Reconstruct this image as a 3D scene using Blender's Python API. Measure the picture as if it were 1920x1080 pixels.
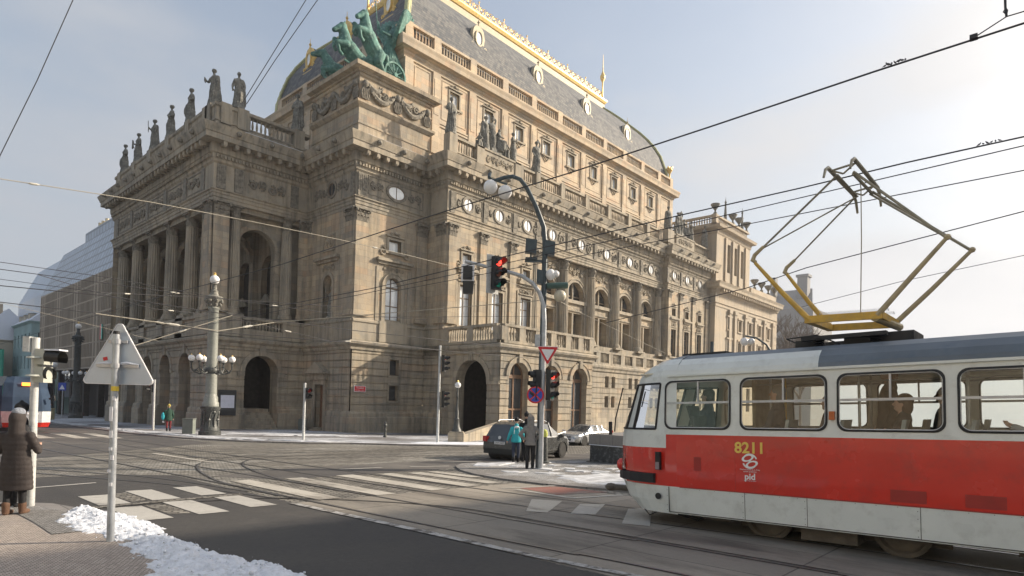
import bpy, bmesh, math, random
from math import sin, cos, pi, radians as R, sqrt, atan2
from mathutils import Vector as V, Matrix, Quaternion
random.seed(7)
for o in list(bpy.data.objects): bpy.data.objects.remove(o)
SC = bpy.context.scene
COL = SC.collection
# ------------------------------------------------------------ camera
FPX, CY, PIT, ROL, YAW = 1138.24, 740.8, R(.5383), R(1.6005), R(42.358)
HCAM, GS = 1.75, .0281
F_ = V((cos(YAW), sin(YAW), 0)); R_ = V((sin(YAW), -cos(YAW), 0)); U_ = V((0, 0, 1))
fw = F_*cos(PIT)+U_*sin(PIT); up_ = -F_*sin(PIT)+U_*cos(PIT)
r2 = cos(ROL)*R_+sin(ROL)*up_; u2 = -sin(ROL)*R_+cos(ROL)*up_
cam = bpy.data.cameras.new('camera'); co = bpy.data.objects.new('camera', cam); COL.objects.link(co)
m = Matrix((r2, u2, -fw)).transposed().to_4x4(); m.translation = V((0, 0, HCAM)); co.matrix_world = m
cam.sensor_width = 36; cam.lens = FPX/1920*36; cam.shift_y = (CY-540)/1920
cam.clip_start = .1; cam.clip_end = 6000
SC.camera = co
# ------------------------------------------------------------ sun and sky
SUN_AZ, SUN_EL = R(-31), R(26)
sd = V((cos(SUN_AZ)*cos(SUN_EL), sin(SUN_AZ)*cos(SUN_EL), sin(SUN_EL)))
L = bpy.data.lights.new('sun', 'SUN'); L.energy = 3.5; L.angle = R(.9); L.color = (1, .86, .68)
lo = bpy.data.objects.new('sun', L); COL.objects.link(lo); lo.rotation_euler = sd.to_track_quat('Z', 'Y').to_euler()
lo.location = (60, -60, 60)
W = bpy.data.worlds.new('World'); SC.world = W; W.use_nodes = True
nt = W.node_tree; N = nt.nodes; LK = nt.links; N.clear()
out = N.new('ShaderNodeOutputWorld'); bg = N.new('ShaderNodeBackground'); LK.new(bg.outputs[0], out.inputs[0])
sky = N.new('ShaderNodeTexSky'); sky.sky_type = 'NISHITA'; sky.sun_disc = False
sky.sun_elevation = SUN_EL
sky.sun_rotation = pi/2-SUN_AZ
sky.air_density = 1.3; sky.dust_density = 3.2; sky.ozone_density = 1.2; sky.altitude = 200
tc = N.new('ShaderNodeTexCoord')
mp = N.new('ShaderNodeMapping'); mp.inputs['Scale'].default_value = (1, 1, 2.6); LK.new(tc.outputs['Generated'], mp.inputs['Vector'])
nz = N.new('ShaderNodeTexNoise'); nz.inputs['Scale'].default_value = 2.2; nz.inputs['Detail'].default_value = 7; nz.inputs['Roughness'].default_value = .52
LK.new(mp.outputs[0], nz.inputs['Vector'])
cr = N.new('ShaderNodeValToRGB'); cr.color_ramp.elements[0].position = .44; cr.color_ramp.elements[1].position = .66
cr.color_ramp.elements[0].color = (0, 0, 0, 1); cr.color_ramp.elements[1].color = (.75, .75, .75, 1)
LK.new(nz.outputs[0], cr.inputs[0])
# thin low cloud deck: thicker towards the horizon and towards the sun
sx = N.new('ShaderNodeSeparateXYZ'); LK.new(tc.outputs['Generated'], sx.inputs[0])
lowm = N.new('ShaderNodeMapRange'); lowm.inputs['From Min'].default_value = .75; lowm.inputs['From Max'].default_value = .0
lowm.inputs['To Min'].default_value = .35; lowm.inputs['To Max'].default_value = .95; LK.new(sx.outputs['Z'], lowm.inputs['Value'])
dp = N.new('ShaderNodeVectorMath'); dp.operation = 'DOT_PRODUCT'; dp.inputs[1].default_value = (cos(SUN_AZ), sin(SUN_AZ), .1)
LK.new(tc.outputs['Generated'], dp.inputs[0])
sm = N.new('ShaderNodeMapRange'); sm.inputs['From Min'].default_value = .0; sm.inputs['From Max'].default_value = .95
sm.inputs['To Min'].default_value = 0; sm.inputs['To Max'].default_value = .9; LK.new(dp.outputs['Value'], sm.inputs['Value'])
ad = N.new('ShaderNodeMath'); ad.operation = 'MAXIMUM'; LK.new(lowm.outputs[0], ad.inputs[0]); LK.new(sm.outputs[0], ad.inputs[1])
ad2 = N.new('ShaderNodeMath'); ad2.operation = 'MULTIPLY_ADD'; ad2.use_clamp = True; LK.new(cr.outputs[0], ad2.inputs[0]); ad2.inputs[1].default_value = .5; LK.new(ad.outputs[0], ad2.inputs[2])
mxs = N.new('ShaderNodeMix'); mxs.data_type = 'RGBA'
sunc = N.new('ShaderNodeMix'); sunc.data_type = 'RGBA'; sunc.inputs[6].default_value = (2.55, 2.72, 3.0, 1); sunc.inputs[7].default_value = (4.3, 4.3, 4.35, 1)
LK.new(sm.outputs[0], sunc.inputs[0])
cv = N.new('ShaderNodeMix'); cv.data_type = 'RGBA'; cv.blend_type = 'MULTIPLY'; cv.inputs[0].default_value = 1
cvr = N.new('ShaderNodeValToRGB'); cvr.color_ramp.elements[0].position = .3; cvr.color_ramp.elements[1].position = .75; cvr.color_ramp.elements[0].color = (.90, .91, .93, 1); cvr.color_ramp.elements[1].color = (1.12, 1.10, 1.08, 1)
LK.new(nz.outputs[0], cvr.inputs[0]); LK.new(sunc.outputs[2], cv.inputs[6]); LK.new(cvr.outputs[0], cv.inputs[7])
LK.new(ad2.outputs[0], mxs.inputs[0]); LK.new(sky.outputs[0], mxs.inputs[6]); LK.new(cv.outputs[2], mxs.inputs[7])
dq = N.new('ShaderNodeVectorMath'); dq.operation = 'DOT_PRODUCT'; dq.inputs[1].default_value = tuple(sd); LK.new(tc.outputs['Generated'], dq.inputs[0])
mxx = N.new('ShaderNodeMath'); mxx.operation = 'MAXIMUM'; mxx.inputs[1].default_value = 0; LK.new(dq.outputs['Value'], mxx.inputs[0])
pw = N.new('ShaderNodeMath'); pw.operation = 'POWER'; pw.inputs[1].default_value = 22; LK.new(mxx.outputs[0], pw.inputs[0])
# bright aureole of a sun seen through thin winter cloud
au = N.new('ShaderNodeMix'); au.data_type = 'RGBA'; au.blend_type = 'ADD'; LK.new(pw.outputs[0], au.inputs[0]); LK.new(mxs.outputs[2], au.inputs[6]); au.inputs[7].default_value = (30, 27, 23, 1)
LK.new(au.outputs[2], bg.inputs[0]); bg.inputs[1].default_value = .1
SC.view_settings.view_transform = 'Standard'; SC.view_settings.look = 'None'; SC.view_settings.gamma = 1
SC.view_settings.exposure = 0.98
SC.cycles.max_bounces = 6; SC.cycles.transparent_max_bounces = 12

# ------------------------------------------------------------ materials
def newmat(name):
    m = bpy.data.materials.new(name); m.use_nodes = True
    return m, m.node_tree.nodes, m.node_tree.links, m.node_tree.nodes['Principled BSDF']
def mixc(N, L, fac, a, b, mode='MIX'):
    x = N.new('ShaderNodeMix'); x.data_type = 'RGBA'; x.blend_type = mode
    for i, s in ((0, fac), (6, a), (7, b)):
        if hasattr(s, 'links'): L.new(s, x.inputs[i])
        elif i == 0: x.inputs[0].default_value = s
        else: x.inputs[i].default_value = (*s, 1) if len(s) == 3 else s
    return x.outputs[2]
def noise(N, L, vec, scale, detail=4, rough=.55, dist=0):
    n = N.new('ShaderNodeTexNoise'); n.inputs['Scale'].default_value = scale; n.inputs['Detail'].default_value = detail
    n.inputs['Roughness'].default_value = rough; n.inputs['Distortion'].default_value = dist
    if vec is not None: L.new(vec, n.inputs['Vector'])
    return n.outputs[0]
def ramp(N, L, src, p0, p1, c0=(0, 0, 0), c1=(1, 1, 1)):
    r = N.new('ShaderNodeValToRGB'); e = r.color_ramp.elements
    e[0].position = p0; e[1].position = p1; e[0].color = (*c0, 1); e[1].color = (*c1, 1); L.new(src, r.inputs[0]); return r.outputs[0]
def pos(N, L, scale=(1, 1, 1), obj=False):
    if obj: s = N.new('ShaderNodeTexCoord').outputs['Object']
    else: s = N.new('ShaderNodeNewGeometry').outputs['Position']
    mp = N.new('ShaderNodeMapping'); mp.inputs['Scale'].default_value = scale; L.new(s, mp.inputs['Vector']); return mp.outputs[0]
def bump(N, L, B, h, st, d=.02):
    b = N.new('ShaderNodeBump'); b.inputs['Strength'].default_value = st; b.inputs['Distance'].default_value = d
    L.new(h, b.inputs['Height']); L.new(b.outputs[0], B.inputs['Normal'])
def mat(name, col, rough=.6, metal=0, var=.25, vs=3, bs=0, bsc=30, obj=True, spec=.5, emit=None, alpha=None, coat=0, dirt=None):
    m, N, L, B = newmat(name)
    B.inputs['Roughness'].default_value = rough; B.inputs['Metallic'].default_value = metal
    B.inputs['Specular IOR Level'].default_value = spec; B.inputs['Coat Weight'].default_value = coat
    p = pos(N, L, obj=obj)
    if var:
        n = noise(N, L, p, vs, 5, .6)
        dk = tuple(c*(1-var) for c in col); lt = tuple(min(1, c*(1+var)) for c in col)
        c = mixc(N, L, ramp(N, L, n, .3, .7), dk, lt)
        if dirt:
            n2 = noise(N, L, p, vs*3.1, 6, .65)
            c = mixc(N, L, ramp(N, L, n2, .5, .72), c, dirt)
        L.new(c, B.inputs['Base Color'])
        L.new(ramp(N, L, noise(N, L, p, vs*2, 3), .2, .8, (rough*.8,)*3, (min(1, rough*1.25),)*3), B.inputs['Roughness'])
    else: B.inputs['Base Color'].default_value = (*col, 1)
    if bs: bump(N, L, B, noise(N, L, p, bsc, 5, .6), bs)
    if emit: B.inputs['Emission Color'].default_value = (*emit[:3], 1); B.inputs['Emission Strength'].default_value = emit[3]
    if alpha is not None: B.inputs['Alpha'].default_value = alpha
    return m
def stone(name, base, warm, grey, blocks=True, bw=1.25, bh=.52, soot=.45, rough=.85):
    m, N, L, B = newmat(name); B.inputs['Roughness'].default_value = rough; B.inputs['Specular IOR Level'].default_value = .25
    P = N.new('ShaderNodeNewGeometry').outputs['Position']
    s = N.new('ShaderNodeSeparateXYZ'); L.new(P, s.inputs[0])
    a = N.new('ShaderNodeMath'); a.operation = 'ADD'; L.new(s.outputs[0], a.inputs[0]); L.new(s.outputs[1], a.inputs[1])
    c = N.new('ShaderNodeCombineXYZ'); L.new(a.outputs[0], c.inputs[0]); L.new(s.outputs[2], c.inputs[1])
    n1 = noise(N, L, P, .35, 5, .6); n2 = noise(N, L, P, 2.2, 6, .65)
    col = mixc(N, L, ramp(N, L, n1, .35, .68), base, grey)
    col = mixc(N, L, ramp(N, L, n2, .45, .75, c1=(.6, .6, .6)), col, warm)
    h = n2
    if blocks:
        br = N.new('ShaderNodeTexBrick'); L.new(c.outputs[0], br.inputs['Vector'])
        br.inputs['Color1'].default_value = (.74, .74, .77, 1); br.inputs['Color2'].default_value = (1.22, 1.17, 1.08, 1); br.inputs['Mortar'].default_value = (.55, .52, .5, 1)
        br.inputs['Scale'].default_value = 1; br.inputs['Brick Width'].default_value = bw; br.inputs['Row Height'].default_value = bh
        br.inputs['Mortar Size'].default_value = .012; br.inputs['Bias'].default_value = .1; br.offset = .5
        col = mixc(N, L, .62, col, br.outputs[0], 'MULTIPLY')
        wn = N.new('ShaderNodeTexWhiteNoise')  # odd orange replacement blocks
        fl = N.new('ShaderNodeVectorMath'); fl.operation = 'DIVIDE'; fl.inputs[1].default_value = (bw, bh, 1); L.new(c.outputs[0], fl.inputs[0])
        f2 = N.new('ShaderNodeVectorMath'); f2.operation = 'FLOOR'; L.new(fl.outputs[0], f2.inputs[0]); L.new(f2.outputs[0], wn.inputs[0])
        col = mixc(N, L, ramp(N, L, wn.outputs[0], .88, .94, c1=(.28, .28, .28)), col, (warm[0]*1.15, warm[1]*.92, warm[2]*.8))
    # sooty vertical runs
    ms = N.new('ShaderNodeMapping'); ms.inputs['Scale'].default_value = (1.6, 1.6, .16); L.new(P, ms.inputs['Vector'])
    n3 = noise(N, L, ms.outputs[0], 1.1, 8, .68)
    col = mixc(N, L, ramp(N, L, n3, .46, .70, c1=(min(1, soot*1.5),)*3), col, tuple(g*.38 for g in grey))
    n5 = noise(N, L, P, .9, 7, .7)
    col = mixc(N, L, ramp(N, L, n5, .54, .72, c1=(soot*.6,)*3), col, tuple(g*.30 for g in grey))
    L.new(col, B.inputs['Base Color'])
    bump(N, L, B, noise(N, L, P, 9, 6, .7), .35, .03)
    return m

M = {}
M['stone'] = stone('sandstone_ashlar', (.43, .36, .265), (.48, .365, .24), (.31, .285, .24))
M['stone_low'] = stone('sandstone_rustic', (.38, .33, .255), (.42, .34, .235), (.27, .255, .22), bw=1.6, bh=.62, soot=.5)
M['stone_trim'] = stone('sandstone_trim', (.40, .345, .265), (.43, .345, .235), (.28, .26, .22), blocks=False, soot=.55)
M['stone_up'] = stone('sandstone_pink', (.53, .435, .32), (.55, .42, .29), (.46, .41, .335), blocks=True, bw=1.4, bh=.6, soot=.2)
M['stone_far'] = stone('sandstone_far', (.45, .375, .28), (.47, .365, .25), (.38, .34, .28), blocks=False, soot=.25)
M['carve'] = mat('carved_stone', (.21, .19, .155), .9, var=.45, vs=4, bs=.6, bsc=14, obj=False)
M['statue'] = mat('weathered_statue_stone', (.155, .15, .13), .85, var=.5, vs=2.2, bs=.5, bsc=12, dirt=(.36, .35, .31))
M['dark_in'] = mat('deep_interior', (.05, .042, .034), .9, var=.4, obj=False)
M['copper'] = mat('green_patina', (.075, .175, .15), .7, metal=.1, var=.5, vs=1.1, bs=.4, bsc=9, dirt=(.22, .38, .32))
M['gold'] = mat('gilding', (.85, .58, .22), .45, metal=.45, var=.25, vs=4, obj=False)
M['goldpaint'] = mat('gold_paint', (.72, .50, .17), .45, metal=.25, var=.2, vs=3, obj=False)
M['hipgreen'] = mat('gilded_green_hip', (.50, .50, .27), .5, metal=.1, var=.15, vs=3, obj=False)
M['cream'] = mat('cream_band', (.50, .43, .29), .6, var=.12, obj=False)
def roofmat():
    m, N, L, B = newmat('slate_roof'); P = pos(N, L, obj=False)
    s = N.new('ShaderNodeSeparateXYZ'); L.new(P, s.inputs[0])
    a = N.new('ShaderNodeMath'); a.operation = 'ADD'; L.new(s.outputs[0], a.inputs[0]); L.new(s.outputs[1], a.inputs[1])
    c = N.new('ShaderNodeCombineXYZ'); L.new(a.outputs[0], c.inputs[0]); L.new(s.outputs[2], c.inputs[1])
    br = N.new('ShaderNodeTexBrick'); L.new(c.outputs[0], br.inputs['Vector'])
    br.inputs['Color1'].default_value = (.10, .108, .12, 1); br.inputs['Color2'].default_value = (.21, .205, .195, 1); br.inputs['Mortar'].default_value = (.05, .055, .06, 1)
    br.inputs['Scale'].default_value = 1; br.inputs['Brick Width'].default_value = .5; br.inputs['Row Height'].default_value = .3; br.inputs['Mortar Size'].default_value = .02
    n = noise(N, L, pos(N, L, (1, 1, .4)), .7, 6, .7)
    col = mixc(N, L, ramp(N, L, n, .48, .7, c1=(.5, .5, .5)), br.outputs[0], (.22, .22, .21))
    L.new(col, B.inputs['Base Color']); B.inputs['Roughness'].default_value = .75; B.inputs['Specular IOR Level'].default_value = .3
    bump(N, L, B, br.outputs['Fac'], .3, .02); return m
M['roof'] = roofmat()
M['glass'] = mat('window_glass', (.74, .77, .80), .12, var=.3, vs=.6, obj=False, spec=.9)  # pale base stands for light blinds and bright sky reflected in the panes
M['glass_dark'] = mat('dark_window_glass', (.045, .05, .055), .06, var=.4, vs=.5, obj=False, spec=.9)
M['frame'] = mat('window_frame', (.20, .15, .10), .6, var=.2)
M['wood'] = mat('oak_door', (.16, .09, .05), .5, var=.35, vs=5)
M['snow'] = mat('snow', (.70, .73, .79), .75, var=.06, vs=6, bs=.9, bsc=35, obj=False)
M['snowdirty'] = mat('dirty_snow', (.50, .51, .53), .85, var=.4, vs=2.5, bs=.8, bsc=30, obj=False)

# ------------------------------------------------------------ mesh kit
class MB:
    def __init__(s): s.v = []; s.f = []; s.mi = []; s.cur = 0
    def add(s, vs, fs):
        o = len(s.v); s.v += [tuple(v) for v in vs]; s.f += [tuple(i+o for i in f) for f in fs]; s.mi += [s.cur]*len(fs)
    def box(s, x0, x1, y0, y1, z0, z1):
        s.add([(x0, y0, z0), (x1, y0, z0), (x1, y1, z0), (x0, y1, z0), (x0, y0, z1), (x1, y0, z1), (x1, y1, z1), (x0, y1, z1)],
              [(0, 3, 2, 1), (4, 5, 6, 7), (0, 1, 5, 4), (1, 2, 6, 5), (2, 3, 7, 6), (3, 0, 4, 7)])
    def obox(s, c, ax, ay, az, hx, hy, hz):
        c = V(c); P = []
        for k in (-1, 1):
            for i, j in ((-1, -1), (1, -1), (1, 1), (-1, 1)): P.append(c+ax*hx*i+ay*hy*j+az*hz*k)
        s.add(P, [(0, 3, 2, 1), (4, 5, 6, 7), (0, 1, 5, 4), (1, 2, 6, 5), (2, 3, 7, 6), (3, 0, 4, 7)])
    def quad(s, a, b, c, d): s.add([a, b, c, d], [(0, 1, 2, 3)])
    def cyl(s, p0, p1, r0, r1=None, n=12, caps=True):
        r1 = r0 if r1 is None else r1; p0 = V(p0); p1 = V(p1); d = (p1-p0)
        if d.length < 1e-6: return
        q = d.normalized().to_track_quat('Z', 'Y'); P = []
        for p, r in ((p0, r0), (p1, r1)):
            for i in range(n): P.append(p+q @ V((cos(2*pi*i/n)*r, sin(2*pi*i/n)*r, 0)))
        f = [(i, (i+1) % n, (i+1) % n+n, i+n) for i in range(n)]
        if caps: f += [tuple(range(n-1, -1, -1)), tuple(range(n, 2*n))]
        s.add(P, f)
    def lathe(s, c, prof, n=16, q=None):
        c = V(c); P = []; f = []
        for r, z in prof:
            for i in range(n):
                p = V((cos(2*pi*i/n)*r, sin(2*pi*i/n)*r, z)); P.append(c+(q @ p if q else p))
        k = len(prof)
        for j in range(k-1):
            for i in range(n): f.append((j*n+i, j*n+(i+1) % n, (j+1)*n+(i+1) % n, (j+1)*n+i))
        f += [tuple(range(n-1, -1, -1)), tuple(range((k-1)*n, k*n))]
        s.add(P, f)
    def sph(s, c, r, n=12, sc=(1, 1, 1)):
        k = max(4, n//2); prof = [(max(.001, sin(pi*j/k))*r, -cos(pi*j/k)*r) for j in range(k+1)]; c = V(c); P = []; f = []
        for rr, z in prof:
            for i in range(n): P.append(c+V((cos(2*pi*i/n)*rr*sc[0], sin(2*pi*i/n)*rr*sc[1], z*sc[2])))
        for j in range(k):
            for i in range(n): f.append((j*n+i, j*n+(i+1) % n, (j+1)*n+(i+1) % n, (j+1)*n+i))
        s.add(P, f)
    def tube(s, pts, r, n=6, caps=True):
        pts = [V(p) for p in pts]; k = len(pts); rs = r if isinstance(r, (list, tuple)) else [r]*k; P = []; up = None
        for j, p in enumerate(pts):
            t = (pts[min(j+1, k-1)]-pts[max(j-1, 0)]).normalized()
            if up is None: up = V((0, 0, 1)) if abs(t.z) < .9 else V((1, 0, 0))
            a = t.cross(up).normalized(); b = a.cross(t).normalized(); up = b
            for i in range(n): P.append(p+(a*cos(2*pi*i/n)+b*sin(2*pi*i/n))*rs[j])
        f = [(j*n+i, j*n+(i+1) % n, (j+1)*n+(i+1) % n, (j+1)*n+i) for j in range(k-1) for i in range(n)]
        if caps: f += [tuple(range(n-1, -1, -1)), tuple(range((k-1)*n, k*n))]
        s.add(P, f)
    def prism(s, poly, o, ax, ay, az, h):  # polygon in (ax,ay) plane extruded h along az
        o = V(o); n = len(poly); P = [o+ax*p[0]+ay*p[1] for p in poly]; P += [p+az*h for p in P]
        s.add(P, [tuple(range(n-1, -1, -1)), tuple(range(n, 2*n))]+[(i, (i+1) % n, (i+1) % n+n, i+n) for i in range(n)])
    def sweep(s, path, prof, closed=False, caps=True):
        """profile (out,z) along a plan polyline; outward is to the right of travel"""
        n = len(path); k = len(prof); P = []
        for i in range(n):
            p = V((path[i][0], path[i][1]))
            a = V(path[i-1][:2]) if (i > 0 or closed) else None; b = V(path[(i+1) % n][:2]) if (i < n-1 or closed) else None
            d1 = (p-a).normalized() if a is not None else (b-p).normalized(); d2 = (b-p).normalized() if b is not None else d1
            n1 = V((d1.y, -d1.x)); n2 = V((d2.y, -d2.x)); mm = (n1+n2)/(1+n1.dot(n2))
            for o, z in prof: P.append((p.x+mm.x*o, p.y+mm.y*o, z))
        f = []
        for i in range(n if closed else n-1):
            for j in range(k-1): f.append((i*k+j, ((i+1) % n)*k+j, ((i+1) % n)*k+j+1, i*k+j+1))
        if caps and not closed: f += [tuple(range(k)), tuple(range((n-1)*k+k-1, (n-1)*k-1, -1))]
        s.add(P, f)
    def mesh(s, name, mats, smooth=False):
        me = bpy.data.meshes.new(name); me.from_pydata(s.v, [], s.f)
        for mm in (mats if isinstance(mats, (list, tuple)) else [mats]): me.materials.append(mm)
        if len(me.materials) > 1: me.polygons.foreach_set('material_index', s.mi)
        bm = bmesh.new(); bm.from_mesh(me); bmesh.ops.recalc_face_normals(bm, faces=bm.faces); bm.to_mesh(me); bm.free()
        if smooth:
            me.polygons.foreach_set('use_smooth', [True]*len(me.polygons))
            try: me.set_sharp_from_angle(angle=R(smooth if smooth is not True else 40))
            except Exception: pass
        me.update(); return me
    def build(s, name, mats, parent=None, smooth=False, loc=None, rot=None):
        o = bpy.data.objects.new(name, s.mesh(name, mats, smooth)); COL.objects.link(o)
        if parent: o.parent = parent
        if loc: o.location = loc
        if rot: o.rotation_euler = rot
        return o
def obj(name, me, parent=None, loc=None, rot=None, scale=None):
    o = bpy.data.objects.new(name, me); COL.objects.link(o)
    if parent: o.parent = parent
    if loc is not None: o.location = loc
    if rot is not None: o.rotation_euler = rot
    if scale is not None: o.scale = scale
    return o
def tag(o, label=None, cat=None, group=None, kind=None):
    if label: o['label'] = label
    if cat: o['category'] = cat
    if group: o['group'] = group
    if kind: o['kind'] = kind
    return o
def thing(name, label, cat, loc=(0, 0, 0), rz=0, group=None, rot=None):
    o = bpy.data.objects.new(name, None); COL.objects.link(o); o.empty_display_size = .3
    o.location = loc; o.rotation_euler = rot if rot else (0, 0, rz)
    return tag(o, label, cat, group)
def copy_tree(o, parent=None, loc=None, rz=None, label=None):
    c = o.copy(); COL.objects.link(c)
    if parent: c.parent = parent
    if loc is not None: c.location = loc
    if rz is not None: c.rotation_euler = (0, 0, rz)
    if label: c['label'] = label
    for ch in list(o.children): copy_tree(ch, c)
    return c
def G(x, y): return -GS*(F_.x*x+F_.y*y)

def organic(name, prims, voxel, material, disp=None, smooth_it=3):
    """one continuous skin grown over tapered limbs and lobes"""
    mb = MB()
    for p in prims:
        if p[0] == 'c':
            a, b, r0, r1 = V(p[1]), V(p[2]), p[3], p[4]; n = 14; d = b-a; l = max(d.length, 1e-4); q = d.normalized().to_track_quat('Z', 'Y')
            prof = [(sin(t*pi/8)*r0+1e-4, -cos(t*pi/8)*r0) for t in range(5)]+[(cos(t*pi/8)*r1+1e-4, l+sin(t*pi/8)*r1) for t in range(5)]
            mb.lathe(a, prof, n, q)
        elif p[0] == 'e':
            c, rr, q = V(p[1]), p[2], (p[3] if len(p) > 3 else Quaternion()); sub = MB(); sub.sph((0, 0, 0), 1, 16)
            mb.add([c+q @ V((v[0]*rr[0], v[1]*rr[1], v[2]*rr[2])) for v in sub.v], sub.f)
        elif p[0] == 'loft':   # rings (cx,cy,z,rx,ry)
            n = 20; P = []; rings = p[1]
            for cx, cy, z, rx, ry in rings:
                for i in range(n): P.append((cx+cos(2*pi*i/n)*rx, cy+sin(2*pi*i/n)*ry, z))
            k = len(rings); mb.add(P, [(j*n+i, j*n+(i+1) % n, (j+1)*n+(i+1) % n, (j+1)*n+i) for j in range(k-1) for i in range(n)]+[tuple(range(n-1, -1, -1)), tuple(range((k-1)*n, k*n))])
    o = bpy.data.objects.new('tmp', mb.mesh('tmp', material)); COL.objects.link(o)
    rm = o.modifiers.new('r', 'REMESH'); rm.mode = 'VOXEL'; rm.voxel_size = voxel; rm.use_smooth_shade = True
    sm = o.modifiers.new('s', 'SMOOTH'); sm.iterations = smooth_it; sm.factor = .5
    dg = bpy.context.evaluated_depsgraph_get(); dg.update()
    me = bpy.data.meshes.new_from_object(o.evaluated_get(dg)); me.name = name
    bpy.data.objects.remove(o)
    if disp:
        for v in me.vertices: v.co = disp(v.co.copy())
    me.materials.clear(); me.materials.append(material)
    me.polygons.foreach_set('use_smooth', [True]*len(me.polygons)); me.update()
    return me
# ============================================================ THE THEATRE
TH = thing('theatre_building', 'huge sandstone opera house with column portico, curved slate roof and gilded ridge', 'theatre', (29.3, 45.66, -1.5))
TH_OFF = V((29.3, 45.66, -1.5))
class TB(MB):  # world coordinates in, child of TH out
    def part(s, name, mats, parent=None, smooth=False):
        par = parent or TH
        off = TH_OFF if par is TH else V(par['_o'])
        s.v = [(a-off.x, b-off.y, c-off.z) for a, b, c in s.v]
        o = s.build(name, mats, None, smooth); o.parent = par
        return o
def pX(X0): return lambda u, z, d: (X0+d, u, z)
def pY(Y0): return lambda u, z, d: (u, Y0+d, z)
def hw(op, z):   # half width of an opening at height z
    k, uc, w, zb, zt = op[:5]
    if z < zb-1e-6 or z > zt+1e-6: return 0
    if k == 'r': return w/2
    if k == 'a':
        r = w/2; zs = zt-r
        return r if z <= zs else sqrt(max(0, r*r-(z-zs)**2))
    zc = (zb+zt)/2; h = (zt-zb)/2
    return w/2*sqrt(max(0, 1-((z-zc)/h)**2))
def wall(mb, fn, u0, u1, z0, z1, ops=(), depth=.6, d0=0, extra=()):
    zs = {z0, z1, *[e for e in extra if z0 < e < z1]}
    for op in ops:
        k, uc, w, zb, zt = op[:5]; zs |= {max(z0, zb), min(z1, zt)}
        if k == 'a':
            r = w/2; zs |= {zt-r+r*sin(i*pi/16) for i in range(0, 9)}
        if k == 'o':
            zc = (zb+zt)/2; h = (zt-zb)/2; zs |= {zc+h*sin(-pi/2+i*pi/12) for i in range(13)}
    zs = sorted(z for z in zs if z0-1e-6 <= z <= z1+1e-6)
    for a, b in zip(zs, zs[1:]):
        if b-a < 1e-5: continue
        m = (a+b)/2; act = sorted([op for op in ops if hw(op, m) > 0], key=lambda o: o[1])
        la = lb = u0
        for op in act:
            ha, hb = hw(op, max(a, op[3]+1e-9)), hw(op, min(b, op[4]-1e-9))
            ra, rb = op[1]-ha, op[1]+ha; qa, qb = op[1]-hb, op[1]+hb
            mb.quad(fn(la, a, d0), fn(ra, a, d0), fn(qa, b, d0), fn(lb, b, d0))
            mb.quad(fn(ra, a, d0), fn(ra, a, depth), fn(qa, b, depth), fn(qa, b, d0))
            mb.quad(fn(rb, a, d0), fn(rb, a, depth), fn(qb, b, depth), fn(qb, b, d0))
            la, lb = rb, qb
        mb.quad(fn(la, a, d0), fn(u1, a, d0), fn(u1, b, d0), fn(lb, b, d0))
    for op in ops:
        if op[0] == 'r':
            for z in (op[3], op[4]):
                if z0 < z < z1: mb.quad(fn(op[1]-op[2]/2, z, d0), fn(op[1]+op[2]/2, z, d0), fn(op[1]+op[2]/2, z, depth), fn(op[1]-op[2]/2, z, depth))
        elif op[0] == 'a' and z0 < op[3]: mb.quad(fn(op[1]-op[2]/2, op[3], d0), fn(op[1]+op[2]/2, op[3], d0), fn(op[1]+op[2]/2, op[3], depth), fn(op[1]-op[2]/2, op[3], depth))
def rustic(mb, fn, u0, u1, z0, z1, ops=(), depth=.9, ch=.62, g=.07, rel=.085):
    wall(mb, fn, u0, u1, z0, z1, ops, depth, rel)
    z = z0
    while z < z1-.1:
        zt = min(z+ch-g, z1)
        zs = {z, zt}
        for op in ops:
            if op[0] == 'a':
                r = op[2]/2; zs |= {q for q in (op[4]-r+r*sin(i*pi/16) for i in range(9)) if z < q < zt}
            for q in (op[3], op[4]):
                if z < q < zt: zs.add(q)
        zs = sorted(zs)
        for a, b in zip(zs, zs[1:]):
            if b-a < 1e-5: continue
            m = (a+b)/2; act = sorted([op for op in ops if hw(op, m) > 0], key=lambda o: o[1]); la = lb = u0
            segs = []
            for op in act:
                ha, hb = hw(op, max(a, op[3]+1e-9)), hw(op, min(b, op[4]-1e-9))
                segs.append((la, op[1]-ha, op[1]-hb, lb)); la, lb = op[1]+ha, op[1]+hb
            segs.append((la, u1, u1, lb))
            for p, q, r_, s_ in segs:
                mb.quad(fn(p, a, 0), fn(q, a, 0), fn(r_, b, 0), fn(s_, b, 0))
                mb.quad(fn(q, a, 0), fn(q, a, rel), fn(r_, b, rel), fn(r_, b, 0)); mb.quad(fn(p, a, 0), fn(p, a, rel), fn(s_, b, rel), fn(s_, b, 0))
                if a == z: mb.quad(fn(p, a, 0), fn(q, a, 0), fn(q, a, rel), fn(p, a, rel))
                if b == zt: mb.quad(fn(s_, b, 0), fn(r_, b, 0), fn(r_, b, rel), fn(s_, b, rel))
        z += ch
def fbox(mb, fn, u0, u1, z0, z1, d0, d1):
    P = [fn(u0, z0, d0), fn(u1, z0, d0), fn(u1, z0, d1), fn(u0, z0, d1), fn(u0, z1, d0), fn(u1, z1, d0), fn(u1, z1, d1), fn(u0, z1, d1)]
    mb.add(P, [(0, 3, 2, 1), (4, 5, 6, 7), (0, 1, 5, 4), (1, 2, 6, 5), (2, 3, 7, 6), (3, 0, 4, 7)])
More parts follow.
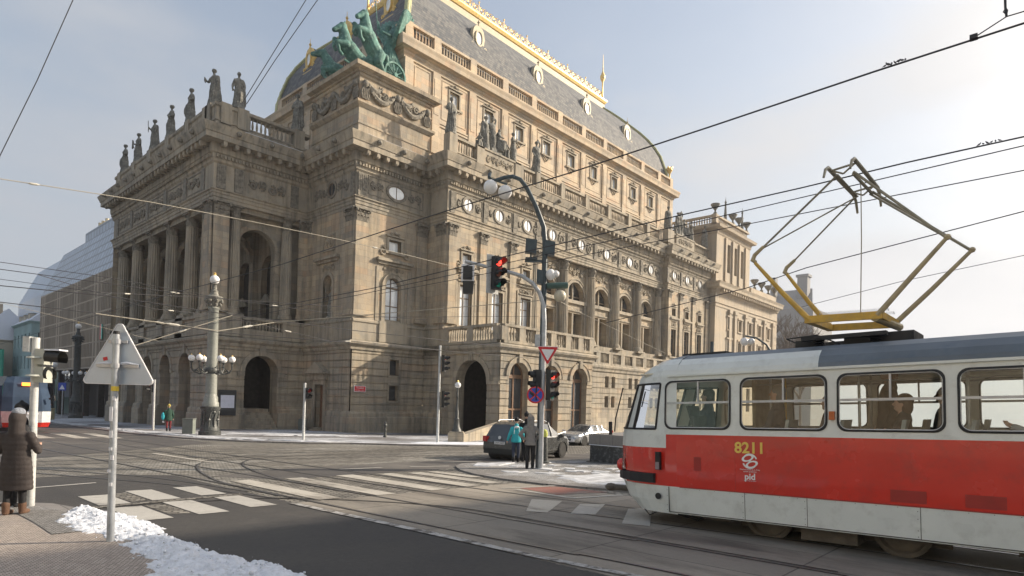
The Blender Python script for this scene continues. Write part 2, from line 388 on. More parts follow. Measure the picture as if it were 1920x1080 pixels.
def archring(mb, fn, uc, zs, r, t, d0, d1, n=18, a0=0, a1=pi, ry=None):
    ry = ry or r; f = ry/r
    for i in range(n):
        a, b = a0+(a1-a0)*i/n, a0+(a1-a0)*(i+1)/n
        P = []
        for d in (d0, d1):
            for ang, rr in ((a, 0), (b, 0), (b, t), (a, t)): P.append(fn(uc+cos(ang)*(r+rr), zs+sin(ang)*(ry+rr), d))
        mb.add(P, [(0, 1, 2, 3), (7, 6, 5, 4), (0, 4, 5, 1), (2, 6, 7, 3)])
def fspiral(mb, fn, u, z, r, s=1, turns=1.6, th=.045, d=-.05, ph=0):
    pts = []
    for i in range(22):
        t = i/21; a = ph+s*t*turns*2*pi; rr = r*(1-.85*t); pts.append(fn(u+cos(a)*rr, z+sin(a)*rr, d-.02*t))
    mb.tube(pts, th, 5)
def relief(mb, fn, u0, u1, z0, z1, seed=1, d=-.04):
    rnd = random.Random(seed); h = z1-z0; w = u1-u0; n = max(1, int(w/h/0.55)); cw = w/n
    for i in range(n):
        u = u0+cw*(i+.5); z = (z0+z1)/2
        fspiral(mb, fn, u, z+(.12 if i % 2 else -.12)*h, min(cw, h)*.42, 1 if i % 2 else -1, 1.5, h*.065, d-.02, rnd.random()*6)
        for k in range(9):
            a = rnd.random()*6.28; r = min(cw, h)*(.34+.16*rnd.random()); c = V(fn(u+cos(a)*r*cw/min(cw, h)*.9, z+sin(a)*r, d))
            mb.sph(c, h*(.05+.04*rnd.random()), 6)
BAL_PROF = [(.07, 0), (.085, .03), (.085, .08), (.05, .12), (.10, .35), (.095, .5), (.05, .8), (.05, .88), (.08, .92), (.08, 1.0)]
def balusters(mb, fn, u0, u1, z0, z1, dc, step=.30, rs=1.0):
    n = max(1, int(abs(u1-u0)/step)); h = z1-z0
    for i in range(n):
        u = u0+(u1-u0)*(i+.5)/n; c = fn(u, z0, dc); mb.lathe(c, [(r*rs, z*h) for r, z in BAL_PROF], 6)
def capital_mesh(r, h, square=False, half=False):
    mb = MB(); n = 8 if not square else 12
    mb.lathe((0, 0, 0), [(r*.93, 0), (r*.95, h*.5), (r*1.1, h*.86)], 12)
    for row, (zz, hh, rr) in enumerate(((0, .42, 1.0), (.3, .45, 1.05))):
        for i in range(n):
            a = 2*pi*(i+.5*row)/n; c = V((cos(a), sin(a), 0)); t = V((-sin(a), cos(a), 0)); w = r*.26
            z0 = zz*h; z1 = z0+hh*h
            P = [c*r*.95*rr+t*w+V((0, 0, z0)), c*r*.95*rr-t*w+V((0, 0, z0)), c*r*1.08*rr-t*w*.9+V((0, 0, z1-.08*h)), c*r*1.08*rr+t*w*.9+V((0, 0, z1-.08*h)),
                 c*r*1.32*rr+t*w*.3+V((0, 0, z1-.02*h)), c*r*1.32*rr-t*w*.3+V((0, 0, z1-.02*h)), c*r*1.36*rr+V((0, 0, z1-.13*h))]
            mb.add(P, [(0, 1, 2, 3), (3, 2, 5, 4), (4, 5, 6)])
    for i in range(4):
        a = pi/4+i*pi/2; c = V((cos(a), sin(a), 0)); mb.sph(c*r*1.28+V((0, 0, h*.82)), r*.19, 8)
    e = r*1.28
    mb.box(-e, e, -e, e, h*.88, h)
    return mb.mesh('capital', M['carve'], 35)
def column(x, y, z0, z1, r, cap=1.15, fl=16, name='column', clipback=None):
    o = thing('column', None, None); del_ = o; bpy.data.objects.remove(del_)
    mb = MB(); H = z1-z0-cap; n = fl*2
    prof = [(r*1.35, 0), (r*1.35, .14), (r*1.25, .2), (r*1.28, .3), (r*1.12, .38), (r*1.16, .46), (r*1.02, .55)]
    mb.box(-r*1.4, r*1.4, -r*1.4, r*1.4, -.22, 0.0)
    mb.lathe((0, 0, 0), prof, 20)
    P = []; ks = [(.55, 1.0), (H*.33, 1.0), (H*.66, .94), (H, .86)]
    for z, s in ks:
        for i in range(n):
            rr = r*s*(1 if i % 2 else .90); P.append((cos(2*pi*i/n)*rr, sin(2*pi*i/n)*rr, z))
    mb.add(P, [(j*n+i, j*n+(i+1) % n, (j+1)*n+(i+1) % n, (j+1)*n+i) for j in range(3) for i in range(n)])
    mb.lathe((0, 0, H-.12), [(r*.86, 0), (r*.95, .05), (r*.86, .12)], 16)
    me = mb.mesh('column', M['stone_trim'], 30)
    return me, H
_cc = {}
def put_column(x, y, z0, z1, r):
    key = (round(z1-z0, 2), r)
    if key not in _cc:
        me, H = column(0, 0, z0, z1, r); _cc[key] = (me, H, capital_mesh(r*.88, z1-z0-H))
    me, H, cm = _cc[key]
    c = obj('column', me, TH, loc=V((x, y, z0))-TH_OFF)
    obj('capital', cm, c, loc=(0, 0, H)); return c
def pilaster(mb, fn, uc, w, z0, z1, pr, cap=1.15, flutes=0):
    fbox(mb, fn, uc-w/2-.1, uc+w/2+.1, z0, z0+.25, -pr-.1, 0); fbox(mb, fn, uc-w/2-.05, uc+w/2+.05, z0+.25, z0+.45, -pr-.05, 0)
    fbox(mb, fn, uc-w/2, uc+w/2, z0+.45, z1-cap, -pr, 0)
    if flutes:
        for i in range(flutes): u = uc-w/2+w*(i+.5)/flutes; fbox(mb, fn, u-w/flutes*.28, u+w/flutes*.28, z0+.9, z1-cap-.2, -pr-.03, -pr)
def pcap(mb, fn, uc, w, z1, pr, cap=1.15):
    z0 = z1-cap; fbox(mb, fn, uc-w/2, uc+w/2, z0, z1, -pr, 0); n = max(3, int(w/.28))
    for row, (a, b) in enumerate(((0, .42), (.33, .75))):
        k = n-row
        for i in range(k+1*(row == 0)*0):
            u = uc-w/2+w*(i+.5)/k; ww = w/k*.4
            P = [fn(u-ww, z0+a*cap, -pr-.02), fn(u+ww, z0+a*cap, -pr-.02), fn(u+ww, z0+b*cap-.1, -pr-.08), fn(u-ww, z0+b*cap-.1, -pr-.08), fn(u-ww*.4, z0+b*cap, -pr-.24), fn(u+ww*.4, z0+b*cap, -pr-.24), fn(u, z0+b*cap-.12, -pr-.27)]
            mb.add(P, [(0, 1, 2, 3), (3, 2, 5, 4), (4, 5, 6)])
    for sg in (-1, 1): mb.sph(fn(uc+sg*w*.5, z0+cap*.8, -pr-.12), .15, 8)
    fbox(mb, fn, uc-w/2-.18, uc+w/2+.18, z1-.14, z1, -pr-.22, 0)

PX, PYY, QX, QY, MX, MY, RX, RY, EX = 29.3, 45.66, 20.6, 53.8, 37.3, 42.8, 78.2, 42.0, 91.6
PEND = 82.4
OUT = [(PX, PEND), (QX, PEND), (QX, QY), (PX, QY), (PX, PYY), (MX, PYY), (MX, MY), (RX, MY), (RX, RY), (EX, RY), (EX, 52)]
ZC = 6.2
# ---- plinth and ground floor
pm = TB()
pl = [(.0, -4), (.3, -4), (.3, -.1), (.2, .0), (.2, .28), (.12, .42), (0, .45)]
OUTL = [(PX, PEND), (QX, PEND), (QX, QY), (PX, QY), (PX, PYY), (MX, PYY), (MX, MY+.2)]
xo = [58.9, 63.95, 69.1, 74.15, 79.2]   # arches of the river side
def seg(a, b, fnkind):
    pass
ys = [PEND]+[v for c in reversed(xo) for v in (c+1.4, c-1.4)]+[QY]
for i in range(0, len(ys), 2): # plinth blocks between the arches on the long side
    pm.sweep([(QX, ys[i]), (QX, ys[i+1])], pl)
pm.sweep([(QX, QY), (23.75, QY)], pl); pm.sweep([(26.8, QY), (PX, QY)], pl)
pm.sweep([(PX, QY), (PX, 51.9)], pl); pm.sweep([(PX, 49.3), (PX, PYY), (MX, PYY), (MX, MY)], pl)
pm.part('plinth', M['stone_low'])
g = TB(); fx = pX(QX); fq = pY(QY); fp = pX(PX); fpy = pY(PYY); fm = pY(MY)
rustic(g, fx, QY, PEND, .45, ZC, [('a', c, 2.8, -4, 5.3) for c in xo], 1.3, .64)
wall(g, fx, QY, PEND, -4, .45, [('r', c, 2.8, -4, .45) for c in xo], 1.3)
for c in xo:
    archring(g, fx, c, 3.9, 1.4, .38, -.09, .1); fbox(g, fx, c-.25, c+.25, 5.2, 6.05, -.2, .1)
    for s_ in (-1, 1): fbox(g, fx, c+s_*1.4-(.0 if s_ > 0 else .5), c+s_*1.4+(.5 if s_ > 0 else 0), 3.5, 3.85, -.09, .1)
rustic(g, fq, QX, PX, .45, ZC, [('a', 25.27, 3.05, -4, 5.2)], 1.4, .64)
wall(g, fq, QX, PX, -4, .45, [('r', 25.27, 3.05, -4, .45)], 1.4)
archring(g, fq, 25.27, 3.68, 1.525, .42, -.1, .1); fbox(g, fq, 25.0, 25.54, 5.15, 6.1, -.22, .1)
for a, b in ((23.1, 23.75), (26.8, 27.45)): fbox(g, fq, a, b, 3.3, 3.65, -.1, .1)
rustic(g, fp, PYY, QY, .45, ZC, [('r', 50.6, 1.5, -4, 2.7)], .8, .64); wall(g, fp, PYY, QY, -4, .45, [('r', 50.6, 1.5, -4, .45)], .8)
rustic(g, fpy, PX, MX, .45, ZC, [('r', 33.9, 1.05, 1.4, 2.85), ('r', 33.9, 1.05, 3.75, 5.2)], .45, .64); wall(g, fpy, PX, MX, -4, .45)
rustic(g, pX(MX), MY-.0, PYY, .45, ZC, [], .4, .64); wall(g, pX(MX), MY, PYY, -4, .45)
for z in (1.4, 3.75):
    for a, b, c, d in ((33.2, 33.37, z-.17, z+1.62), (34.43, 34.6, z-.17, z+1.62), (33.37, 34.43, z-.17, z), (33.37, 34.43, z+1.45, z+1.62)): fbox(g, fpy, a, b, c, d, -.04, .2)
GX0, GX1 = 50.9, RX
lw = pY(41.8)
lo_ops = [('r', c+s_*.72, .8, z, z+1.4) for c in (53.5, 58.4, 63.85, 69.3, 74.8) for s_ in (-1, 1) for z in (1.25, 3.7)]
rustic(g, lw, GX0, GX1, .45, ZC, lo_ops, .5, .64); wall(g, lw, GX0, GX1, -4, .45)
rp = pY(41.2)
rp_ops = [('r', c+s_*.6, .7, z, z+1.4) for c in (80.1, 84.2, 88.4) for s_ in (-1, 1) for z in (1.25, 3.7)]
rustic(g, rp, RX, EX, .45, ZC, rp_ops, .5, .64); wall(g, rp, RX, EX, -4, .45)
g.part('ground_floor_wall', M['stone_low'])
# porch (carriage entrance)
P0, P1, PY = 37.3, 50.9, 35.5
pr_ = TB(); pf = pY(PY); pxf = pX(P0-.004)
pa = [39.75, 44.2, 48.75]
rustic(pr_, pf, P0, P1, -.6, ZC-.35, [('a', c, 2.5, -4, 5.15) for c in pa], .9, .64); wall(pr_, pf, P0, P1, -4, -.6, [('r', c, 2.5, -4, -.6) for c in pa], .9)
rustic(pr_, pxf, PY, MY, -.6, ZC-.35, [('a', 38.95, 3.9, -4, 5.3)], 1.0, .64); wall(pr_, pxf, PY, MY, -4, -.6, [('r', 38.95, 3.9, -4, -.6)], 1.0)
wall(pr_, pX(P1), PY, MY, -4, ZC)
pr_.box(P0+.6, P1, PY+.6, MY, 5.55, ZC)
for c in pa:
    archring(pr_, pf, c, 3.9, 1.25, .4, -.1, .1); fbox(pr_, pf, c-.22, c+.22, 5.1, 5.85, -.24, .1)
    archring(pr_, pf, c, 3.9, 1.65, .1, -.16, .05)
archring(pr_, pxf, 38.95, 3.35, 1.95, .45, -.1, .1); fbox(pr_, pxf, 38.7, 39.2, 5.2, 5.85, -.24, .1)
fbox(pr_, pxf, 35.5, 37.0, 3.1, 3.4, -.08, .1); fbox(pr_, pxf, 40.9, 42.7, 3.1, 3.4, -.08, .1)
fbox(pr_, pf, P0, 38.4, 3.55, 3.85, -.08, .1)
for a, b in ((41.0, 42.95), (45.45, 47.5), (50.0, P1)): fbox(pr_, pf, a, b, 3.55, 3.85, -.08, .1)
pr_.part('porch', M['stone_low'])
# string cornice over the ground floor and pedestal zone
c1 = [(0, ZC-.35), (.12, ZC-.35), (.16, ZC-.1), (.42, ZC+.1), (.46, ZC+.3), (.3, ZC+.42), (.0, ZC+.5)]
s1 = TB()
s1.sweep([(PX, PEND), (QX, PEND), (QX, QY), (PX, QY), (PX, PYY), (MX, PYY), (MX, MY)], c1)
s1.sweep([(P0, MY), (P0, PY), (P1, PY), (P1, 41.9)], [(o, z-.02) for o, z in c1])
s1.sweep([(GX0+.3, 41.8), (RX, 41.8), (RX, 41.2), (EX, 41.2), (EX, 45)], [(o*.7, z-.2) for o, z in c1])
s1.sweep([(MX, PYY), (MX, MY)], c1)
s1.part('string_course', M['stone_trim'])
# pedestal zone walls 6.7..8.8
z2 = TB(); A, B_ = ZC+.5, 8.8
for p in ((PX, QY, PX, PYY), (PX, PYY, MX, PYY), (MX, PYY, MX, MY)):
    z2.sweep([(p[0], p[1]), (p[2], p[3])], [(.06, A), (.06, 8.25), (.16, 8.3), (.16, 8.45), (.02, 8.6), (0, B_)])
for i in range(len(xo)+1): pass
colY = [60.2, 65.3, 70.6, 75.8, 80.8]
zt_ = [(0, A), (.3, A), (.3, A+.35), (.1, A+.4), (.1, 8.1), (.3, 8.2), (.3, 8.45), (0, 8.5)]
z2.sweep([(PX, PEND), (QX, PEND), (QX, QY), (23.2, QY)], [(o-.05, z) for o, z in zt_])
z2.sweep([(27.2, QY), (PX, QY)], [(o-.05, z) for o, z in zt_])
for y in colY: z2.box(QX-.25, QX+1.7, y-.85, y+.85, A, 8.52)
z2.box(QX-.2, QX+1.9, QY-.15, QY+2.6, A, 8.54); z2.box(QX-.22, 23.3, QY-.22, QY+1.4, A, 8.56); z2.box(27.1, PX, QY-.2, QY+1.4, A, 8.55)
z2.box(23.3, 27.1, QY-.1, QY+.5, A, 7.4); z2.box(23.3, 27.1, QY-.15, QY+.3, 8.32, 8.5)
z2.box(QX+.5, PX, QY+.6, PEND, A-.3, 7.0)
z2.sweep([(MX, MY), (P1, MY)], [(.04, 6.6), (.04, 8.8)])
z2.sweep([(P1, MY), (RX, MY), (RX, RY), (EX, RY)], [(.04, 6.3), (.04, 8.8)])
z2.part('pedestal_zone', M['stone_trim'])
# balustrades of the main floor
def bal_run(fn, u0, u1, z0, z1, dc, name='balustrade', ped=None, base=.25, rail=.22, step=.3, pw=.55, m='stone_trim', depth=.22):
    b = TB(); fbox(b, fn, u0, u1, z0, z0+base, dc-depth, dc+depth); fbox(b, fn, u0, u1, z1-rail, z1, dc-depth*1.1, dc+depth*1.1)
    pts = sorted(ped or [])
    edges = [u0]+[x for p in pts for x in (p-pw/2, p+pw/2)]+[u1]
    for p in pts: fbox(b, fn, p-pw/2, p+pw/2, z0+base, z1-rail, dc-depth*.95, dc+depth*.95)
    for i in range(0, len(edges), 2): balusters(b, fn, edges[i], edges[i+1], z0+base, z1-rail, dc, step)
    return b.part(name, M[m], smooth=40)
bal_run(fq, 23.4, 27.0, 7.2, 8.5, .1)
bal_run(pxf, PY+.35, MY-.1, 6.7, 8.35, .1, ped=[35.9, 39.2, 42.4], pw=.75)
bal_run(pf, P0+.35, P1, 6.7, 8.35, .1, ped=[37.75, 40.0, 42.2, 44.45, 46.7, 48.7, 50.6], pw=.8)
bal_run(lw, P1+.1, RX, 6.45, 8.1, .15, ped=[52.9, 55.65, 58.4, 61.1, 63.85, 66.6, 69.3, 72.05, 74.8, 77.4], pw=.9)
# ---- main floor walls
ops_m = []
w = TB()
MC = [39.9, 44.25, 48.6]
LC = [52.9, 58.4, 63.85, 69.3, 74.8]
RC = [80.1, 84.2, 88.4]
ZA = 18.2
wall(w, fp, PYY, QY, 8.8, ZA, [('a', 49.75, 1.5, 8.75, 12.7)], .8, extra=(8.8,))
wall(w, fpy, PX, MX, 8.8, ZA, [('a', 33.5, 1.75, 8.75, 12.65), ('r', 33.55, 1.35, 15.0, 16.1)], .5)
wall(w, pX(MX), MY, PYY, 8.8, ZA)
wall(w, fm, MX, 50.2, 8.8, ZA, [('r', c, 1.6, 8.75, 12.7) for c in MC]+[('r', c, 1.15, 14.6, 15.75) for c in MC], .5)
lg = pY(MY+.7)
wall(w, lg, 50.2, RX, 8.8, ZA, [('a', c, 3.3, 13.9, 16.1) for c in LC]+[('r', c, 2.9, 8.75, 12.4) for c in LC], 1.1, d0=0)
fbox(w, lg, 50.2, 50.21, 8.8, ZA, -.7, 0)
fr = pY(RY)
wall(w, fr, RX, EX, 8.8, ZA, [('r', c, 1.5, 8.75, 12.7) for c in RC]+[('r', c, 1.1, 14.6, 15.7) for c in RC], .5)
wall(w, pX(RX), RY, MY+.7, 6.5, ZA); wall(w, pX(EX), RY, 52, -4, ZA)
wall(w, pX(PX), PEND, 92, -4, 24.2); wall(w, pY(PEND), QX, PX, -4, ZA)
w.part('main_wall', M['stone'])
# trim round openings
t = TB()
def TP(name='window_surround'):
    global t
    if t.v: t.part(name, M['stone_trim'], smooth=35)
    t = TB()
def wframe(fn, uc, w_, z0, z1, fw_=.22, d=-.09, sill=True, hood=True):
    for a, b in ((uc-w_/2-fw_, uc-w_/2), (uc+w_/2, uc+w_/2+fw_)): fbox(t, fn, a, b, z0, z1+fw_, d, .12)
    fbox(t, fn, uc-w_/2, uc+w_/2, z1, z1+fw_, d, .12)
    if sill: fbox(t, fn, uc-w_/2-.4, uc+w_/2+.4, z0-.2, z0, d-.12, .1)
    if hood:
        fbox(t, fn, uc-w_/2-.35, uc+w_/2+.35, z1+fw_+.05, z1+fw_+.17, d-.12, .1)
        fspiral(t, fn, uc-w_*.3, z1+fw_+.32, .17, 1, 1.3, .05, -.1); fspiral(t, fn, uc+w_*.3, z1+fw_+.32, .17, -1, 1.3, .05, -.1, pi); t.sph(fn(uc, z1+fw_+.45, -.1), .16, 8)
def ledge(fn, uc, w_, z):
    fbox(t, fn, uc-w_/2+.2, uc+w_/2-.2, z-.45, z-.2, -.2, 0); fbox(t, fn, uc-w_/2, uc+w_/2, z-.2, z, -.42, 0); fbox(t, fn, uc-w_/2+.08, uc+w_/2-.08, z, z+.1, -.3, 0)
t = TB(); archring(t, fpy, 33.5, 11.78, .875, .38, -.12, .1); archring(t, fpy, 33.5, 11.78, 1.2, .1, -.2, .05)
for s_ in (-1, 1): fbox(t, fpy, 33.5+s_*1.08-.2, 33.5+s_*1.08+.2, 8.6, 11.78, -.12, .1); fbox(t, fpy, 33.5+s_*1.75-.14, 33.5+s_*1.75+.14, 8.6, 13.5, -.08, .1)
TP(); ledge(fpy, 33.55, 4.0, 14.2); wframe(fpy, 33.55, 1.35, 15.0, 16.1); fbox(t, fpy, 32.0, 35.1, 6.7, 8.6, -.2, 0)
for s_ in (-1, 1): fspiral(t, fpy, 33.55+s_*1.35, 14.9, .42, s_, 1.2, .09, -.06, pi/2)
TP(); archring(t, fp, 49.75, 11.95, .75, .3, -.1, .1)
for s_ in (-1, 1): fbox(t, fp, 49.75+s_*.9-.15, 49.75+s_*.9+.15, 8.8, 11.95, -.1, .1)
ledge(fp, 49.85, 3.9, 14.3)
for a, b, c, d in ((48.7, 48.9, 14.9, 16.4), (50.6, 50.8, 14.9, 16.4), (48.9, 50.6, 14.9, 15.05), (48.9, 50.6, 16.25, 16.4)): fbox(t, fp, a, b, c, d, -.08, .05)
TP(); fbox(t, fp, 49.55, 51.7, 2.75, 3.2, -.12, .1); fbox(t, fp, 49.4, 49.85, -2, 2.75, -.14, .1); fbox(t, fp, 51.35, 51.8, -2, 2.75, -.14, .1)
fbox(t, fp, 49.2, 52.0, 3.2, 3.75, -.3, .1)
t.prism([(-1.75, 0), (1.75, 0), (0, 1.05)], (PX+.1, 50.6, 3.75), V((0, 1, 0)), V((0, 0, 1)), V((-1, 0, 0)), .75)
TP('door_surround')
for c in MC:
    TP(); relief(t, fm, c-1, c+1, 13.1, 13.75, int(c), -.05)
    wframe(fm, c, 1.6, 8.75, 12.7, .25); ledge(fm, c, 2.7, 14.3); wframe(fm, c, 1.15, 14.6, 15.75, .2)
    for s_ in (-1, 1): fbox(t, fm, c+s_*1.25-.13, c+s_*1.25+.13, 8.8, 13.4, -.12, 0); fspiral(t, fm, c+s_*1.1, 14.55, .34, s_, 1.2, .08, -.06, pi/2)
for c in RC:
    TP(); relief(t, fr, c-.9, c+.9, 13.1, 13.75, int(c), -.05)
    wframe(fr, c, 1.5, 8.75, 12.7, .22); ledge(fr, c, 2.4, 14.3); wframe(fr, c, 1.1, 14.6, 15.7, .18)
for c in LC:
    TP(); archring(t, lg, c, 14.45, 1.65, .36, -.12, .1); archring(t, lg, c, 14.45, 1.95, .1, -.2, .05)
    fbox(t, lg, c-2.4, c+2.4, 13.5, 13.9, -.3, 0); fbox(t, lg, c-2.4, c+2.4, 12.6, 12.75, -.14, 0)
    fbox(t, lg, c-.09, c+.09, 13.9, 16.05, .35, .6); fbox(t, lg, c-.55, c-.25, 8.75, 12.4, -.02, .6)
    for s_ in (-1, 1): fbox(t, lg, c+s_*2.0-.3, c+s_*2.0+.3, 8.8, 13.5, -.18, 0); fbox(t, lg, c+s_*2.05-.12, c+s_*2.05+.12, 13.9, ZA, -.25, 0)
    relief(t, lg, c-2.2, c+2.2, 16.7, 18.0, int(c*7), -.08)
    t.lathe(lg(c-2.75+.2, 8.8, -.45), [(.12, 0), (.3, .05), (.2, .5), (.1, .9), (.22, 1.1), (.1, 1.3)], 8)
TP()
relief(t, fpy, 32.4, 34.7, 13.15, 13.7, 5, -.06); relief(t, fp, 48.7, 50.8, 13.05, 13.75, 6, -.06); relief(t, fp, 49.0, 50.5, 15.15, 16.2, 8, -.03)
TP('carved_panel')
# pilasters with their capitals, each a part
def pil_part(fn, uc, w_, pr=.22, fl=0):
    b = TB(); pilaster(b, fn, uc, w_, 8.8, ZA, pr, flutes=fl); o = b.part('pilaster', M['stone']); o['_o'] = tuple(TH_OFF)
    c = MB(); pcap(c, fn, uc, w_, ZA, pr); c.v = [(x-TH_OFF.x, y-TH_OFF.y, z-TH_OFF.z) for x, y, z in c.v]; c.build('capital', M['carve'], o)
    del o['_o']
pil_part(fp, 46.35, 1.3, .1); pil_part(fpy, 30.0, 1.3, .1); pil_part(fpy, 36.6, 1.2, .25); pil_part(pX(MX), 43.5, 1.3, .12)
for u in (37.95, 42.05, 46.4, 50.75): pil_part(fm, u, .95, .2)
pil_part(fp, 53.3, .8, .15)
for u in (78.75, 82.2, 86.3, 90.9): pil_part(fr, u, .9, .2)
pil_part(fq, 21.3, 1.3, .18); pil_part(fq, 28.85, .8, .18); pil_part(fx, 54.5, 1.3, .18)
for u in (50.2, 55.65, 61.1, 66.6, 72.05, 77.5): put_column(u, MY+.35, 8.85, ZA, .62)
for y in colY: put_column(QX+.72, y, 8.75, ZA, .62)
put_column(22.75, QY+.62, 8.75, ZA, .52); put_column(27.6, QY+.62, 8.75, ZA, .52); put_column(QX+.72, 56.6, 8.75, ZA, .55)
# portico inner walls
pi_ = TB()
wall(pi_, pY(QY+1.1), QX+.4, PX, 7, ZA, [('a', 25.0, 3.45, 7, 16.7)], .8)
archring(pi_, pY(QY+1.1), 25.0, 14.97, 1.72, .42, -.12, .1)
pi_.box(QX+.15, QX+1.4, QY+.2, QY+2.0, 8.5, ZA)
wall(pi_, pX(27.4), QY+1.9, PEND, 6.8, ZA, [('a', y, 2.9, 6.9, 15.2) for y in (57.6, 62.8, 68, 73.2, 78.4)], .7)
for y in (60.2, 65.3, 70.6, 75.8):
    pi_.box(26.9, 27.4, y-.45, y+.45, 7, ZA)
    for k in range(8):
        a0, a1 = pi*k/8, pi*(k+1)/8; x_ = lambda a: 24.3-2.6*cos(a); z_ = lambda a: 14.8+2.6*sin(a)
        pi_.obox(((x_(a0)+x_(a1))/2, y, (z_(a0)+z_(a1))/2), V((x_(a1)-x_(a0), 0, z_(a1)-z_(a0))).normalized(), V((0, 1, 0)), V((-(z_(a1)-z_(a0)), 0, x_(a1)-x_(a0))).normalized(), .56, .3, .2)
pi_.box(QX+.3, PX, QY+.3, PEND, 17.75, 18.3)
for y in (57.6, 62.8, 68, 73.2, 78.4):
    fbox(pi_, pX(27.4), y-1.0, y+1.0, 10.6, 10.8, -.25, 0); pi_.prism([(-1.0, 0), (1.0, 0), (0, .7)], (27.4, y, 10.8), V((0, 1, 0)), V((0, 0, 1)), V((-1, 0, 0)), .25)
pi_.part('loggia_wall', M['stone_low'])
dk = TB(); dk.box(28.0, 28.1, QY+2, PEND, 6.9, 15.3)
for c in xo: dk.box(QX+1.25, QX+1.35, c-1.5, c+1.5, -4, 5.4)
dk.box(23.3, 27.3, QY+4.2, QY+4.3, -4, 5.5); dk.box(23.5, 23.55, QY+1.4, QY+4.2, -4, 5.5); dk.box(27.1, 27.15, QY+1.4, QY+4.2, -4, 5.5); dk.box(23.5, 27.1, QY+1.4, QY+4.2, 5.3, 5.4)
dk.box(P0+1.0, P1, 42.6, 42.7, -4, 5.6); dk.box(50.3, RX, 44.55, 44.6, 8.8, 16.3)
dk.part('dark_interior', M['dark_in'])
st = TB()
for i in range(7): st.box(23.8, 26.75, QY-.5+i*.33, QY+4, -1.6+i*.28, -1.32+i*.28)
for i in range(3): st.box(PX-.9+i*.28, PX+.6, 49.9, 51.3, -1.7+i*.17, -1.53+i*.17)
st.part('stairs', M['stone_low'])
# ---- entablature, cornice
e = TB()
e.sweep(OUT, [(-.5, 18.2), (.04, 18.2), (.04, 18.48), (.10, 18.5), (.10, 18.78), (.16, 18.8), (.17, 18.98), (.3, 19.06), (.3, 19.14), (.02, 19.2), (.0, 21.35), (.14, 21.5), (.16, 21.72), (.2, 21.74), (.2, 22.1), (.34, 22.2), (.36, 22.55), (.36, 23.0)])
ENT = e
fz = TB()
def FP():
    global fz
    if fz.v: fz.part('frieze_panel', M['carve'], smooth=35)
    fz = TB()
def frame_rect(mb, fn, a, b, z0, z1, th=.09, d=-.06):
    fbox(mb, fn, a, b, z0, z0+th, d, .02); fbox(mb, fn, a, b, z1-th, z1, d, .02); fbox(mb, fn, a, a+th, z0+th, z1-th, d, .02); fbox(mb, fn, b-th, b, z0+th, z1-th, d, .02)
def trig(fn, u, w_=.75):
    fbox(fz, fn, u-w_/2, u+w_/2, 19.25, 21.3, -.12, .02)
    for k in range(5): uu = u-w_/2+w_*(k+.5)/5; fbox(fz, fn, uu-.045, uu+.045, 19.75, 21.15, -.16, -.12)
def oval_ring(fn, uc, rx, rz, zc=20.45):
    n = 20
    for i in range(n):
        a, b = 2*pi*i/n, 2*pi*(i+1)/n; P = []
        for d in (-.12, .08):
            for ang, k in ((a, 0), (b, 0), (b, .2), (a, .2)): P.append(fn(uc+cos(ang)*(rx+k), zc+sin(ang)*(rz+k), d))
        fz.add(P, [(0, 1, 2, 3), (7, 6, 5, 4), (0, 4, 5, 1), (2, 6, 7, 3)])
OV = []
div = [56.0, 60.2, 65.3, 70.6, 75.8, 80.8]
for a, b in zip(div, div[1:]): FP(); frame_rect(fz, fx, a+.45, b-.45, 19.5, 21.2); relief(fz, fx, a+.7, b-.7, 19.75, 21.0, int(a))
for y in div: FP(); fbox(fz, fx, y-.35, y+.35, 19.2, 21.35, -.1, .02)
FP()
trig(fq, 21.2); trig(fq, 22.7); relief(fz, fq, 23.5, 27.0, 19.7, 21.1, 44, -.08); trig(fq, 27.9); FP()
relief(fz, fp, 50.3, 52.6, 19.8, 21.1, 3); relief(fz, fp, 46.6, 48.6, 19.8, 21.1, 4); trig(fp, 46.1, .5); FP()
trig(fpy, 29.9, .9); frame_rect(fz, fpy, 30.5, 36.7, 19.6, 21.3); relief(fz, fpy, 30.7, 32.2, 19.8, 21.1, 9); relief(fz, fpy, 34.9, 36.5, 19.8, 21.1, 11)
for fn, cs, W_, bw in ((fm, MC, 4.35, .55), (fm, LC, 5.45, .6), (fr, RC, 4.2, .5)):
    for c in cs:
        FP(); trig(fn, c-W_/2+.15, bw); frame_rect(fz, fn, c-W_/2+.55, c+W_/2-.25, 19.6, 21.3, .07)
        relief(fz, fn, c-W_/2+.7, c-.95, 19.8, 21.1, int(c*3)); relief(fz, fn, c+.95, c+W_/2-.4, 19.8, 21.1, int(c*5))
for fn, c, rx in [(fp, 49.5, .62), (fpy, 33.55, .95)]+[(fm, c, .62) for c in MC+LC]+[(fr, c, .58) for c in RC]:
    FP(); oval_ring(fn, c, rx, .62); OV.append((fn, c, rx))
FP()
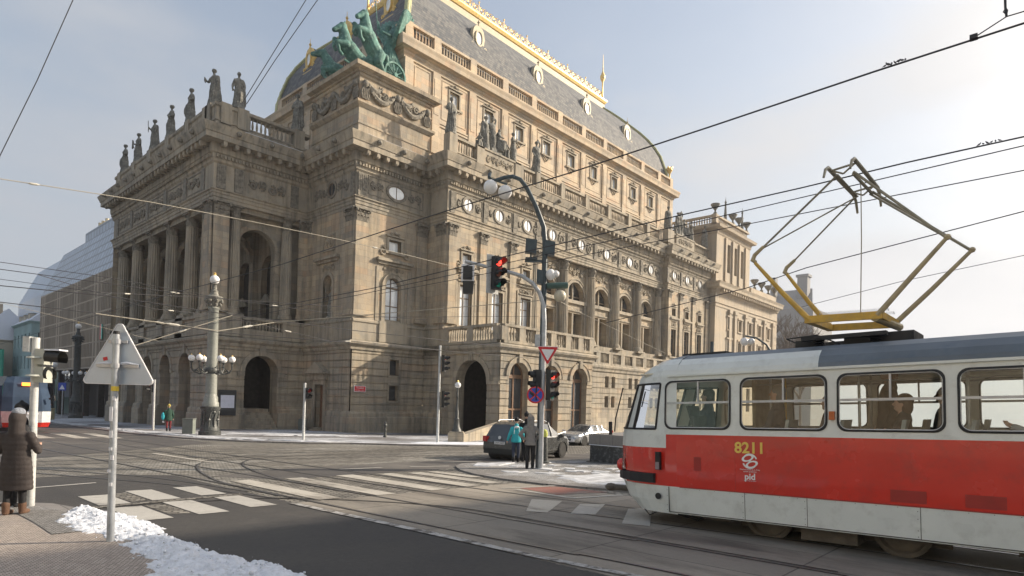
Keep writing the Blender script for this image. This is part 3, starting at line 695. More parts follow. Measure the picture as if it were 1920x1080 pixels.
# oval windows: each one a window
def window_obj(kind, fn, uc, w_, z0, z1, d, mull=1, trans=(), glass='glass', fm_='frame', arch=False, name='window', ft=.07):
    b = TB()
    if kind == 'o':
        n = 20; zc = (z0+z1)/2; rz = (z1-z0)/2
        for i in range(n):
            a, c = 2*pi*i/n, 2*pi*(i+1)/n; P = []
            for dd in (d-.06, d+.04):
                for ang, k in ((a, -ft), (c, -ft), (c, 0), (a, 0)): P.append(fn(uc+cos(ang)*(w_/2+k), zc+sin(ang)*(rz+k), dd))
            b.add(P, [(0, 1, 2, 3), (7, 6, 5, 4), (0, 4, 5, 1)])
        fbox(b, fn, uc-.02, uc+.02, z0, z1, d-.05, d+.02)
    else:
        zt = z1-(w_/2 if arch else 0)
        for s_ in (-1, 1): fbox(b, fn, uc+s_*(w_/2-ft/2)-ft/2, uc+s_*(w_/2-ft/2)+ft/2, z0, zt, d-.06, d+.04)
        fbox(b, fn, uc-w_/2, uc+w_/2, z0, z0+ft, d-.06, d+.04)
        if arch: archring(b, fn, uc, zt, w_/2-ft, ft, d-.06, d+.04); fbox(b, fn, uc-w_/2, uc+w_/2, zt-ft, zt+ft, d-.08, d+.04)
        else: fbox(b, fn, uc-w_/2, uc+w_/2, z1-ft, z1, d-.06, d+.04)
        for i in range(mull): u = uc-w_/2+w_*(i+1)/(mull+1); fbox(b, fn, u-ft/2, u+ft/2, z0, (z1-.05 if not arch else zt+w_/2*.9), d-.07, d+.04)
        for z in trans: fbox(b, fn, uc-w_/2, uc+w_/2, z-ft/2, z+ft/2, d-.08, d+.04)
    o = b.part(name, M[fm_]); o['_o'] = tuple(TH_OFF)
    p = TB(); n = 20
    if kind == 'o': p.add([fn(uc+cos(2*pi*i/n)*w_/2, (z0+z1)/2+sin(2*pi*i/n)*(z1-z0)/2, d) for i in range(n)], [tuple(range(n))])
    elif arch:
        zt = z1-w_/2; pts = [fn(uc-w_/2, z0, d), fn(uc+w_/2, z0, d)]+[fn(uc+cos(pi*i/12)*w_/2, zt+sin(pi*i/12)*w_/2, d) for i in range(13)]; p.add(pts, [tuple(range(len(pts)))])
    else: p.quad(fn(uc-w_/2, z0, d), fn(uc+w_/2, z0, d), fn(uc+w_/2, z1, d), fn(uc-w_/2, z1, d))
    q = p.part('pane', M[glass], o); del o['_o']; return o
for fn, c, rx in OV:  # the opening is a dark well with the glass set into it
    window_obj('o', fn, c, rx*2, 19.83, 21.07, -.02, glass='glass_dark' if fn is fp else 'glass', name='oval_window')
for c in MC:
    window_obj('r', fm, c, 1.6, 8.75, 12.7, .38, 1, (11.5,)); window_obj('r', fm, c, 1.15, 14.6, 15.75, .38, 0)
for c in RC:
    window_obj('r', fr, c, 1.5, 8.75, 12.7, .38, 1, (11.5,), 'glass_dark'); window_obj('r', fr, c, 1.1, 14.6, 15.7, .38, 0, (), 'glass_dark')
for c in LC: window_obj('r', lg, c+.55, 1.5, 8.75, 12.4, .9, 1, (11.3,), 'glass_dark'); window_obj('r', lg, c, 3.3, 13.9, 16.1, .6, 1, (), 'glass_dark', arch=True)
window_obj('r', fpy, 33.5, 1.75, 8.75, 12.65, .4, 1, (10.1,), arch=True); window_obj('r', fpy, 33.55, 1.35, 15.0, 16.1, .36, 0)
for z in (1.4, 3.75): window_obj('r', fpy, 33.9, 1.05, z, z+1.45, .4, 0, (), 'glass_dark')
for op in lo_ops: window_obj('r', lw, op[1], op[2], op[3], op[4], .42, 0, (), 'glass_dark')
for op in rp_ops: window_obj('r', rp, op[1], op[2], op[3], op[4], .42, 0, (), 'glass_dark')
for c in pa: window_obj('r', pf, c, 2.5, -1.6, 5.15, .7, 1, (1.0,), 'glass_dark', 'wood', arch=True, name='glazed_door', ft=.16)
d_ = TB(); fbox(d_, fp, 49.85, 51.35, -1.6, 2.7, .5, .6); fbox(d_, fp, 49.95, 50.5, -1.2, 2.5, .46, .5); fbox(d_, fp, 50.7, 51.25, -1.2, 2.5, .46, .5); d_.part('door', M['wood'])
nb = TB(); fbox(nb, pX(PX), 49.0, 50.5, 8.8, 12.6, .78, .8); nb.part('niche_back', M['stone_low'])
# ---- main cornice with modillions, dentils and lion masks
c = TB()
c.sweep(OUT, [(.3, 22.95), (1.15, 23.0), (1.15, 23.45), (1.22, 23.5), (1.24, 23.62), (1.42, 24.05), (1.44, 24.16), (.2, 24.24), (-.4, 24.24)])
def along(path, step, off, cb):
    for i in range(len(path)-1):
        a, b = V(path[i]), V(path[i+1]); d = (b-a); l = d.length; d.normalize(); nr = V((d.y, -d.x)); n = max(1, int(l/step))
        for k in range(n): cb(a+d*(l*(k+.5)/n), d, nr)
def modil(p, d, nr):
    q = p+nr*.7; c.obox((q.x, q.y, 22.82), V((d.x, d.y, 0)), V((nr.x, nr.y, 0)), U_, .16, .38, .17)
    q = p+nr*.95; c.sph((q.x, q.y, 22.68), .17, 7)
along(OUT[:-1], .92, 0, modil)
CRN = c; CRN.cur = 1
dt = ENT; along(OUT[:-1], .3, 0, lambda p, d, nr: dt.obox((p.x+nr.x*.26, p.y+nr.y*.26, 21.92), V((d.x, d.y, 0)), V((nr.x, nr.y, 0)), U_, .085, .1, .14)); dt.part('entablature', M['stone_trim'])
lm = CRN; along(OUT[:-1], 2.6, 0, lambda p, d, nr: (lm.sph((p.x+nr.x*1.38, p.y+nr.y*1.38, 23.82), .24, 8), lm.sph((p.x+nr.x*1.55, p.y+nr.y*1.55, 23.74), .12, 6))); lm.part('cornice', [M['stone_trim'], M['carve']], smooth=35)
sw = TB(); sw.sweep([(QX+2, QY), (PX, QY)], [(.1, 24.25), (1.3, 24.2), (1.3, 24.25), (.1, 24.32)]); sw.sweep([(PX+.2, PYY), (MX, PYY), (MX, MY)], [(.1, 24.25), (1.3, 24.2), (1.3, 24.24), (.1, 24.29)]); sw.part('snow_on_cornice', M['snow'])
# ---- parapet
pp = TB()
base = [(-.55, 24.2), (.05, 24.2), (.05, 24.6), (-.02, 24.65), (-.02, 25.0), (.06, 25.05), (.06, 25.15), (-.55, 25.15)]
pp.sweep([(PX, PEND), (QX, PEND), (QX, QY), (PX, QY)], base); pp.sweep([(MX, 46), (MX, MY), (RX, MY), (RX, RY), (EX, RY), (EX, 50)], base)
full = [(-.5, 25.1), (-.02, 25.1), (-.02, 26.2), (.1, 26.3), (.1, 26.55), (-.6, 26.55)]
pp.sweep([(PX, PEND), (QX, PEND), (QX, QY), (23.6, QY)], full)
pp.sweep([(23.6, QY), (PX, QY)], [(-.55, 26.22), (.1, 26.3), (.1, 26.55), (-.6, 26.55), (-.6, 26.22)])
for y in div[:1]+[55.3]+colY: pp.box(QX-.14, QX+.7, y-.55, y+.55, 24.9, 26.7)
pp.box(21.0, 21.9, QY-.14, QY+.7, 24.9, 26.68); pp.box(22.4, 23.4, QY-.14, QY+.7, 24.9, 26.7); pp.box(27.7, 28.7, QY-.12, QY+.7, 24.9, 26.7)
pp.part('parapet', M['stone_trim'])
b = TB(); balusters(b, fq, 23.7, 27.6, 25.1, 26.25, .3, .36, 1.15); b.part('balustrade', M['stone_trim'], smooth=40)
bal_run(fm, MX+1.0, 41.0, 25.1, 26.6, .28, base=.05, step=.33)
for u in (37.75, 41.35, 46.9): pd = TB(); pd.box(u-.5, u+.5, MY-.1, MY+.75, 24.9, 26.68); pd.part('pedestal', M['stone_trim'])
pd = TB()
pd.box(41.35, 46.9, MY+.0, MY+.5, 25.1, 26.55); pd.box(RX-.4, RX+1.4, RY-.12, RY+.7, 24.9, 26.75); pd.box(80.5, 86.3, RY+.0, RY+.5, 25.1, 26.55)
pd.sweep([(80.4, RY), (86.4, RY)], [(-.6, 26.5), (.1, 26.52), (.1, 26.7), (-.6, 26.7)]); pd.sweep([(40.9, MY), (47.3, MY)], [(-.6, 26.5), (.1, 26.52), (.1, 26.7), (-.6, 26.7)])
relief(pd, fm, 42.2, 46.2, 25.3, 26.4, 77, -.02); relief(pd, fr, 81.2, 85.6, 25.3, 26.4, 78, -.02)
pd.part('parapet_panel', M['stone_trim'])
bx = [47.4, 50.2, 54.6, 59.4, 64.2, 69.0, 73.8, RX-.4]
for a, bb in zip(bx, bx[1:]):
    bal_run(fm, a+.35, bb-.35, 25.1, 26.6, .28, base=.05, step=.34)
    q = TB(); q.box(a-.35, a+.35, MY-.08, MY+.6, 24.95, 26.66); q.part('pedestal', M['stone_trim'])
bal_run(fr, RX+1.4, 80.5, 25.1, 26.6, .28, base=.05, step=.34); bal_run(fr, 86.5, EX, 25.1, 26.6, .28, base=.05, step=.34)
# ---- pylon attic carrying the chariot
at = TB(); A0, A1, B0, B1 = 29.5, 37.5, 45.9, 53.8
ring = [(A0, B1), (A0, B0), (A1, B0), (A1, B1)]
at.sweep(ring, [(-.4, 24.2), (.12, 24.2), (.12, 24.75), (.0, 24.85), (0, 25.6), (.08, 25.66), (.08, 25.78), (0, 25.84), (0, 27.1), (.1, 27.15), (.34, 27.4), (.36, 27.6), (.0, 27.75), (0, 29.75), (.12, 29.85), (.14, 30.05), (.3, 30.1), (.3, 30.25), (.72, 30.35), (.76, 30.7), (-.4, 30.72)])
at.box(A0+.1, A1-.1, B0+.1, B1, 24.3, 30.65)
for i in range(44): u = A0-.1+i*.19; at.box(u, u+.1, B0-.26, B0-.12, 30.08, 30.24)
at.part('attic_block', M['stone'])
ga = TB(); fa = pY(B0-.02); fb = pX(A0-.02)
def garland(fn, u0, u1, z, sag):
    pts = [fn(u0+(u1-u0)*i/14, z-sag*sin(pi*i/14)**.9, -.1) for i in range(15)]; ga.tube(pts, [.12+.14*sin(pi*i/14) for i in range(15)], 7)
    for i in range(1, 14):
        for k in range(3): p = V(pts[i]); ga.sph(p+V((random.uniform(-.16, .16), random.uniform(-.16, .16), random.uniform(-.2, .2))), .11, 6)
def mask(fn, u):
    ga.sph(fn(u, 29.2, -.12), .3, 10, (1, 1, 1.2)); 
    for k in range(5): ga.tube([fn(u+(k-2)*.11, 28.9, -.1), fn(u+(k-2)*.2, 28.4, -.14), fn(u+(k-2)*.13, 27.85, -.1)], .07, 5)
for fn, l in ((fa, [30.0, 33.5, 37.0]), (fb, [46.3, 49.8, 53.2])):
    for u in l: mask(fn, u)
    for a, b2 in zip(l, l[1:]): garland(fn, a+.25, b2-.25, 29.3, 1.15); garland(fn, a+.25, (a+b2)/2, 29.4, .5); relief(ga, fn, a+.9, b2-.9, 28.1, 29.4, int(a), -.03)
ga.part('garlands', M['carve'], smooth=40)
# ---- raised stage block
sb = TB(); SX0, SX1, SY0, SY1 = 36.1, 91.0, 48.5, 76.5
fs = pY(SY0); fsx = pX(SX0)
SWC = [63.4+5.15*k for k in range(-4, 5)]; SPL = [63.4+5.15*(k+.5) for k in range(-5, 5)]
wall(sb, fs, SX0, SX1, 24, 35.6, [('r', c, 1.35, 32.6, 34.25) for c in SWC], .45)
wall(sb, fsx, SY0, SY1, 24, 35.6, [], .4); wall(sb, pX(SX1), SY0, SY1, 24, 35.6, [], .4); wall(sb, pY(SY1), SX0, SX1, 24, 35.6)
for u in SPL: fbox(sb, fs, u-.5, u+.5, 27, 35.3, -.16, 0); fbox(sb, fs, u-.32, u+.32, 31, 34.6, -.2, -.16)
for i in range(5): y = 50.5+5.4*i; fbox(sb, fsx, y-.5, y+.5, 27, 35.3, -.16, 0)
for a in (SX0+.5, SX1-.5): fbox(sb, fs, a-.5, a+.5, 27, 35.3, -.2, 0)
us = [SX0+1]+[x for u in SPL for x in (u-.5, u+.5)]+[SX1-1]
for i in range(0, len(us), 2): frame_rect(sb, fs, us[i]+.3, us[i+1]-.3, 30.9, 35.0, .08, -.05); fbox(sb, fs, us[i]+.05, us[i+1]-.05, 30.3, 30.45, -.12, 0)
sb.sweep([(SX0, SY1), (SX0, SY0), (SX1, SY0), (SX1, SY1)], [(0, 30.0), (.1, 30.0), (.1, 30.2), (0, 30.25)])
sb.sweep([(SX0, SY1), (SX0, SY0), (SX1, SY0), (SX1, SY1)], [(.0, 35.2), (.14, 35.25), (.16, 35.55), (.3, 35.7), (.3, 35.9), (.85, 36.05), (.9, 36.4), (1.02, 36.75), (1.02, 36.9), (.1, 37.0), (-.3, 37.0)])
sb.sweep([(SX0, SY1), (SX0, SY0), (SX1, SY0), (SX1, SY1)], [(-.35, 36.95), (.06, 36.95), (.06, 37.35), (-.35, 37.35)])
sb.part('stage_block_wall', M['stone_up'])
for cc in SWC:
    window_obj('r', fs, cc, 1.35, 32.6, 34.25, .3, 1, (), 'glass', 'cream')
t = TB()
for cc in SWC:
    TP(); wframe(fs, cc, 1.35, 32.6, 34.25, .2, -.08); t.tube([fs(cc-.7, 32.35, -.1), fs(cc-.3, 32.1, -.12), fs(cc, 31.8, -.14), fs(cc+.3, 32.1, -.12), fs(cc+.7, 32.35, -.1)], .08, 6)
TP()
up = [SX0+.45]+SPL+[SX1-.45]
for a, b2 in zip(up, up[1:]):
    bal_run(fs, a+.45, b2-.45, 37.3, 38.95, .12, base=.12, rail=.24, step=.36, m='stone_up')
for a in up:
    q = TB(); fbox(q, fs, a-.45, a+.45, 37.3, 39.02, -.14, .4); q.part('pedestal', M['stone_up'])
for i in range(5):
    y = SY0+.6+i*6.2; q = TB(); fbox(q, fsx, y-.5, y+.5, 37.3, 39.0, -.12, .4); q.part('pedestal', M['stone_up'])
    if i < 4: bal_run(fsx, y+.5, y+5.7, 37.3, 38.95, .12, base=.12, rail=.24, step=.42, m='stone_up')
# ---- roof: four curved slopes
RP = [(.45, 37.0), (.6, 39.0), (.95, 40.6), (1.5, 42.5), (2.2, 43.9), (3.0, 45.1), (4.0, 46.25), (5.0, 47.2), (6.2, 48.35), (7.4, 49.35), (8.5, 50.15)]
rf = TB(); P = []; k = len(RP)
for t_, z in RP: P += [(SX0+t_, SY0+t_, z), (SX1-t_, SY0+t_, z), (SX1-t_, SY1-t_, z), (SX0+t_, SY1-t_, z)]
rf.add(P, [(j*4+i, j*4+(i+1) % 4, (j+1)*4+(i+1) % 4, (j+1)*4+i) for j in range(k-1) for i in range(4)])
RO = rf.part('roof', M['roof']); RO['_o'] = tuple(TH_OFF)
hp = TB()
for sx_, sy_, x0, y0 in ((1, 1, SX0, SY0), (-1, 1, SX1, SY0), (-1, -1, SX1, SY1), (1, -1, SX0, SY1)):
    pts = [(x0+sx_*(t_-.05), y0+sy_*(t_-.05), z+.08) for t_, z in RP]; hp.tube(pts, .24, 8); hp.tube([(x+sx_*.25, y-sy_*.1, z+.14) for x, y, z in pts], .09, 6); hp.tube([(x-sx_*.1, y+sy_*.25, z+.14) for x, y, z in pts], .12, 6)
    for j in range(1, 9):
        for q in (0, .5): a, b2 = V(pts[j]), V(pts[j+1]); hp.sph(a.lerp(b2, q)+V((-sx_*.1, -sy_*.1, .12)), .13, 7)
hp.part('hip_ridges', M['hipgreen'], RO, smooth=40)
D = 8.5; rr = [(SX0+D, SY1-D), (SX0+D, SY0+D), (SX1-D, SY0+D), (SX1-D, SY1-D)]
rb = TB(); rb.sweep(rr, [(-.2, 49.9), (.28, 50.0), (.3, 50.85), (.1, 50.9)], closed=True); rb.box(SX0+D, SX1-D, SY0+D, SY1-D, 50.2, 51.2); rb.part('ridge_band', M['cream'], RO)
rg = TB(); rg.sweep(rr, [(.05, 50.85), (.42, 50.95), (.6, 51.3), (.6, 51.5), (.0, 51.6)], closed=True); rg.part('ridge_moulding', M['gold'], RO)
cg = TB(); rq = random.Random(3)
def cresting(a, b, step=1.15):
    a, b = V(a), V(b); d = b-a; l = d.length; d.normalize(); n = int(l/step); nr = V((d.y, -d.x))
    for i in range(n+1):
        p = a+d*(l*i/n); big = i % 4 == 0
        cg.cyl((p.x, p.y, 51.5), (p.x, p.y, 53.3 if big else 52.6), .06, .03, 6); cg.sph((p.x, p.y, 53.35 if big else 52.65), .13 if big else .08, 6)
        if i < n:
            for s_ in (-1, 1):
                fnn = lambda u, z, dd: (p.x+d.x*u+nr.x*dd, p.y+d.y*u+nr.y*dd, z)
                fspiral(cg, fnn, step*.5+s_*.26, 52.05, .27, s_, 1.4, .05, 0, pi/2); fspiral(cg, fnn, step*.5+s_*.22, 52.6, .2, -s_, 1.3, .045, 0, pi/2)
            cg.tube([fnn(0, 51.65, 0), fnn(step, 51.65, 0)], .06, 5); cg.tube([fnn(0, 52.95, 0), fnn(step*.5, 52.75, 0), fnn(step, 52.95, 0)], .035, 4)
for i in range(4): cresting(rr[i], rr[(i+1) % 4])
cg.part('ridge_cresting', M['gold'], RO)
def dormer(x, y, z, sgn):   # on the front slope facing -Y, or on the side slope facing -X
    fn = (lambda u, zz, d: (x+u, y+d, z+zz)) if sgn == 'Y' else (lambda u, zz, d: (x+d, y-u, z+zz))
    d = TB(); n = 20
    body = [(-.95, 0), (.95, 0), (1.0, .5), (.85, 1.2), (.95, 1.9), (.8, 2.6), (.5, 3.0), (0, 3.15), (-.5, 3.0), (-.8, 2.6), (-.95, 1.9), (-.85, 1.2), (-1.0, .5)]
    nb = len(body); P = [fn(u, zz, 0) for u, zz in body]+[fn(u, zz, .5) for u, zz in body]
    d.add(P, [tuple(range(nb))]+[(i, (i+1) % nb, (i+1) % nb+nb, i+nb) for i in range(nb)])
    fbox(d, fn, -1.1, 1.1, -.25, .12, -.2, .5); fbox(d, fn, -1.0, 1.0, .12, .35, -.1, .4)
    for i in range(n):
        a, c_ = 2*pi*i/n, 2*pi*(i+1)/n; P = []
        for dd in (-.14, 0):
            for ang, k_ in ((a, 0), (c_, 0), (c_, .17), (a, .17)): P.append(fn(cos(ang)*(.46+k_), 1.65+sin(ang)*(.75+k_), dd))
        d.add(P, [(0, 1, 2, 3), (7, 6, 5, 4), (0, 4, 5, 1), (2, 6, 7, 3)])
    d.lathe(fn(0, 3.1, .1), [(.14, 0), (.08, .3), (.18, .45), (.04, .7), (.02, 1.2)], 8)
    for s_ in (-1, 1): fspiral(d, fn, s_*1.0, .7, .28, s_, 1.3, .09, -.02, 0)
    o = d.part('dormer', M['goldpaint'] if sgn == 'X' else M['cream'], RO, smooth=30)
    h = TB(); cone = []
    for j, (sc, dd) in enumerate(((1, .3), (.75, 2.6), (.1, 4.6))):
        for u, zz in body[2:]: cone.append(fn(u*sc, zz*(1 if j == 0 else .97 if j == 1 else .95)+(.0 if j == 0 else .3*j), dd))
    m_ = nb-2; h.add(cone, [(j*m_+i, j*m_+i+1, (j+1)*m_+i+1, (j+1)*m_+i) for j in range(2) for i in range(m_-1)])
    h.v = [(a-TH_OFF.x, b_-TH_OFF.y, c_-TH_OFF.z) for a, b_, c_ in h.v]; h.build('dormer_roof', M['roof'], RO, 60)
    g_ = TB(); g_.add([fn(cos(2*pi*i/n)*.46, 1.65+sin(2*pi*i/n)*.75, -.03) for i in range(n)], [tuple(range(n))]); g_.v = [(a-TH_OFF.x, b_-TH_OFF.y, c_-TH_OFF.z) for a, b_, c_ in g_.v]; g_.build('dormer_pane', M['glass'], RO)
for x in (47.5, 58.1, 68.7, 79.3): dormer(x, 49.95, 41.2, 'Y')
for y in (53.4, 61.6, 69.8): dormer(37.55, y, 41.6, 'X')
del RO['_o']
for x, y in ((40.0, 77.5), (SX1-.6, SY0+.2), (SX1-.5, 60)):
    tt = TB()
    tt.lathe((x, y, 37.3), [(.3, 0), (.3, .5), (.15, .7), (.13, 2.4), (.22, 2.6), (.5, 3.1), (.42, 3.3), (.2, 3.4)], 10)
    for k in range(6): tt.sph((x+cos(k)*.35, y+sin(k)*.35, 40.6+.2*(k % 2)), .22, 6)
    tt.part('gilded_torch', M['gold'], smooth=40)
for x, y in ((SX1-D, SY0+D), (SX1-D, SY1-D), (SX0+D, SY1-D), (SX0+D, SY0+D)):
    fi = TB(); fi.lathe((x, y, 51.5), [(.3, 0), (.25, .5), (.12, 1.5), (.12, 3.0), (.4, 3.6), (.45, 4.0), (.3, 4.3), (.1, 4.8), (.05, 6.0), (.02, 7.6)], 10)
    fi.part('gilded_finial', M['gold'], smooth=40)
# flat roofs behind parapets and an unseen back
fl_ = TB(); fl_.box(QX+.4, PX+.1, QY+.4, PEND-.3, 24.0, 24.4); fl_.box(MX, EX-.4, MY+.6, SY0+.1, 24.0, 24.4); fl_.box(PX, SX0, 53.8, PEND+8, 24.0, 24.5); fl_.box(SX0, EX, SY0, 90, -4, 24.0); fl_.part('flat_roof', M['stone_trim'])
# small fittings
nf = TB(); fbox(nf, fq, 21.4, 22.9, -.2, 2.0, -.45, -.3); nf.part('notice_board', M['glass_dark'])
npn = TB(); fbox(npn, fq, 21.58, 22.72, .45, 1.55, -.5, -.455); npn.part('notice_sheet', mat('notice_paper', (.62, .64, .74), .6, var=.1))
# ============================================================ SCULPTURE
def figure_prims(rnd, pose, s=1.0):
    P = []; lean = rnd.uniform(-.06, .06); k = rnd.choice((-1, 1))
    P.append(('loft', [(0, 0, 0, .50, .40), (0, 0, .12, .50, .42), (0, .02, .7, .40, .34), (k*.03, 0, 1.25, .37, .30), (k*.06, 0, 1.62, .36, .29), (k*.03, .0, 1.9, .27, .22), (0, 0, 2.15, .31, .22), (0, .01, 2.38, .33, .21), (0, .02, 2.52, .27, .17), (0, .02, 2.60, .13, .12)]))
    P.append(('c', (k*.14, -.20, .35), (k*.16, -.2, 1.25), .13, .18))
    P.append(('c', (0, .02, 2.5), (lean, 0, 2.78), .10, .09)); P.append(('e', (lean, -.03, 2.93), (.145, .175, .20))); P.append(('e', (lean, .07, 2.98), (.17, .16, .17)))
    P.append(('e', (lean, -.19, 2.90), (.03, .04, .05)))
    if pose == 'hat': P.append(('e', (lean, 0, 3.1), (.2, .2, .08)))
    def arm(sx, el, ha, r=.1): P.extend([('c', (sx*.30, .02, 2.44), el, r*1.15, r*.9), ('c', el, ha, r*.85, r*.6), ('e', ha, (.07, .07, .09))])
    if pose == 'staff':
        arm(-1, (-.48, -.1, 2.1), (-.50, -.35, 2.35)); arm(1, (.42, .05, 1.98), (.30, -.22, 1.75)); P.append(('c', (-.52, -.38, 1.9), (-.54, -.42, 3.0), .045, .045))
    elif pose == 'fold': arm(-1, (-.46, -.06, 2.0), (-.02, -.3, 2.1)); arm(1, (.46, -.06, 2.0), (.05, -.3, 1.95))
    elif pose == 'lyre': arm(-1, (-.46, -.1, 1.98), (-.30, -.42, 2.0)); arm(1, (.42, .05, 1.95), (.2, -.3, 1.8)); P.extend([('c', (-.36, -.44, 1.5), (-.44, -.44, 2.35), .09, .06), ('c', (-.2, -.44, 1.5), (-.1, -.44, 2.3), .07, .05)])
    elif pose == 'shield': arm(-1, (-.46, 0, 2.0), (-.44, -.2, 1.7)); arm(1, (.44, .02, 2.0), (.32, -.22, 2.0)); P.append(('e', (-.50, -.16, 1.15), (.09, .26, .62)))
    elif pose == 'wreath': arm(-1, (-.44, -.16, 2.0), (-.42, -.45, 2.0)); arm(1, (.44, .02, 1.95), (.42, -.02, 1.55)); P.extend([('c', (-.55, -.48, 1.95), (-.38, -.55, 2.2), .06, .06), ('c', (-.38, -.55, 2.2), (-.26, -.5, 1.95), .06, .06), ('c', (-.55, -.48, 1.95), (-.3, -.52, 1.8), .06, .06)])
    elif pose == 'down': arm(-1, (-.44, .02, 1.95), (-.46, -.08, 1.5)); arm(1, (.44, .02, 1.95), (.46, -.06, 1.5))
    elif pose == 'up': arm(1, (.40, .0, 2.9), (.10, -.05, 3.25)); arm(-1, (-.44, .0, 2.0), (-.36, -.2, 1.6))
    elif pose == 'hat': arm(-1, (-.44, -.05, 1.98), (-.35, -.32, 1.9)); arm(1, (.44, .02, 1.95), (.4, -.1, 1.5))
    # cloak
    P.append(('c', (.30*k, .12, 2.45), (.42*k, .2, .5), .13, .17)); P.append(('c', (-.25, -.12, 2.3), (.25, -.16, 1.8), .1, .1))
    P.append(('e', (rnd.uniform(-.2, .2), .25, .3), (.3, .25, .4)))
    return P
def folds(seed, s, top=2.35):
    def f(co):
        z = co.z/s
        if .18 < z < top:
            a = atan2(co.y, co.x); r = sqrt(co.x**2+co.y**2)
            if r > 1e-3:
                d = .030*s*(sin(13*a+2.2*sin(z*1.7+seed))+.5*sin(29*a+seed+z*2)); co.x += co.x/r*d; co.y += co.y/r*d
        return co
    return f
def scale_prims(P, s):
    o = []
    for p in P:
        if p[0] == 'c': o.append(('c', V(p[1])*s, V(p[2])*s, p[3]*s, p[4]*s))
        elif p[0] == 'e': o.append(('e', V(p[1])*s, tuple(q*s for q in p[2]))+tuple(p[3:]))
        else: o.append(('loft', [tuple(q*s for q in r_) for r_ in p[1]]))
    return o
def statue_mesh(seed, pose, s=1.05, m='statue', base=True):
    rnd = random.Random(seed); P = scale_prims(figure_prims(rnd, pose), s)
    if base: P.append(('loft', [(0, 0, -.02, .55, .5), (0, 0, .14, .55, .5)]))
    return organic('statue', P, .055*s, M[m], folds(seed, s))
STD = [((20.95, 80.3), 'shield', 'leftmost statue of the portico parapet, robed and holding an object at its side'),
       ((20.95, 75.6), 'lyre', 'robed statue second from left on the portico parapet, carrying a lyre at its chest'),
       ((20.95, 70.5), 'staff', 'robed statue raising a short staff, third from left on the portico parapet'),
       ((20.95, 65.6), 'fold', 'robed statue with folded arms, fourth from left on the portico parapet'),
       ((20.95, 60.5), 'shield', 'robed statue with a tall shield, fifth from left on the portico parapet'),
       ((20.95, 55.3), 'wreath', 'robed statue holding a wreath forward at the outer corner of the portico'),
       ((22.6, 54.15), 'down', 'robed statue with lowered arms beside the portico corner, at the end of the balusters'),
       ((28.1, 54.15), 'fold', 'dark robed statue standing where the portico parapet meets the corner block'),
       ((37.75, 43.15), 'lyre', 'tall draped statue on the balustrade right of the bronze chariot block'),
       ((50.2, 43.15), 'up', 'statue lifting one arm over its head on the long facade balustrade'),
       ((78.75, 42.4), 'down', 'slim robed statue on the long balustrade under the roof\'s far corner'),
       ((90.7, 42.4), 'staff', 'small pale robed statue at the far end of the long balustrade')]
for i, ((x, y), pose, lab) in enumerate(STD):
    me = statue_mesh(i+3, pose, 1.07 if i < 7 else 1.14)
    o = obj('statue', me, loc=(x, y, 26.66), rot=(0, 0, -pi/2+(.35 if i in (5, 6, 7) else 0) if i < 8 and i != 6 else (-.25 if i != 6 else -.4)))
    tag(o, lab, 'statue', 'robed stone statues along the theatre parapet')
ns = statue_mesh(40, 'staff', .95); o = obj('statue', ns, loc=(29.75, 49.75, 8.82), rot=(0, 0, -pi/2)); tag(o, 'stone statue inside the arched niche above the small side door', 'statue')
def seated(seed, s=1.05):
    rnd = random.Random(seed)
    P = [('loft', [(0, 0, 0, .55, .5), (0, 0, .6, .5, .45), (0, .1, .95, .42, .4)]), ('c', (-.15, .05, 1.0), (-.2, -.5, .95), .2, .16), ('c', (.15, .05, 1.0), (.2, -.5, .95), .2, .16), ('c', (-.2, -.5, .95), (-.2, -.55, .2), .15, .12), ('c', (.2, -.5, .95), (.2, -.55, .2), .15, .12),
         ('c', (0, .1, 1.0), (0, .05, 1.75), .3, .26), ('c', (0, .05, 1.75), (0, 0, 2.0), .11, .1), ('e', (0, -.02, 2.12), (.14, .17, .19)), ('c', (-.28, .05, 1.72), (-.45, -.2, 1.35), .11, .09), ('c', (-.45, -.2, 1.35), (-.2, -.5, 1.3), .09, .07), ('c', (.28, .05, 1.72), (.5, -.05, 1.35), .11, .09), ('c', (.5, -.05, 1.35), (.45, -.4, 1.15), .09, .07)]
    return organic('figure', scale_prims(P, s), .055*s, M['statue'], folds(seed, s, 1.2))
def group(x0, y, lab, fl=1):
    g = thing('sculpture_group', lab, 'sculpture group', (x0, y, 26.62), 0, 'carved figure groups on the long balustrade')
    for k, (dx, dy, pose, rz, s, zz) in enumerate(((-1.6, .1, 'down', .2, 1.1, .12), (-.5, .3, 'up', -.3, 1.12, .35), (2.3, -.1, 'wreath', .5, .98, .1))):
        obj('figure', statue_mesh(60+k+int(x0), pose, s, base=False), g, loc=(dx*fl, dy, zz), rot=(0, 0, rz))
    obj('figure', seated(5+int(x0)), g, loc=(.4*fl, .1, .5), rot=(0, 0, .6)); obj('figure', seated(8+int(x0), .85), g, loc=(1.3*fl, 0, .0), rot=(0, 0, -.5)); obj('figure', seated(9+int(x0), .7), g, loc=(-2.4*fl, .1, 0), rot=(0, 0, -1.2))
    b = MB(); b.box(-2.8, 2.8, -.35, .5, 0, .12); b.box(-.9, 1.0, -.2, .5, .12, .55); b.build('base', M['statue'], g)
group(44.0, 43.15, 'stone figure group on the long balustrade nearest the corner block')
group(83.4, 42.4, 'far pale figure group on the balustrade beside the neighbouring palace', 1)

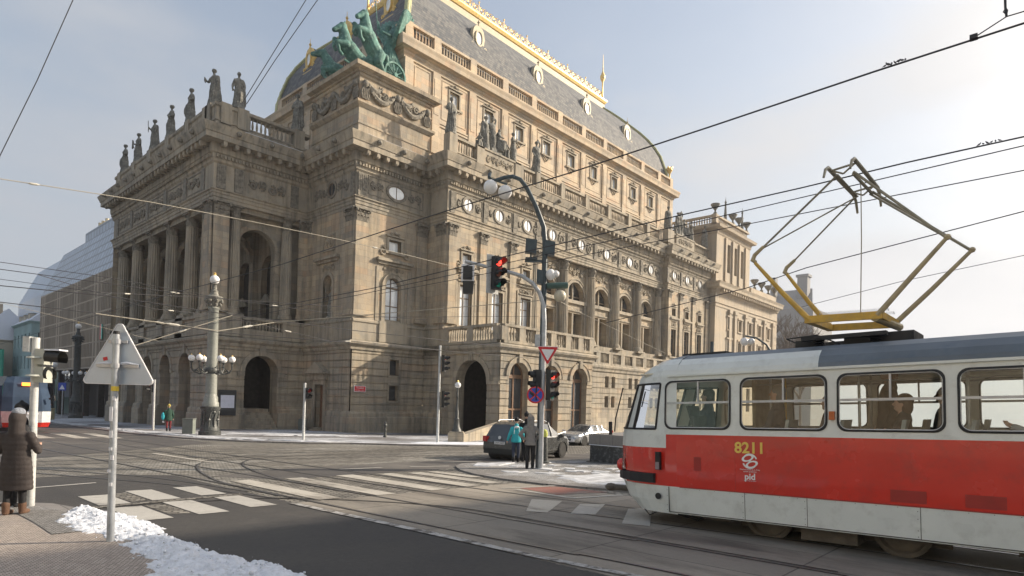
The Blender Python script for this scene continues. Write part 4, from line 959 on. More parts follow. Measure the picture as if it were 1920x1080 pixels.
def horse_mesh(p, low=False, s=1.3):
    P = []; sp = V((cos(p), 0, sin(p))); dn = V((sin(p), 0, -cos(p))); H = V((0, 0, 1.45+.2*sin(p))); Wt = H+sp*1.25
    P += [('c', H+dn*.06, H+sp*.45+dn*.14, .50, .50), ('c', H+sp*.45+dn*.14, H+sp*1.0+dn*.14, .49, .50), ('e', Wt+dn*.2, (.50, .45, .54)), ('e', H+V((-.05, 0, 0)), (.46, .43, .46)), ('e', H+V((-.02, .18, -.12)), (.36, .25, .40)), ('e', H+V((-.02, -.18, -.12)), (.36, .25, .40))]
    na = p*.4+R(46 if low else 56); nd = V((cos(na), 0, sin(na))); N1 = Wt+sp*.1; N2 = N1+nd*.92; pr_ = V((nd.z, 0, -nd.x))
    P += [('c', N1+pr_*.1, N1+nd*.45+pr_*.05, .44, .34), ('c', N1+nd*.45+pr_*.05, N2+pr_*.04, .34, .26), ('c', N1-pr_*.12+nd*.1, N2-pr_*.1, .16, .11)]
    hd = V((.80, 0, -.60)) if not low else V((.95, 0, -.30)); hd.normalize(); hp_ = V((hd.z, 0, -hd.x))
    P += [('c', N2, N2+hd*.36, .26, .21), ('c', N2+hd*.36, N2+hd*.70, .19, .145), ('e', N2+hd*.68, (.16, .14, .14)), ('c', N2+hd*.2+hp_*.12, N2+hd*.58+hp_*.12, .10, .06)]
    for sy in (-1, 1): P += [('c', N2+V((-.05, sy*.10, .12)), N2+V((-.06, sy*.12, .34)), .065, .025), ('e', N2+hd*.28+V((0, sy*.13, .06)), (.05, .03, .04))]
    for sy, fo in ((-1, .22), (1, -.18)):
        a = Wt+dn*.40+V((.02, sy*.25, 0)); kn = a+V((.55*cos(.3+fo), 0, .18+fo)); P += [('c', a-dn*.1, kn, .27, .16), ('e', kn, (.125, .11, .125))]
        ft = kn+V((-.06+fo*.6, 0, -.48)); P += [('c', kn, ft, .13, .095), ('c', ft, ft+V((-.15, 0, -.12)), .085, .105)]
    for sy, fo in ((-1, .10), (1, -.20)):
        a = H+V((0, sy*.22, -.15)); stf = a+V((.28+fo, sy*.02, -.42)); hk = stf+V((-.40, 0, -.38)); ft = V((hk.x+.14, hk.y, .14))
        P += [('c', a, stf, .40, .29), ('c', stf, hk, .26, .15), ('e', hk, (.12, .105, .13)), ('c', hk, ft, .125, .10), ('c', ft, ft+V((.10, 0, -.06)), .10, .12)]
    T = H+V((-.40, 0, .2)); P += [('c', T, T+V((-.36, 0, -.02)), .13, .16), ('c', T+V((-.36, 0, -.02)), T+V((-.56, .05, -.75)), .18, .08)]
    return organic('horse', scale_prims(P, s), .045, M['copper'], None, 2)
CH = thing('chariot_sculpture', 'green patinated bronze three horse chariot with winged driver on the corner block', 'sculpture', (33.5, 49.3, 30.72))
CO = V((33.5, 49.3, 30.72))
for (x, y, p, low, rz, sc_) in ((31.9, 47.0, R(52), False, pi+.12, 1.46), (31.9, 49.4, R(40), False, pi-.10, 1.5), (32.7, 52.2, R(18), True, pi-.42, 1.5)):
    obj('horse', horse_mesh(p, low, sc_), CH, loc=V((x, y, 30.74))-CO, rot=(0, 0, rz))
def wheel_mb(r, mbx=None, n=28):
    b = MB()
    for i in range(n):
        a, c_ = 2*pi*i/n, 2*pi*(i+1)/n; P = []
        for d in (-.09, .09):
            for ang, k in ((a, r-.16), (c_, r-.16), (c_, r), (a, r)): P.append((cos(ang)*k, d, sin(ang)*k))
        b.add(P, [(0, 1, 2, 3), (7, 6, 5, 4), (0, 4, 5, 1), (2, 6, 7, 3)])
    for i in range(10): a = 2*pi*i/10; b.cyl((cos(a)*.15, 0, sin(a)*.15), (cos(a)*(r-.1), 0, sin(a)*(r-.1)), .06, .045, 6)
    b.cyl((0, -.2, 0), (0, .2, 0), .2, .16, 12); return b
cb = MB()
n = 14; P = []
for i in range(n+1):
    a = pi/2+pi*i/n
    for k, (rr, z) in enumerate(((1.25, 1.1), (1.35, 2.0), (1.25, 2.9-.5*abs(cos(a))), (1.18, 2.9-.5*abs(cos(a))), (1.2, 1.1))): P.append((.9+cos(a)*rr*1.1, sin(a)*rr*1.25, z))
cb.add(P, [(i*5+j, (i+1)*5+j, (i+1)*5+(j+1) % 5, i*5+(j+1) % 5) for i in range(n) for j in range(5)])
cb.box(-.4, 1.8, -1.3, 1.3, 1.0, 1.15); cb.cyl((.4, -2.3, .98), (.4, 2.3, .98), .1, .1, 8); cb.cyl((-3.5, 0, 1.6), (.2, 0, 1.1), .08, .1, 8)
cb.tube([(-.4, -1.3, 1.4), (-.9, -1.35, 2.4), (-.4, -1.4, 3.0), (.6, -1.4, 2.7), (1.2, -1.4, 1.9)], .07, 6)
cb.box(-4.0, 2.2, -3.0, 3.4, -.02, .06)
cb.v = [(x*1.0, y, z*1.18) for x, y, z in cb.v]; chb = cb.build('chariot', M['copper'], CH, 35)
for y in (-2.35, 2.35): wheel_mb(1.22).build('wheel', M['copper'], chb, 35, loc=(.45, y, 1.26))
def victory():
    s = 1.62; P = [('loft', [(0, 0, 0, .36, .42), (0, .1, .5, .34, .40), (0, .05, 1.1, .30, .30), (0, 0, 1.6, .30, .26), (0, 0, 1.9, .23, .19), (0, 0, 2.2, .27, .20), (0, 0, 2.42, .27, .17), (0, 0, 2.52, .12, .11)]),
         ('c', (0, 0, 2.5), (0, -.05, 2.72), .09, .08), ('e', (0, -.07, 2.88), (.13, .155, .18)), ('e', (0, .05, 2.95), (.15, .15, .14)),
         ('c', (.27, 0, 2.38), (.5, -.3, 2.1), .1, .08), ('c', (.5, -.3, 2.1), (.45, -.75, 2.15), .08, .06), ('c', (-.27, 0, 2.38), (-.48, -.25, 2.75), .1, .08), ('c', (-.48, -.25, 2.75), (-.5, -.4, 3.25), .08, .06), ('c', (-.5, -.4, 2.5), (-.52, -.62, 4.4), .035, .035),
         ('c', (0, .2, 1.6), (.1, .75, .5), .22, .3), ('c', (.1, .75, .5), (.15, 1.1, .1), .25, .12)]
    for sx in (-1, 1):
        for k in range(11):
            a = R(26+k*7); l = 3.0-.15*k
            P.append(('c', (sx*.15, .15, 2.25-.05*k), (sx*(.2+.11*k), .18+cos(a)*l*.62, 2.25+sin(a)*l-.05*k), .19, .09))
    return organic('winged_figure', scale_prims(P, s), .05, M['copper'], folds(3, s, 1.9))
obj('winged_figure', victory(), CH, loc=(1.15, -.1, 2.3), rot=(0, 0, -pi/2))
# ============================================================ NEIGHBOURING BUILDINGS
def simple_windows(b, fn, us, zs, w_, h, d=.15):
    pass
class GB(MB):
    def at(s, name, mats, par, off, smooth=False):
        s.v = [(a-off[0], b-off[1], c-off[2]) for a, b, c in s.v]; return s.build(name, mats, par, smooth)
# ---- palace beyond the theatre on the same street line
O2 = (92, 41, -2); T2 = thing('palace_annex', 'ornate sandstone palace with balustrade, urns and obelisks right of the theatre', 'building', O2)
f2 = pY(41.0); X0, X1, XE = 91.9, 105.5, 119.5
b = GB(); opsT = [('r', u, 1.3, 23.6, 28.2) for u in (96.6, 99.3, 102.0)]
wall(b, f2, X0, X1, 21.5, 30.2, opsT, .5)
c2 = [97.3+4.4*k for k in range(5)]
ops2 = [('r', u, 1.5, 8.6, 12.6) for u in c2]+[('r', u, 1.3, 14.4, 16.2) for u in c2]+[('r', u, 1.6, 1.0, 5.0) for u in c2]+[('o', u, 1.1, 18.35, 19.65) for u in c2]
wall(b, f2, X0, XE, -6, 20.2, ops2, .5)
wall(b, pX(X0), 41, 62, -6, 30.2, [], .3); wall(b, pX(X1), 41, 62, 20, 30.2, [('r', 44.5, 1.3, 23.6, 28)], .3); wall(b, pX(XE), 41, 70, -6, 20.2)
b.box(X0+.3, X1-.3, 41.6, 61.5, 20, 29.9); b.box(X0+.3, XE-.3, 41.9, 66, -6, 20.3)
b.at('wall', M['stone_far'], T2, O2)
b = GB()
for u in c2+[c2[0]-2.2]:
    fbox(b, f2, u+2.2-.42, u+2.2+.42, 8.0, 17.6, -.3, 0); fbox(b, f2, u+2.2-.6, u+2.2+.6, 17.0, 17.6, -.42, 0); fbox(b, f2, u+2.2-.55, u+2.2+.55, 7, 8.0, -.38, 0)
for u in c2:
    for zb, zt, w_ in ((8.6, 12.6, 1.5), (14.4, 16.2, 1.3)):
        for s_ in (-1, 1): fbox(b, f2, u+s_*(w_/2+.12)-.12, u+s_*(w_/2+.12)+.12, zb, zt+.2, -.12, 0)
        fbox(b, f2, u-w_/2-.4, u+w_/2+.4, zt+.2, zt+.45, -.28, 0); fbox(b, f2, u-w_/2-.3, u+w_/2+.3, zb-.2, zb, -.2, 0)
for u in (95.2, 98, 100.7, 103.4): fbox(b, f2, u-.3, u+.3, 22, 29, -.25, 0)
b.at('pilasters', M['stone_far'], T2, O2)
b = GB()
b.sweep([(X0, 60), (X0, 41), (XE, 41)], [(.03, 17.6), (.1, 17.7), (.1, 18.1), (.25, 18.2), (.04, 18.3), (.04, 19.7), (.25, 19.9), (.3, 20.3), (1.1, 20.5), (1.15, 20.9), (1.35, 21.3), (-.5, 21.5)])
b.sweep([(X0, 60), (X0, 41), (X1, 41), (X1, 60)], [(.03, 29.1), (.15, 29.3), (.2, 29.8), (.8, 30.0), (.9, 30.4), (-.5, 30.5)])
b.sweep([(X0, 60), (X0, 41), (XE, 41)], [(.03, 6.3), (.35, 6.5), (.35, 6.8), (.03, 7.0)])
i = 0
u = X0+1
while u < XE-1: b.box(u-.15, u+.15, 40.0, 40.8, 19.95, 20.35); u += .95
b.at('cornice', M['stone_far'], T2, O2)
b = GB(); b.sweep([(X0, 60), (X0, 41.2), (X1, 41.2)], [(-.5, 30.4), (0, 30.4), (0, 30.9), (-.5, 30.95)]); b.sweep([(X0, 60), (X0, 41.2), (X1, 41.2)], [(-.45, 31.9), (.05, 31.9), (.05, 32.2), (-.45, 32.25)])
balusters(b, pX(X0+.2), 41.7, 46.5, 30.9, 31.9, .05, .4, 1.4); balusters(b, pX(X0+.2), 47.5, 59, 30.9, 31.9, .05, .4, 1.4); balusters(b, pY(41.4), X0+1, X1-.5, 30.9, 31.9, .05, .45, 1.3)
b.box(X0, X0+.8, 41.2, 42, 30.4, 32.3); b.box(X0, X0+.5, 46.5, 47.5, 30.4, 32.3); b.sweep([(107, 41.2), (XE, 41.2)], [(-.5, 21.4), (0, 21.4), (0, 22.9), (-.5, 22.95)])
b.at('balustrade', M['stone_far'], T2, O2)
for (x, y, z, h) in ((97.2, 42, 30.6, 4.6), (104.2, 42, 30.6, 4.6), (92.4, 60, 30.6, 4.0)):
    b = GB(); b.box(x-.8, x+.8, y-.6, y+.6, z-.2, z+1.2); b.lathe((x, y, z+1.2), [(.62, 0), (.7, .15), (.36, .5), (.3, .8), (.12, h-1), (.2, h-.9), (.05, h-.5), (.02, h)], 8); b.at('obelisk', M['statue'], T2, O2)
for (x, y, z) in ((92.4, 41.6, 32.25), (99.3, 41.6, 32.25), (101.9, 41.6, 32.25), (105.2, 41.6, 32.25))+tuple((x, 41.4, 22.9) for x in (109, 112.4, 115.8, 119)):
    b = GB(); b.lathe((x, y, z), [(.3, 0), (.3, .3), (.14, .45), (.14, .7), (.5, 1.2), (.72, 1.55), (.72, 1.7), (.3, 1.75)], 10); b.at('urn', M['statue'], T2, O2, 40)
b = GB()
for op in ops2+opsT: fbox(b, f2, op[1]-op[2]/2, op[1]+op[2]/2, op[3], op[4], .4, .42)
b.at('panes', M['glass_dark'], T2, O2)
# ---- glass clad building on the left: leaning block glass upper half, bronze lattice lower half
def gridmat(name, c0, c1, sx, sz, mort, rough, spec=.5, metal=0):
    m, N, L, B = newmat(name); P = N.new('ShaderNodeNewGeometry').outputs['Position']; s = N.new('ShaderNodeSeparateXYZ'); L.new(P, s.inputs[0])
    a = N.new('ShaderNodeMath'); a.operation = 'ADD'; L.new(s.outputs[0], a.inputs[0]); L.new(s.outputs[1], a.inputs[1])
    c = N.new('ShaderNodeCombineXYZ'); L.new(a.outputs[0], c.inputs[0]); L.new(s.outputs[2], c.inputs[1])
    br = N.new('ShaderNodeTexBrick'); br.offset = 0; L.new(c.outputs[0], br.inputs['Vector']); br.inputs['Color1'].default_value = (*c0, 1); br.inputs['Color2'].default_value = (*[q*.8 for q in c0], 1); br.inputs['Mortar'].default_value = (*c1, 1)
    br.inputs['Scale'].default_value = 1; br.inputs['Brick Width'].default_value = sx; br.inputs['Row Height'].default_value = sz; br.inputs['Mortar Size'].default_value = mort; br.inputs['Mortar Smooth'].default_value = .2
    L.new(br.outputs[0], B.inputs['Base Color']); B.inputs['Roughness'].default_value = rough; B.inputs['Specular IOR Level'].default_value = spec; B.inputs['Metallic'].default_value = metal; bump(N, L, B, br.outputs['Fac'], .4, .05); return m
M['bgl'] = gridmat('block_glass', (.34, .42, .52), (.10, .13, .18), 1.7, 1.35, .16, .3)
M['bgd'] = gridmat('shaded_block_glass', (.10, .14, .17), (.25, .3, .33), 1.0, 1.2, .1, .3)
M['brz'] = gridmat('bronze_lattice', (.40, .34, .27), (.62, .55, .46), 1.5, 2.2, .12, .55)
M['brz2'] = gridmat('bronze_panels', (.30, .25, .19), (.42, .36, .29), 1.6, 1.0, .06, .6)
O3 = (25, 100, -3); T3 = thing('glass_theatre', 'modern block clad in pale blue glass above a bronze lattice left of the portico', 'building', O3)
b = GB()
def quadX(mb, pts): mb.add(pts, [tuple(range(len(pts)))])
Y0_, Y1_, YS = 98.8, 147, 123
quadX(b, [(25, Y0_, 19.0), (25, Y1_, 19.4), (27.2, Y1_-6, 27.0), (27.2, Y0_+2.2, 27.0)])
b.box(27.3, 40, Y0_+2.4, 126, 26, 28.6); quadX(b, [(27.2, Y0_+2.2, 27.0), (27.2, Y1_-6, 27.0), (40, Y1_-6, 27.0), (40, Y0_+2.2, 27)])
b.at('leaning_glass', M['bgl'], T3, O3)
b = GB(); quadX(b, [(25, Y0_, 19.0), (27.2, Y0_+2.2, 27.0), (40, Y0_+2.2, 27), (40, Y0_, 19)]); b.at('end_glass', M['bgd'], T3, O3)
b = GB(); quadX(b, [(25, Y0_, 5.2), (25, Y1_, 5.2), (25, Y1_, 19.4), (25, Y0_, 19.0)])
for k in range(60):
    y = Y0_+.3+k*.8; b.box(24.86, 25.0, y-.07, y+.07, 5.2, 19.1)
b.at('lattice', M['brz'], T3, O3)
b = GB(); quadX(b, [(25, Y0_, 5.2), (40, Y0_, 5.2), (40, Y0_, 19), (25, Y0_, 19)]); b.box(25.0, 40, Y0_+.1, Y1_, 4.9, 5.25); b.at('bronze_end', M['brz2'], T3, O3)
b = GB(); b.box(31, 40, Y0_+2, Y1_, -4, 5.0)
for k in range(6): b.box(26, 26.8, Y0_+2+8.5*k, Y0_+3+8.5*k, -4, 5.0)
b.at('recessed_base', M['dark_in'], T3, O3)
b = GB()
for k, y in enumerate((120, 121.2, 122.3, 123.2, 124.2)): b.cyl((29, y, 27), (29, y, 30.6-.3*(k % 2)), .3, .3, 8)
b.at('roof_pipe_cluster', M['cream'], T3, O3)
O4 = (25, 150, -4); T4 = thing('pale_glass_wing', 'pale blue sloping glass wing behind the bronze lattice building', 'building', O4)
b = GB(); quadX(b, [(26, 148, 0), (26, 177, 0), (26, 177, 20.5), (26, 148, 20.5)]); quadX(b, [(26, 148, 20.5), (26, 177, 20.5), (29, 174, 28), (29, 148, 28)]); b.box(29, 45, 148, 174, 0, 28); b.at('wall', mat('pale_glass', (.48, .55, .64), .4, var=.1, vs=.1), T4, O4)
M['hw1'] = mat('cream_render', (.50, .45, .36), .85, var=.12, vs=.3, obj=False); M['hw2'] = mat('ochre_render', (.44, .36, .26), .85, var=.12, vs=.3, obj=False)
M['net'] = mat('green_netting', (.03, .30, .20), .85, var=.25, vs=.6, bs=.5, bsc=4, obj=False)
M['tealr'] = mat('teal_render', (.30, .42, .42), .8, var=.15, vs=.3, obj=False)
def house(name, lab, x0, x1, y0, y1, zb, zw, zr, m, rows, cols, ridge='Y', roofm='snow'):
    O = (x0, y0, zb); T = thing(name, lab, 'house', O); fn = pX(x0); fy = pY(y0)
    rws = [zb+2.5+(zw-zb-3)*(k/rows) for k in range(rows)]; hh = (zw-zb-3)/rows*.6
    cs = [y0+(y1-y0)*(k+.5)/cols for k in range(cols)]; ops = [('r', c, 1.2, z, z+hh) for c in cs for z in rws]
    cx = max(1, int((x1-x0)/3)); cxs = [x0+(x1-x0)*(k+.5)/cx for k in range(cx)]; opy = [('r', c, 1.2, z, z+hh) for c in cxs for z in rws]
    b = GB(); wall(b, fn, y0, y1, zb, zw, ops, .25); wall(b, fy, x0, x1, zb, zw, opy, .25); wall(b, pX(x1), y0, y1, zb, zw); b.sweep([(x0, y1), (x0, y0), (x1, y0)], [(0, zw-.5), (.5, zw-.1), (.5, zw), (0, zw+.02)]); b.at('wall', M[m], T, O)
    b = GB(); P = [(x0-.4, y0-.4, zw), (x1+.4, y0-.4, zw), (x1+.4, y1+.4, zw), (x0-.4, y1+.4, zw)]; mx = (x0+x1)/2
    if ridge == 'Y': P += [(mx, y0+.5, zr), (mx, y1-.5, zr)]; b.add(P, [(0, 1, 4), (1, 2, 5, 4), (2, 3, 5), (3, 0, 4, 5)])
    b.at('roof', M[roofm], T, O)
    b = GB()
    for o_ in ops: fbox(b, fn, o_[1]-.6, o_[1]+.6, o_[3], o_[4], .2, .22)
    for o_ in opy: fbox(b, fy, o_[1]-.6, o_[1]+.6, o_[3], o_[4], .2, .22)
    b.at('panes', M['glass_dark'], T, O)
    b = GB()
    for k in range(3): yy = y0+(y1-y0)*(.2+.3*k); b.box(mx-1.6, mx-.6, yy, yy+1.3, zr-2.5, zr+1.2)
    b.at('chimney', M['hw2'], T, O)
    for k in range(3):
        yy = y0+(y1-y0)*(.3+.25*k); b = GB(); b.box(x0+.4, x0+2.5, yy-.8, yy+.8, zw+.1, zw+1.9); b.at('dormer', M['hw1'], T, O); b = GB(); b.add([(x0+.2, yy-1, zw+1.9), (x0+3, yy-1, zw+2.3), (x0+3, yy+1, zw+2.3), (x0+.2, yy+1, zw+1.9)], [(0, 1, 2, 3)]); b.at('dormer_roof', M['snow'], T, O)
    return T
house('corner_house', 'cream house with snowy roof at the left edge of the street', 17.5, 30, 172, 190, -6, 12, 19, 'hw1', 4, 6)
house('town_house', 'teal townhouse under a snowy roof left of the lattice building', 24.5, 38, 152, 171, -6, 15, 22, 'tealr', 4, 5)
house('distant_house', 'pale distant house with steep snowy roof at far left', 12, 28, 196, 240, -8, 16, 28, 'hw1', 5, 8)
O5 = (20, 165, -5); o5 = GB(); o5.box(21.6, 21.9, 163, 171.5, -4, 9.5); o5.at('n', M['net'], None, O5)
sc_ = bpy.data.objects['n']; sc_.name = 'scaffold_netting'; sc_.location = O5; tag(sc_, 'green scaffold netting hung over a house front at the left edge', 'netting')
# ---- hazy far mass to the right: domed building and towers
O6 = (330, 130, -8); M['hz'] = mat('pale_render', (.20, .20, .20), .9, var=.1, vs=.05, obj=False)
# ---- row of houses out of the frame on the left, added for warm reflections and bounce light
for k in range(6): house('reflection_house', 'terrace house added for reflections %s the left edge of the picture, number %s from the junction' % ('beyond', ('one', 'two', 'three', 'four', 'five', 'six')[k]), -36, -24, -46+13*k, -33.4+13*k, -3, 13+k % 3, 17+k % 3, ('hw1', 'hw2', 'tealr')[k % 3], 4, 4)
# ---- building out of the frame on the right whose shadow crosses the road
O7 = (24, -11, 0); T7 = thing('corner_block', 'rendered corner block behind the tram, outside the picture, shading the road', 'building', O7)
b = GB(); ST = 18.3; cc = [27+4*k for k in range(18)]; cy7 = [-14-4*k for k in range(8)]
wall(b, lambda u, z, d: (u, -10.8-d, z), 24, 98, -4, ST, [('r', c, 1.3, z, z+2.2) for c in cc for z in (1, 5, 9, 13)], .3); wall(b, lambda u, z, d: (24+d, u, z), -46, -10.8, -4, ST, [('r', c, 1.3, z, z+2.2) for c in cy7 for z in (1, 5, 9, 13)], .3)
b.box(24.4, 98, -46, -11.2, -4, ST-.1); b.sweep([(98, -10.8), (24, -10.8), (24, -46)], [(0, ST-.6), (-.4, ST-.1), (-.4, ST+.1), (0, ST+.15)]); b.at('wall', M['hw2'], T7, O7)
b = GB(); b.add([(24, -10.8, ST+.1), (98, -10.8, ST+.1), (98, -46, ST+.1), (24, -46, ST+.1), (32, -19, ST+3.5), (90, -19, ST+3.5), (90, -40, ST+3.5), (32, -40, ST+3.5)], [(0, 1, 5, 4), (1, 2, 6, 5), (2, 3, 7, 6), (3, 0, 4, 7), (4, 5, 6, 7)]); b.at('roof', M['roof'], T7, O7)
b = GB()
for z in (1, 5, 9, 13):
    for c in cc: b.box(c-.65, c+.65, -11.12, -11.08, z, z+2.2)
    for c in cy7: b.box(24.28, 24.32, c-.65, c+.65, z, z+2.2)
b.at('panes', M['glass_dark'], T7, O7)
# ---- bare trees and far blocks right of the palace
def bare_tree(x, y, h, seed, lab, grp='bare street trees beyond the palace'):
    rnd = random.Random(seed); z = G(x, y)-1.5; T = thing('bare_tree', lab, 'tree', (x, y, z), 0, grp); mb = MB(); tr = MB()
    tr.tube([(0, 0, 0), (.1, 0, h*.2), (0, .1, h*.42)], [.28, .24, .2], 8)
    def br(p, d, l, r, k):
        q = p+d*l; mb.tube([p, p+d*l*.5+V((rnd.uniform(-.2, .2), rnd.uniform(-.2, .2), 0)), q], [r, r*.85, r*.7], 4, False)
        if k > 0:
            for _ in range(3 if k > 1 else 4):
                nd = (d+V((rnd.uniform(-.75, .75), rnd.uniform(-.75, .75), rnd.uniform(-.25, .55)))).normalized(); br(p+d*l*rnd.uniform(.55, 1), nd, l*rnd.uniform(.6, .8), r*.68, k-1)
    for i in range(6):
        a = i*1.05+rnd.random(); br(V((0, .05, h*.36+.02*i*h)), V((cos(a)*.6, sin(a)*.6, 1)).normalized(), h*.22, .2, 4)
    tr.build('trunk', M['bark'], T); mb.build('crown', M['bark'], T)
M['bark'] = mat('bare_bark', (.11, .09, .075), .9, var=.3)
# ============================================================ GROUND
def sheet(name, poly, h, m, kind='structure', label=None):
    b = MB(); b.add([(x, y, G(x, y)+h) for x, y in poly], [tuple(range(len(poly)))]); o = b.build(name, m)
    if kind: o['kind'] = kind
    return o
def slab(name, poly, h, m, depth=.3):
    b = MB(); n = len(poly); b.add([(x, y, G(x, y)+h) for x, y in poly]+[(x, y, G(x, y)-depth) for x, y in poly], [tuple(range(n))]+[(i, (i+1) % n, (i+1) % n+n, i+n) for i in range(n)])
    o = b.build(name, m); o['kind'] = 'structure'; return o
def gmat(name, cols, brick=None, rough=.85, wear=None, bs=.5, bsc=60, rot=0, wscale=.25, spec=.3):
    m, N, L, B = newmat(name); P = N.new('ShaderNodeNewGeometry').outputs['Position']
    mp = N.new('ShaderNodeMapping'); mp.inputs['Rotation'].default_value = (0, 0, rot); L.new(P, mp.inputs['Vector'])
    n1 = noise(N, L, P, .45, 6, .6); col = mixc(N, L, ramp(N, L, n1, .3, .7), cols[0], cols[1]); h = noise(N, L, P, bsc, 4, .6)
    n2 = noise(N, L, P, 14, 3, .6); col = mixc(N, L, ramp(N, L, n2, .35, .7, c1=(.35, .35, .35)), col, tuple(c*.6 for c in cols[0]))
    if wear:
        mw = N.new('ShaderNodeMapping'); mw.inputs['Scale'].default_value = (wear[3][0], wear[3][1], 1) if len(wear) > 3 else (1, 1, 1); L.new(P, mw.inputs['Vector'])
        n3 = noise(N, L, mw.outputs[0], wscale, 8, .68); col = mixc(N, L, ramp(N, L, n3, wear[0], wear[1]), col, wear[2])
    if brick:
        br = N.new('ShaderNodeTexBrick'); L.new(mp.outputs[0], br.inputs['Vector']); bw, bh, ms, lo, hi = brick
        br.inputs['Scale'].default_value = 1; br.inputs['Brick Width'].default_value = bw; br.inputs['Row Height'].default_value = bh; br.inputs['Mortar Size'].default_value = ms
        br.inputs['Color1'].default_value = (lo, lo, lo, 1); br.inputs['Color2'].default_value = (hi, hi, hi, 1); br.inputs['Mortar'].default_value = (.35, .35, .35, 1); br.inputs['Mortar Smooth'].default_value = .3
        col = mixc(N, L, .85, col, br.outputs[0], 'MULTIPLY')
        inv = N.new('ShaderNodeMath'); inv.operation = 'MULTIPLY_ADD'; L.new(br.outputs['Fac'], inv.inputs[0]); inv.inputs[1].default_value = -.8; L.new(h, inv.inputs[2]); h = inv.outputs[0]
    L.new(col, B.inputs['Base Color']); B.inputs['Roughness'].default_value = rough; B.inputs['Specular IOR Level'].default_value = spec
    bump(N, L, B, h, bs, .02); return m
M['cobble'] = gmat('cobbles', ((.27, .25, .215), (.17, .16, .145)), (.19, .15, .024, .55, 1.4), .75, (.50, .70, (.38, .365, .33), (.3, 1.1)), 1.0, 30, .35, .5)
M['asphalt'] = gmat('asphalt', ((.062, .060, .060), (.085, .080, .074)), None, .8, (.55, .75, (.13, .12, .11)), .5, 90)
M['asphalt_worn'] = gmat('worn_asphalt', ((.085, .082, .082), (.12, .11, .10)), None, .75, (.5, .7, (.2, .185, .165)), .5, 70)
M['panels'] = gmat('concrete_track_panels', ((.33, .295, .25), (.24, .22, .19)), (1.8, 2.4, .014, .85, 1.1), .75, (.52, .66, (.13, .115, .10), (1.2, .3)), .5, 40, 0, .5)
M['mosaic'] = gmat('stone_mosaic_pavement', ((.46, .395, .345), (.40, .35, .31)), (.05, .045, .006, .78, 1.2), .85, (.55, .72, (.34, .31, .29)), .6, 60)
M['mosaic2'] = gmat('grey_mosaic_pavement', ((.27, .26, .25), (.33, .315, .295)), (.06, .055, .008, .7, 1.25), .85, (.5, .66, (.55, .56, .58)), .8, 50, 0, .35)
M['pave_far'] = gmat('far_pavement', ((.16, .155, .155), (.20, .19, .185)), (.3, .3, .01, .85, 1.1), .85, (.44, .60, (.62, .64, .68), (.35, .8)), .5, 40, 0, .3)
M['granite'] = gmat('granite_kerb', ((.27, .255, .24), (.21, .2, .195)), (1.0, .6, .01, .85, 1.1), .8, None, .4, 60)
M['paint'] = gmat('worn_road_paint', ((.50, .48, .44), (.40, .385, .35)), None, .6, (.56, .72, (.25, .235, .215)), .3, 50, 0, 2.2)
M['paint_old'] = gmat('old_road_paint', ((.52, .49, .43), (.42, .39, .34)), None, .7, (.50, .68, (.2, .18, .155), (1.2, .4)), .5, 50, 0, 1.2)
M['redpaint'] = gmat('worn_red_surface', ((.30, .13, .10), (.26, .13, .11)), None, .8, (.42, .62, (.22, .185, .165)), .4, 60, 0, 1.2)
M['steel'] = mat('rail_steel', (.24, .24, .25), .35, metal=.8, var=.3)
M['groove'] = mat('rail_groove', (.02, .018, .016), .8, var=0)
sheet('ground', [(-400, -400), (1200, -400), (1200, 1200), (-400, 1200)], -.004, M['cobble'])
sheet('road', [(-60, -60), (5.75, -60), (5.85, 17.2), (4.6, 18.2), (-60, 19.0)], .0, M['asphalt'])
sheet('cross_road', [(7.5, 15.0), (9.5, 14.9), (15.5, 15.3), (60, 14.9), (60, 19.2), (16, 18.2), (9, 17.6), (6.5, 16.5)], .0, M['asphalt_worn'])
sheet('north_road', [(3.5, 24), (13.0, 33), (13.0, 200), (-1, 200), (-6, 24)], .0, M['asphalt_worn'])
sheet('tram_track_bed', [(5.95, -60), (12.2, -60), (12.4, 5), (12.3, 10.9), (5.85, 10.9)], .0, M['panels'])
# near pavement, kerb
kerb = [(2.72, -60), (2.74, 5.0), (2.72, 9.8), (2.72, 11.0), (2.68, 12.0), (2.45, 12.9), (2.0, 13.45), (1.3, 13.7), (-60, 14.2)]
def offset(path, d):
    o = []
    for i, p in enumerate(path):
        a = V(path[max(0, i-1)]); b = V(path[min(len(path)-1, i+1)]); t = (b-a).normalized(); o.append((p[0]-t.y*d, p[1]+t.x*d))
    return o
kin = offset(kerb, .30); kin2 = offset(kerb, 1.0)
slab('pavement', [(-60, -60)]+kin, .05, M['mosaic'])
b = MB(); n = len(kerb)
b.add([(x, y, G(x, y)+.055) for x, y in kerb]+[(x, y, G(x, y)+.055) for x, y in kin]+[(x, y, G(x, y)-.2) for x, y in kerb], [(i, i+1, n+i+1, n+i) for i in range(n-1)]+[(i, i+1, 2*n+i+1, 2*n+i) for i in range(n-1)])
b.build('kerb', M['granite'])['kind'] = 'structure'
b = MB(); kk = [(x, y) for x, y in kin[2:7]]; kk2 = offset(kk, .55); n = len(kk)
b.add([(x, y, G(x, y)+.0585) for x, y in kk+kk2], [(i, i+1, n+i+1, n+i) for i in range(n-1)]); b.build('tactile_paving', M['mosaic2'])['kind'] = 'structure'
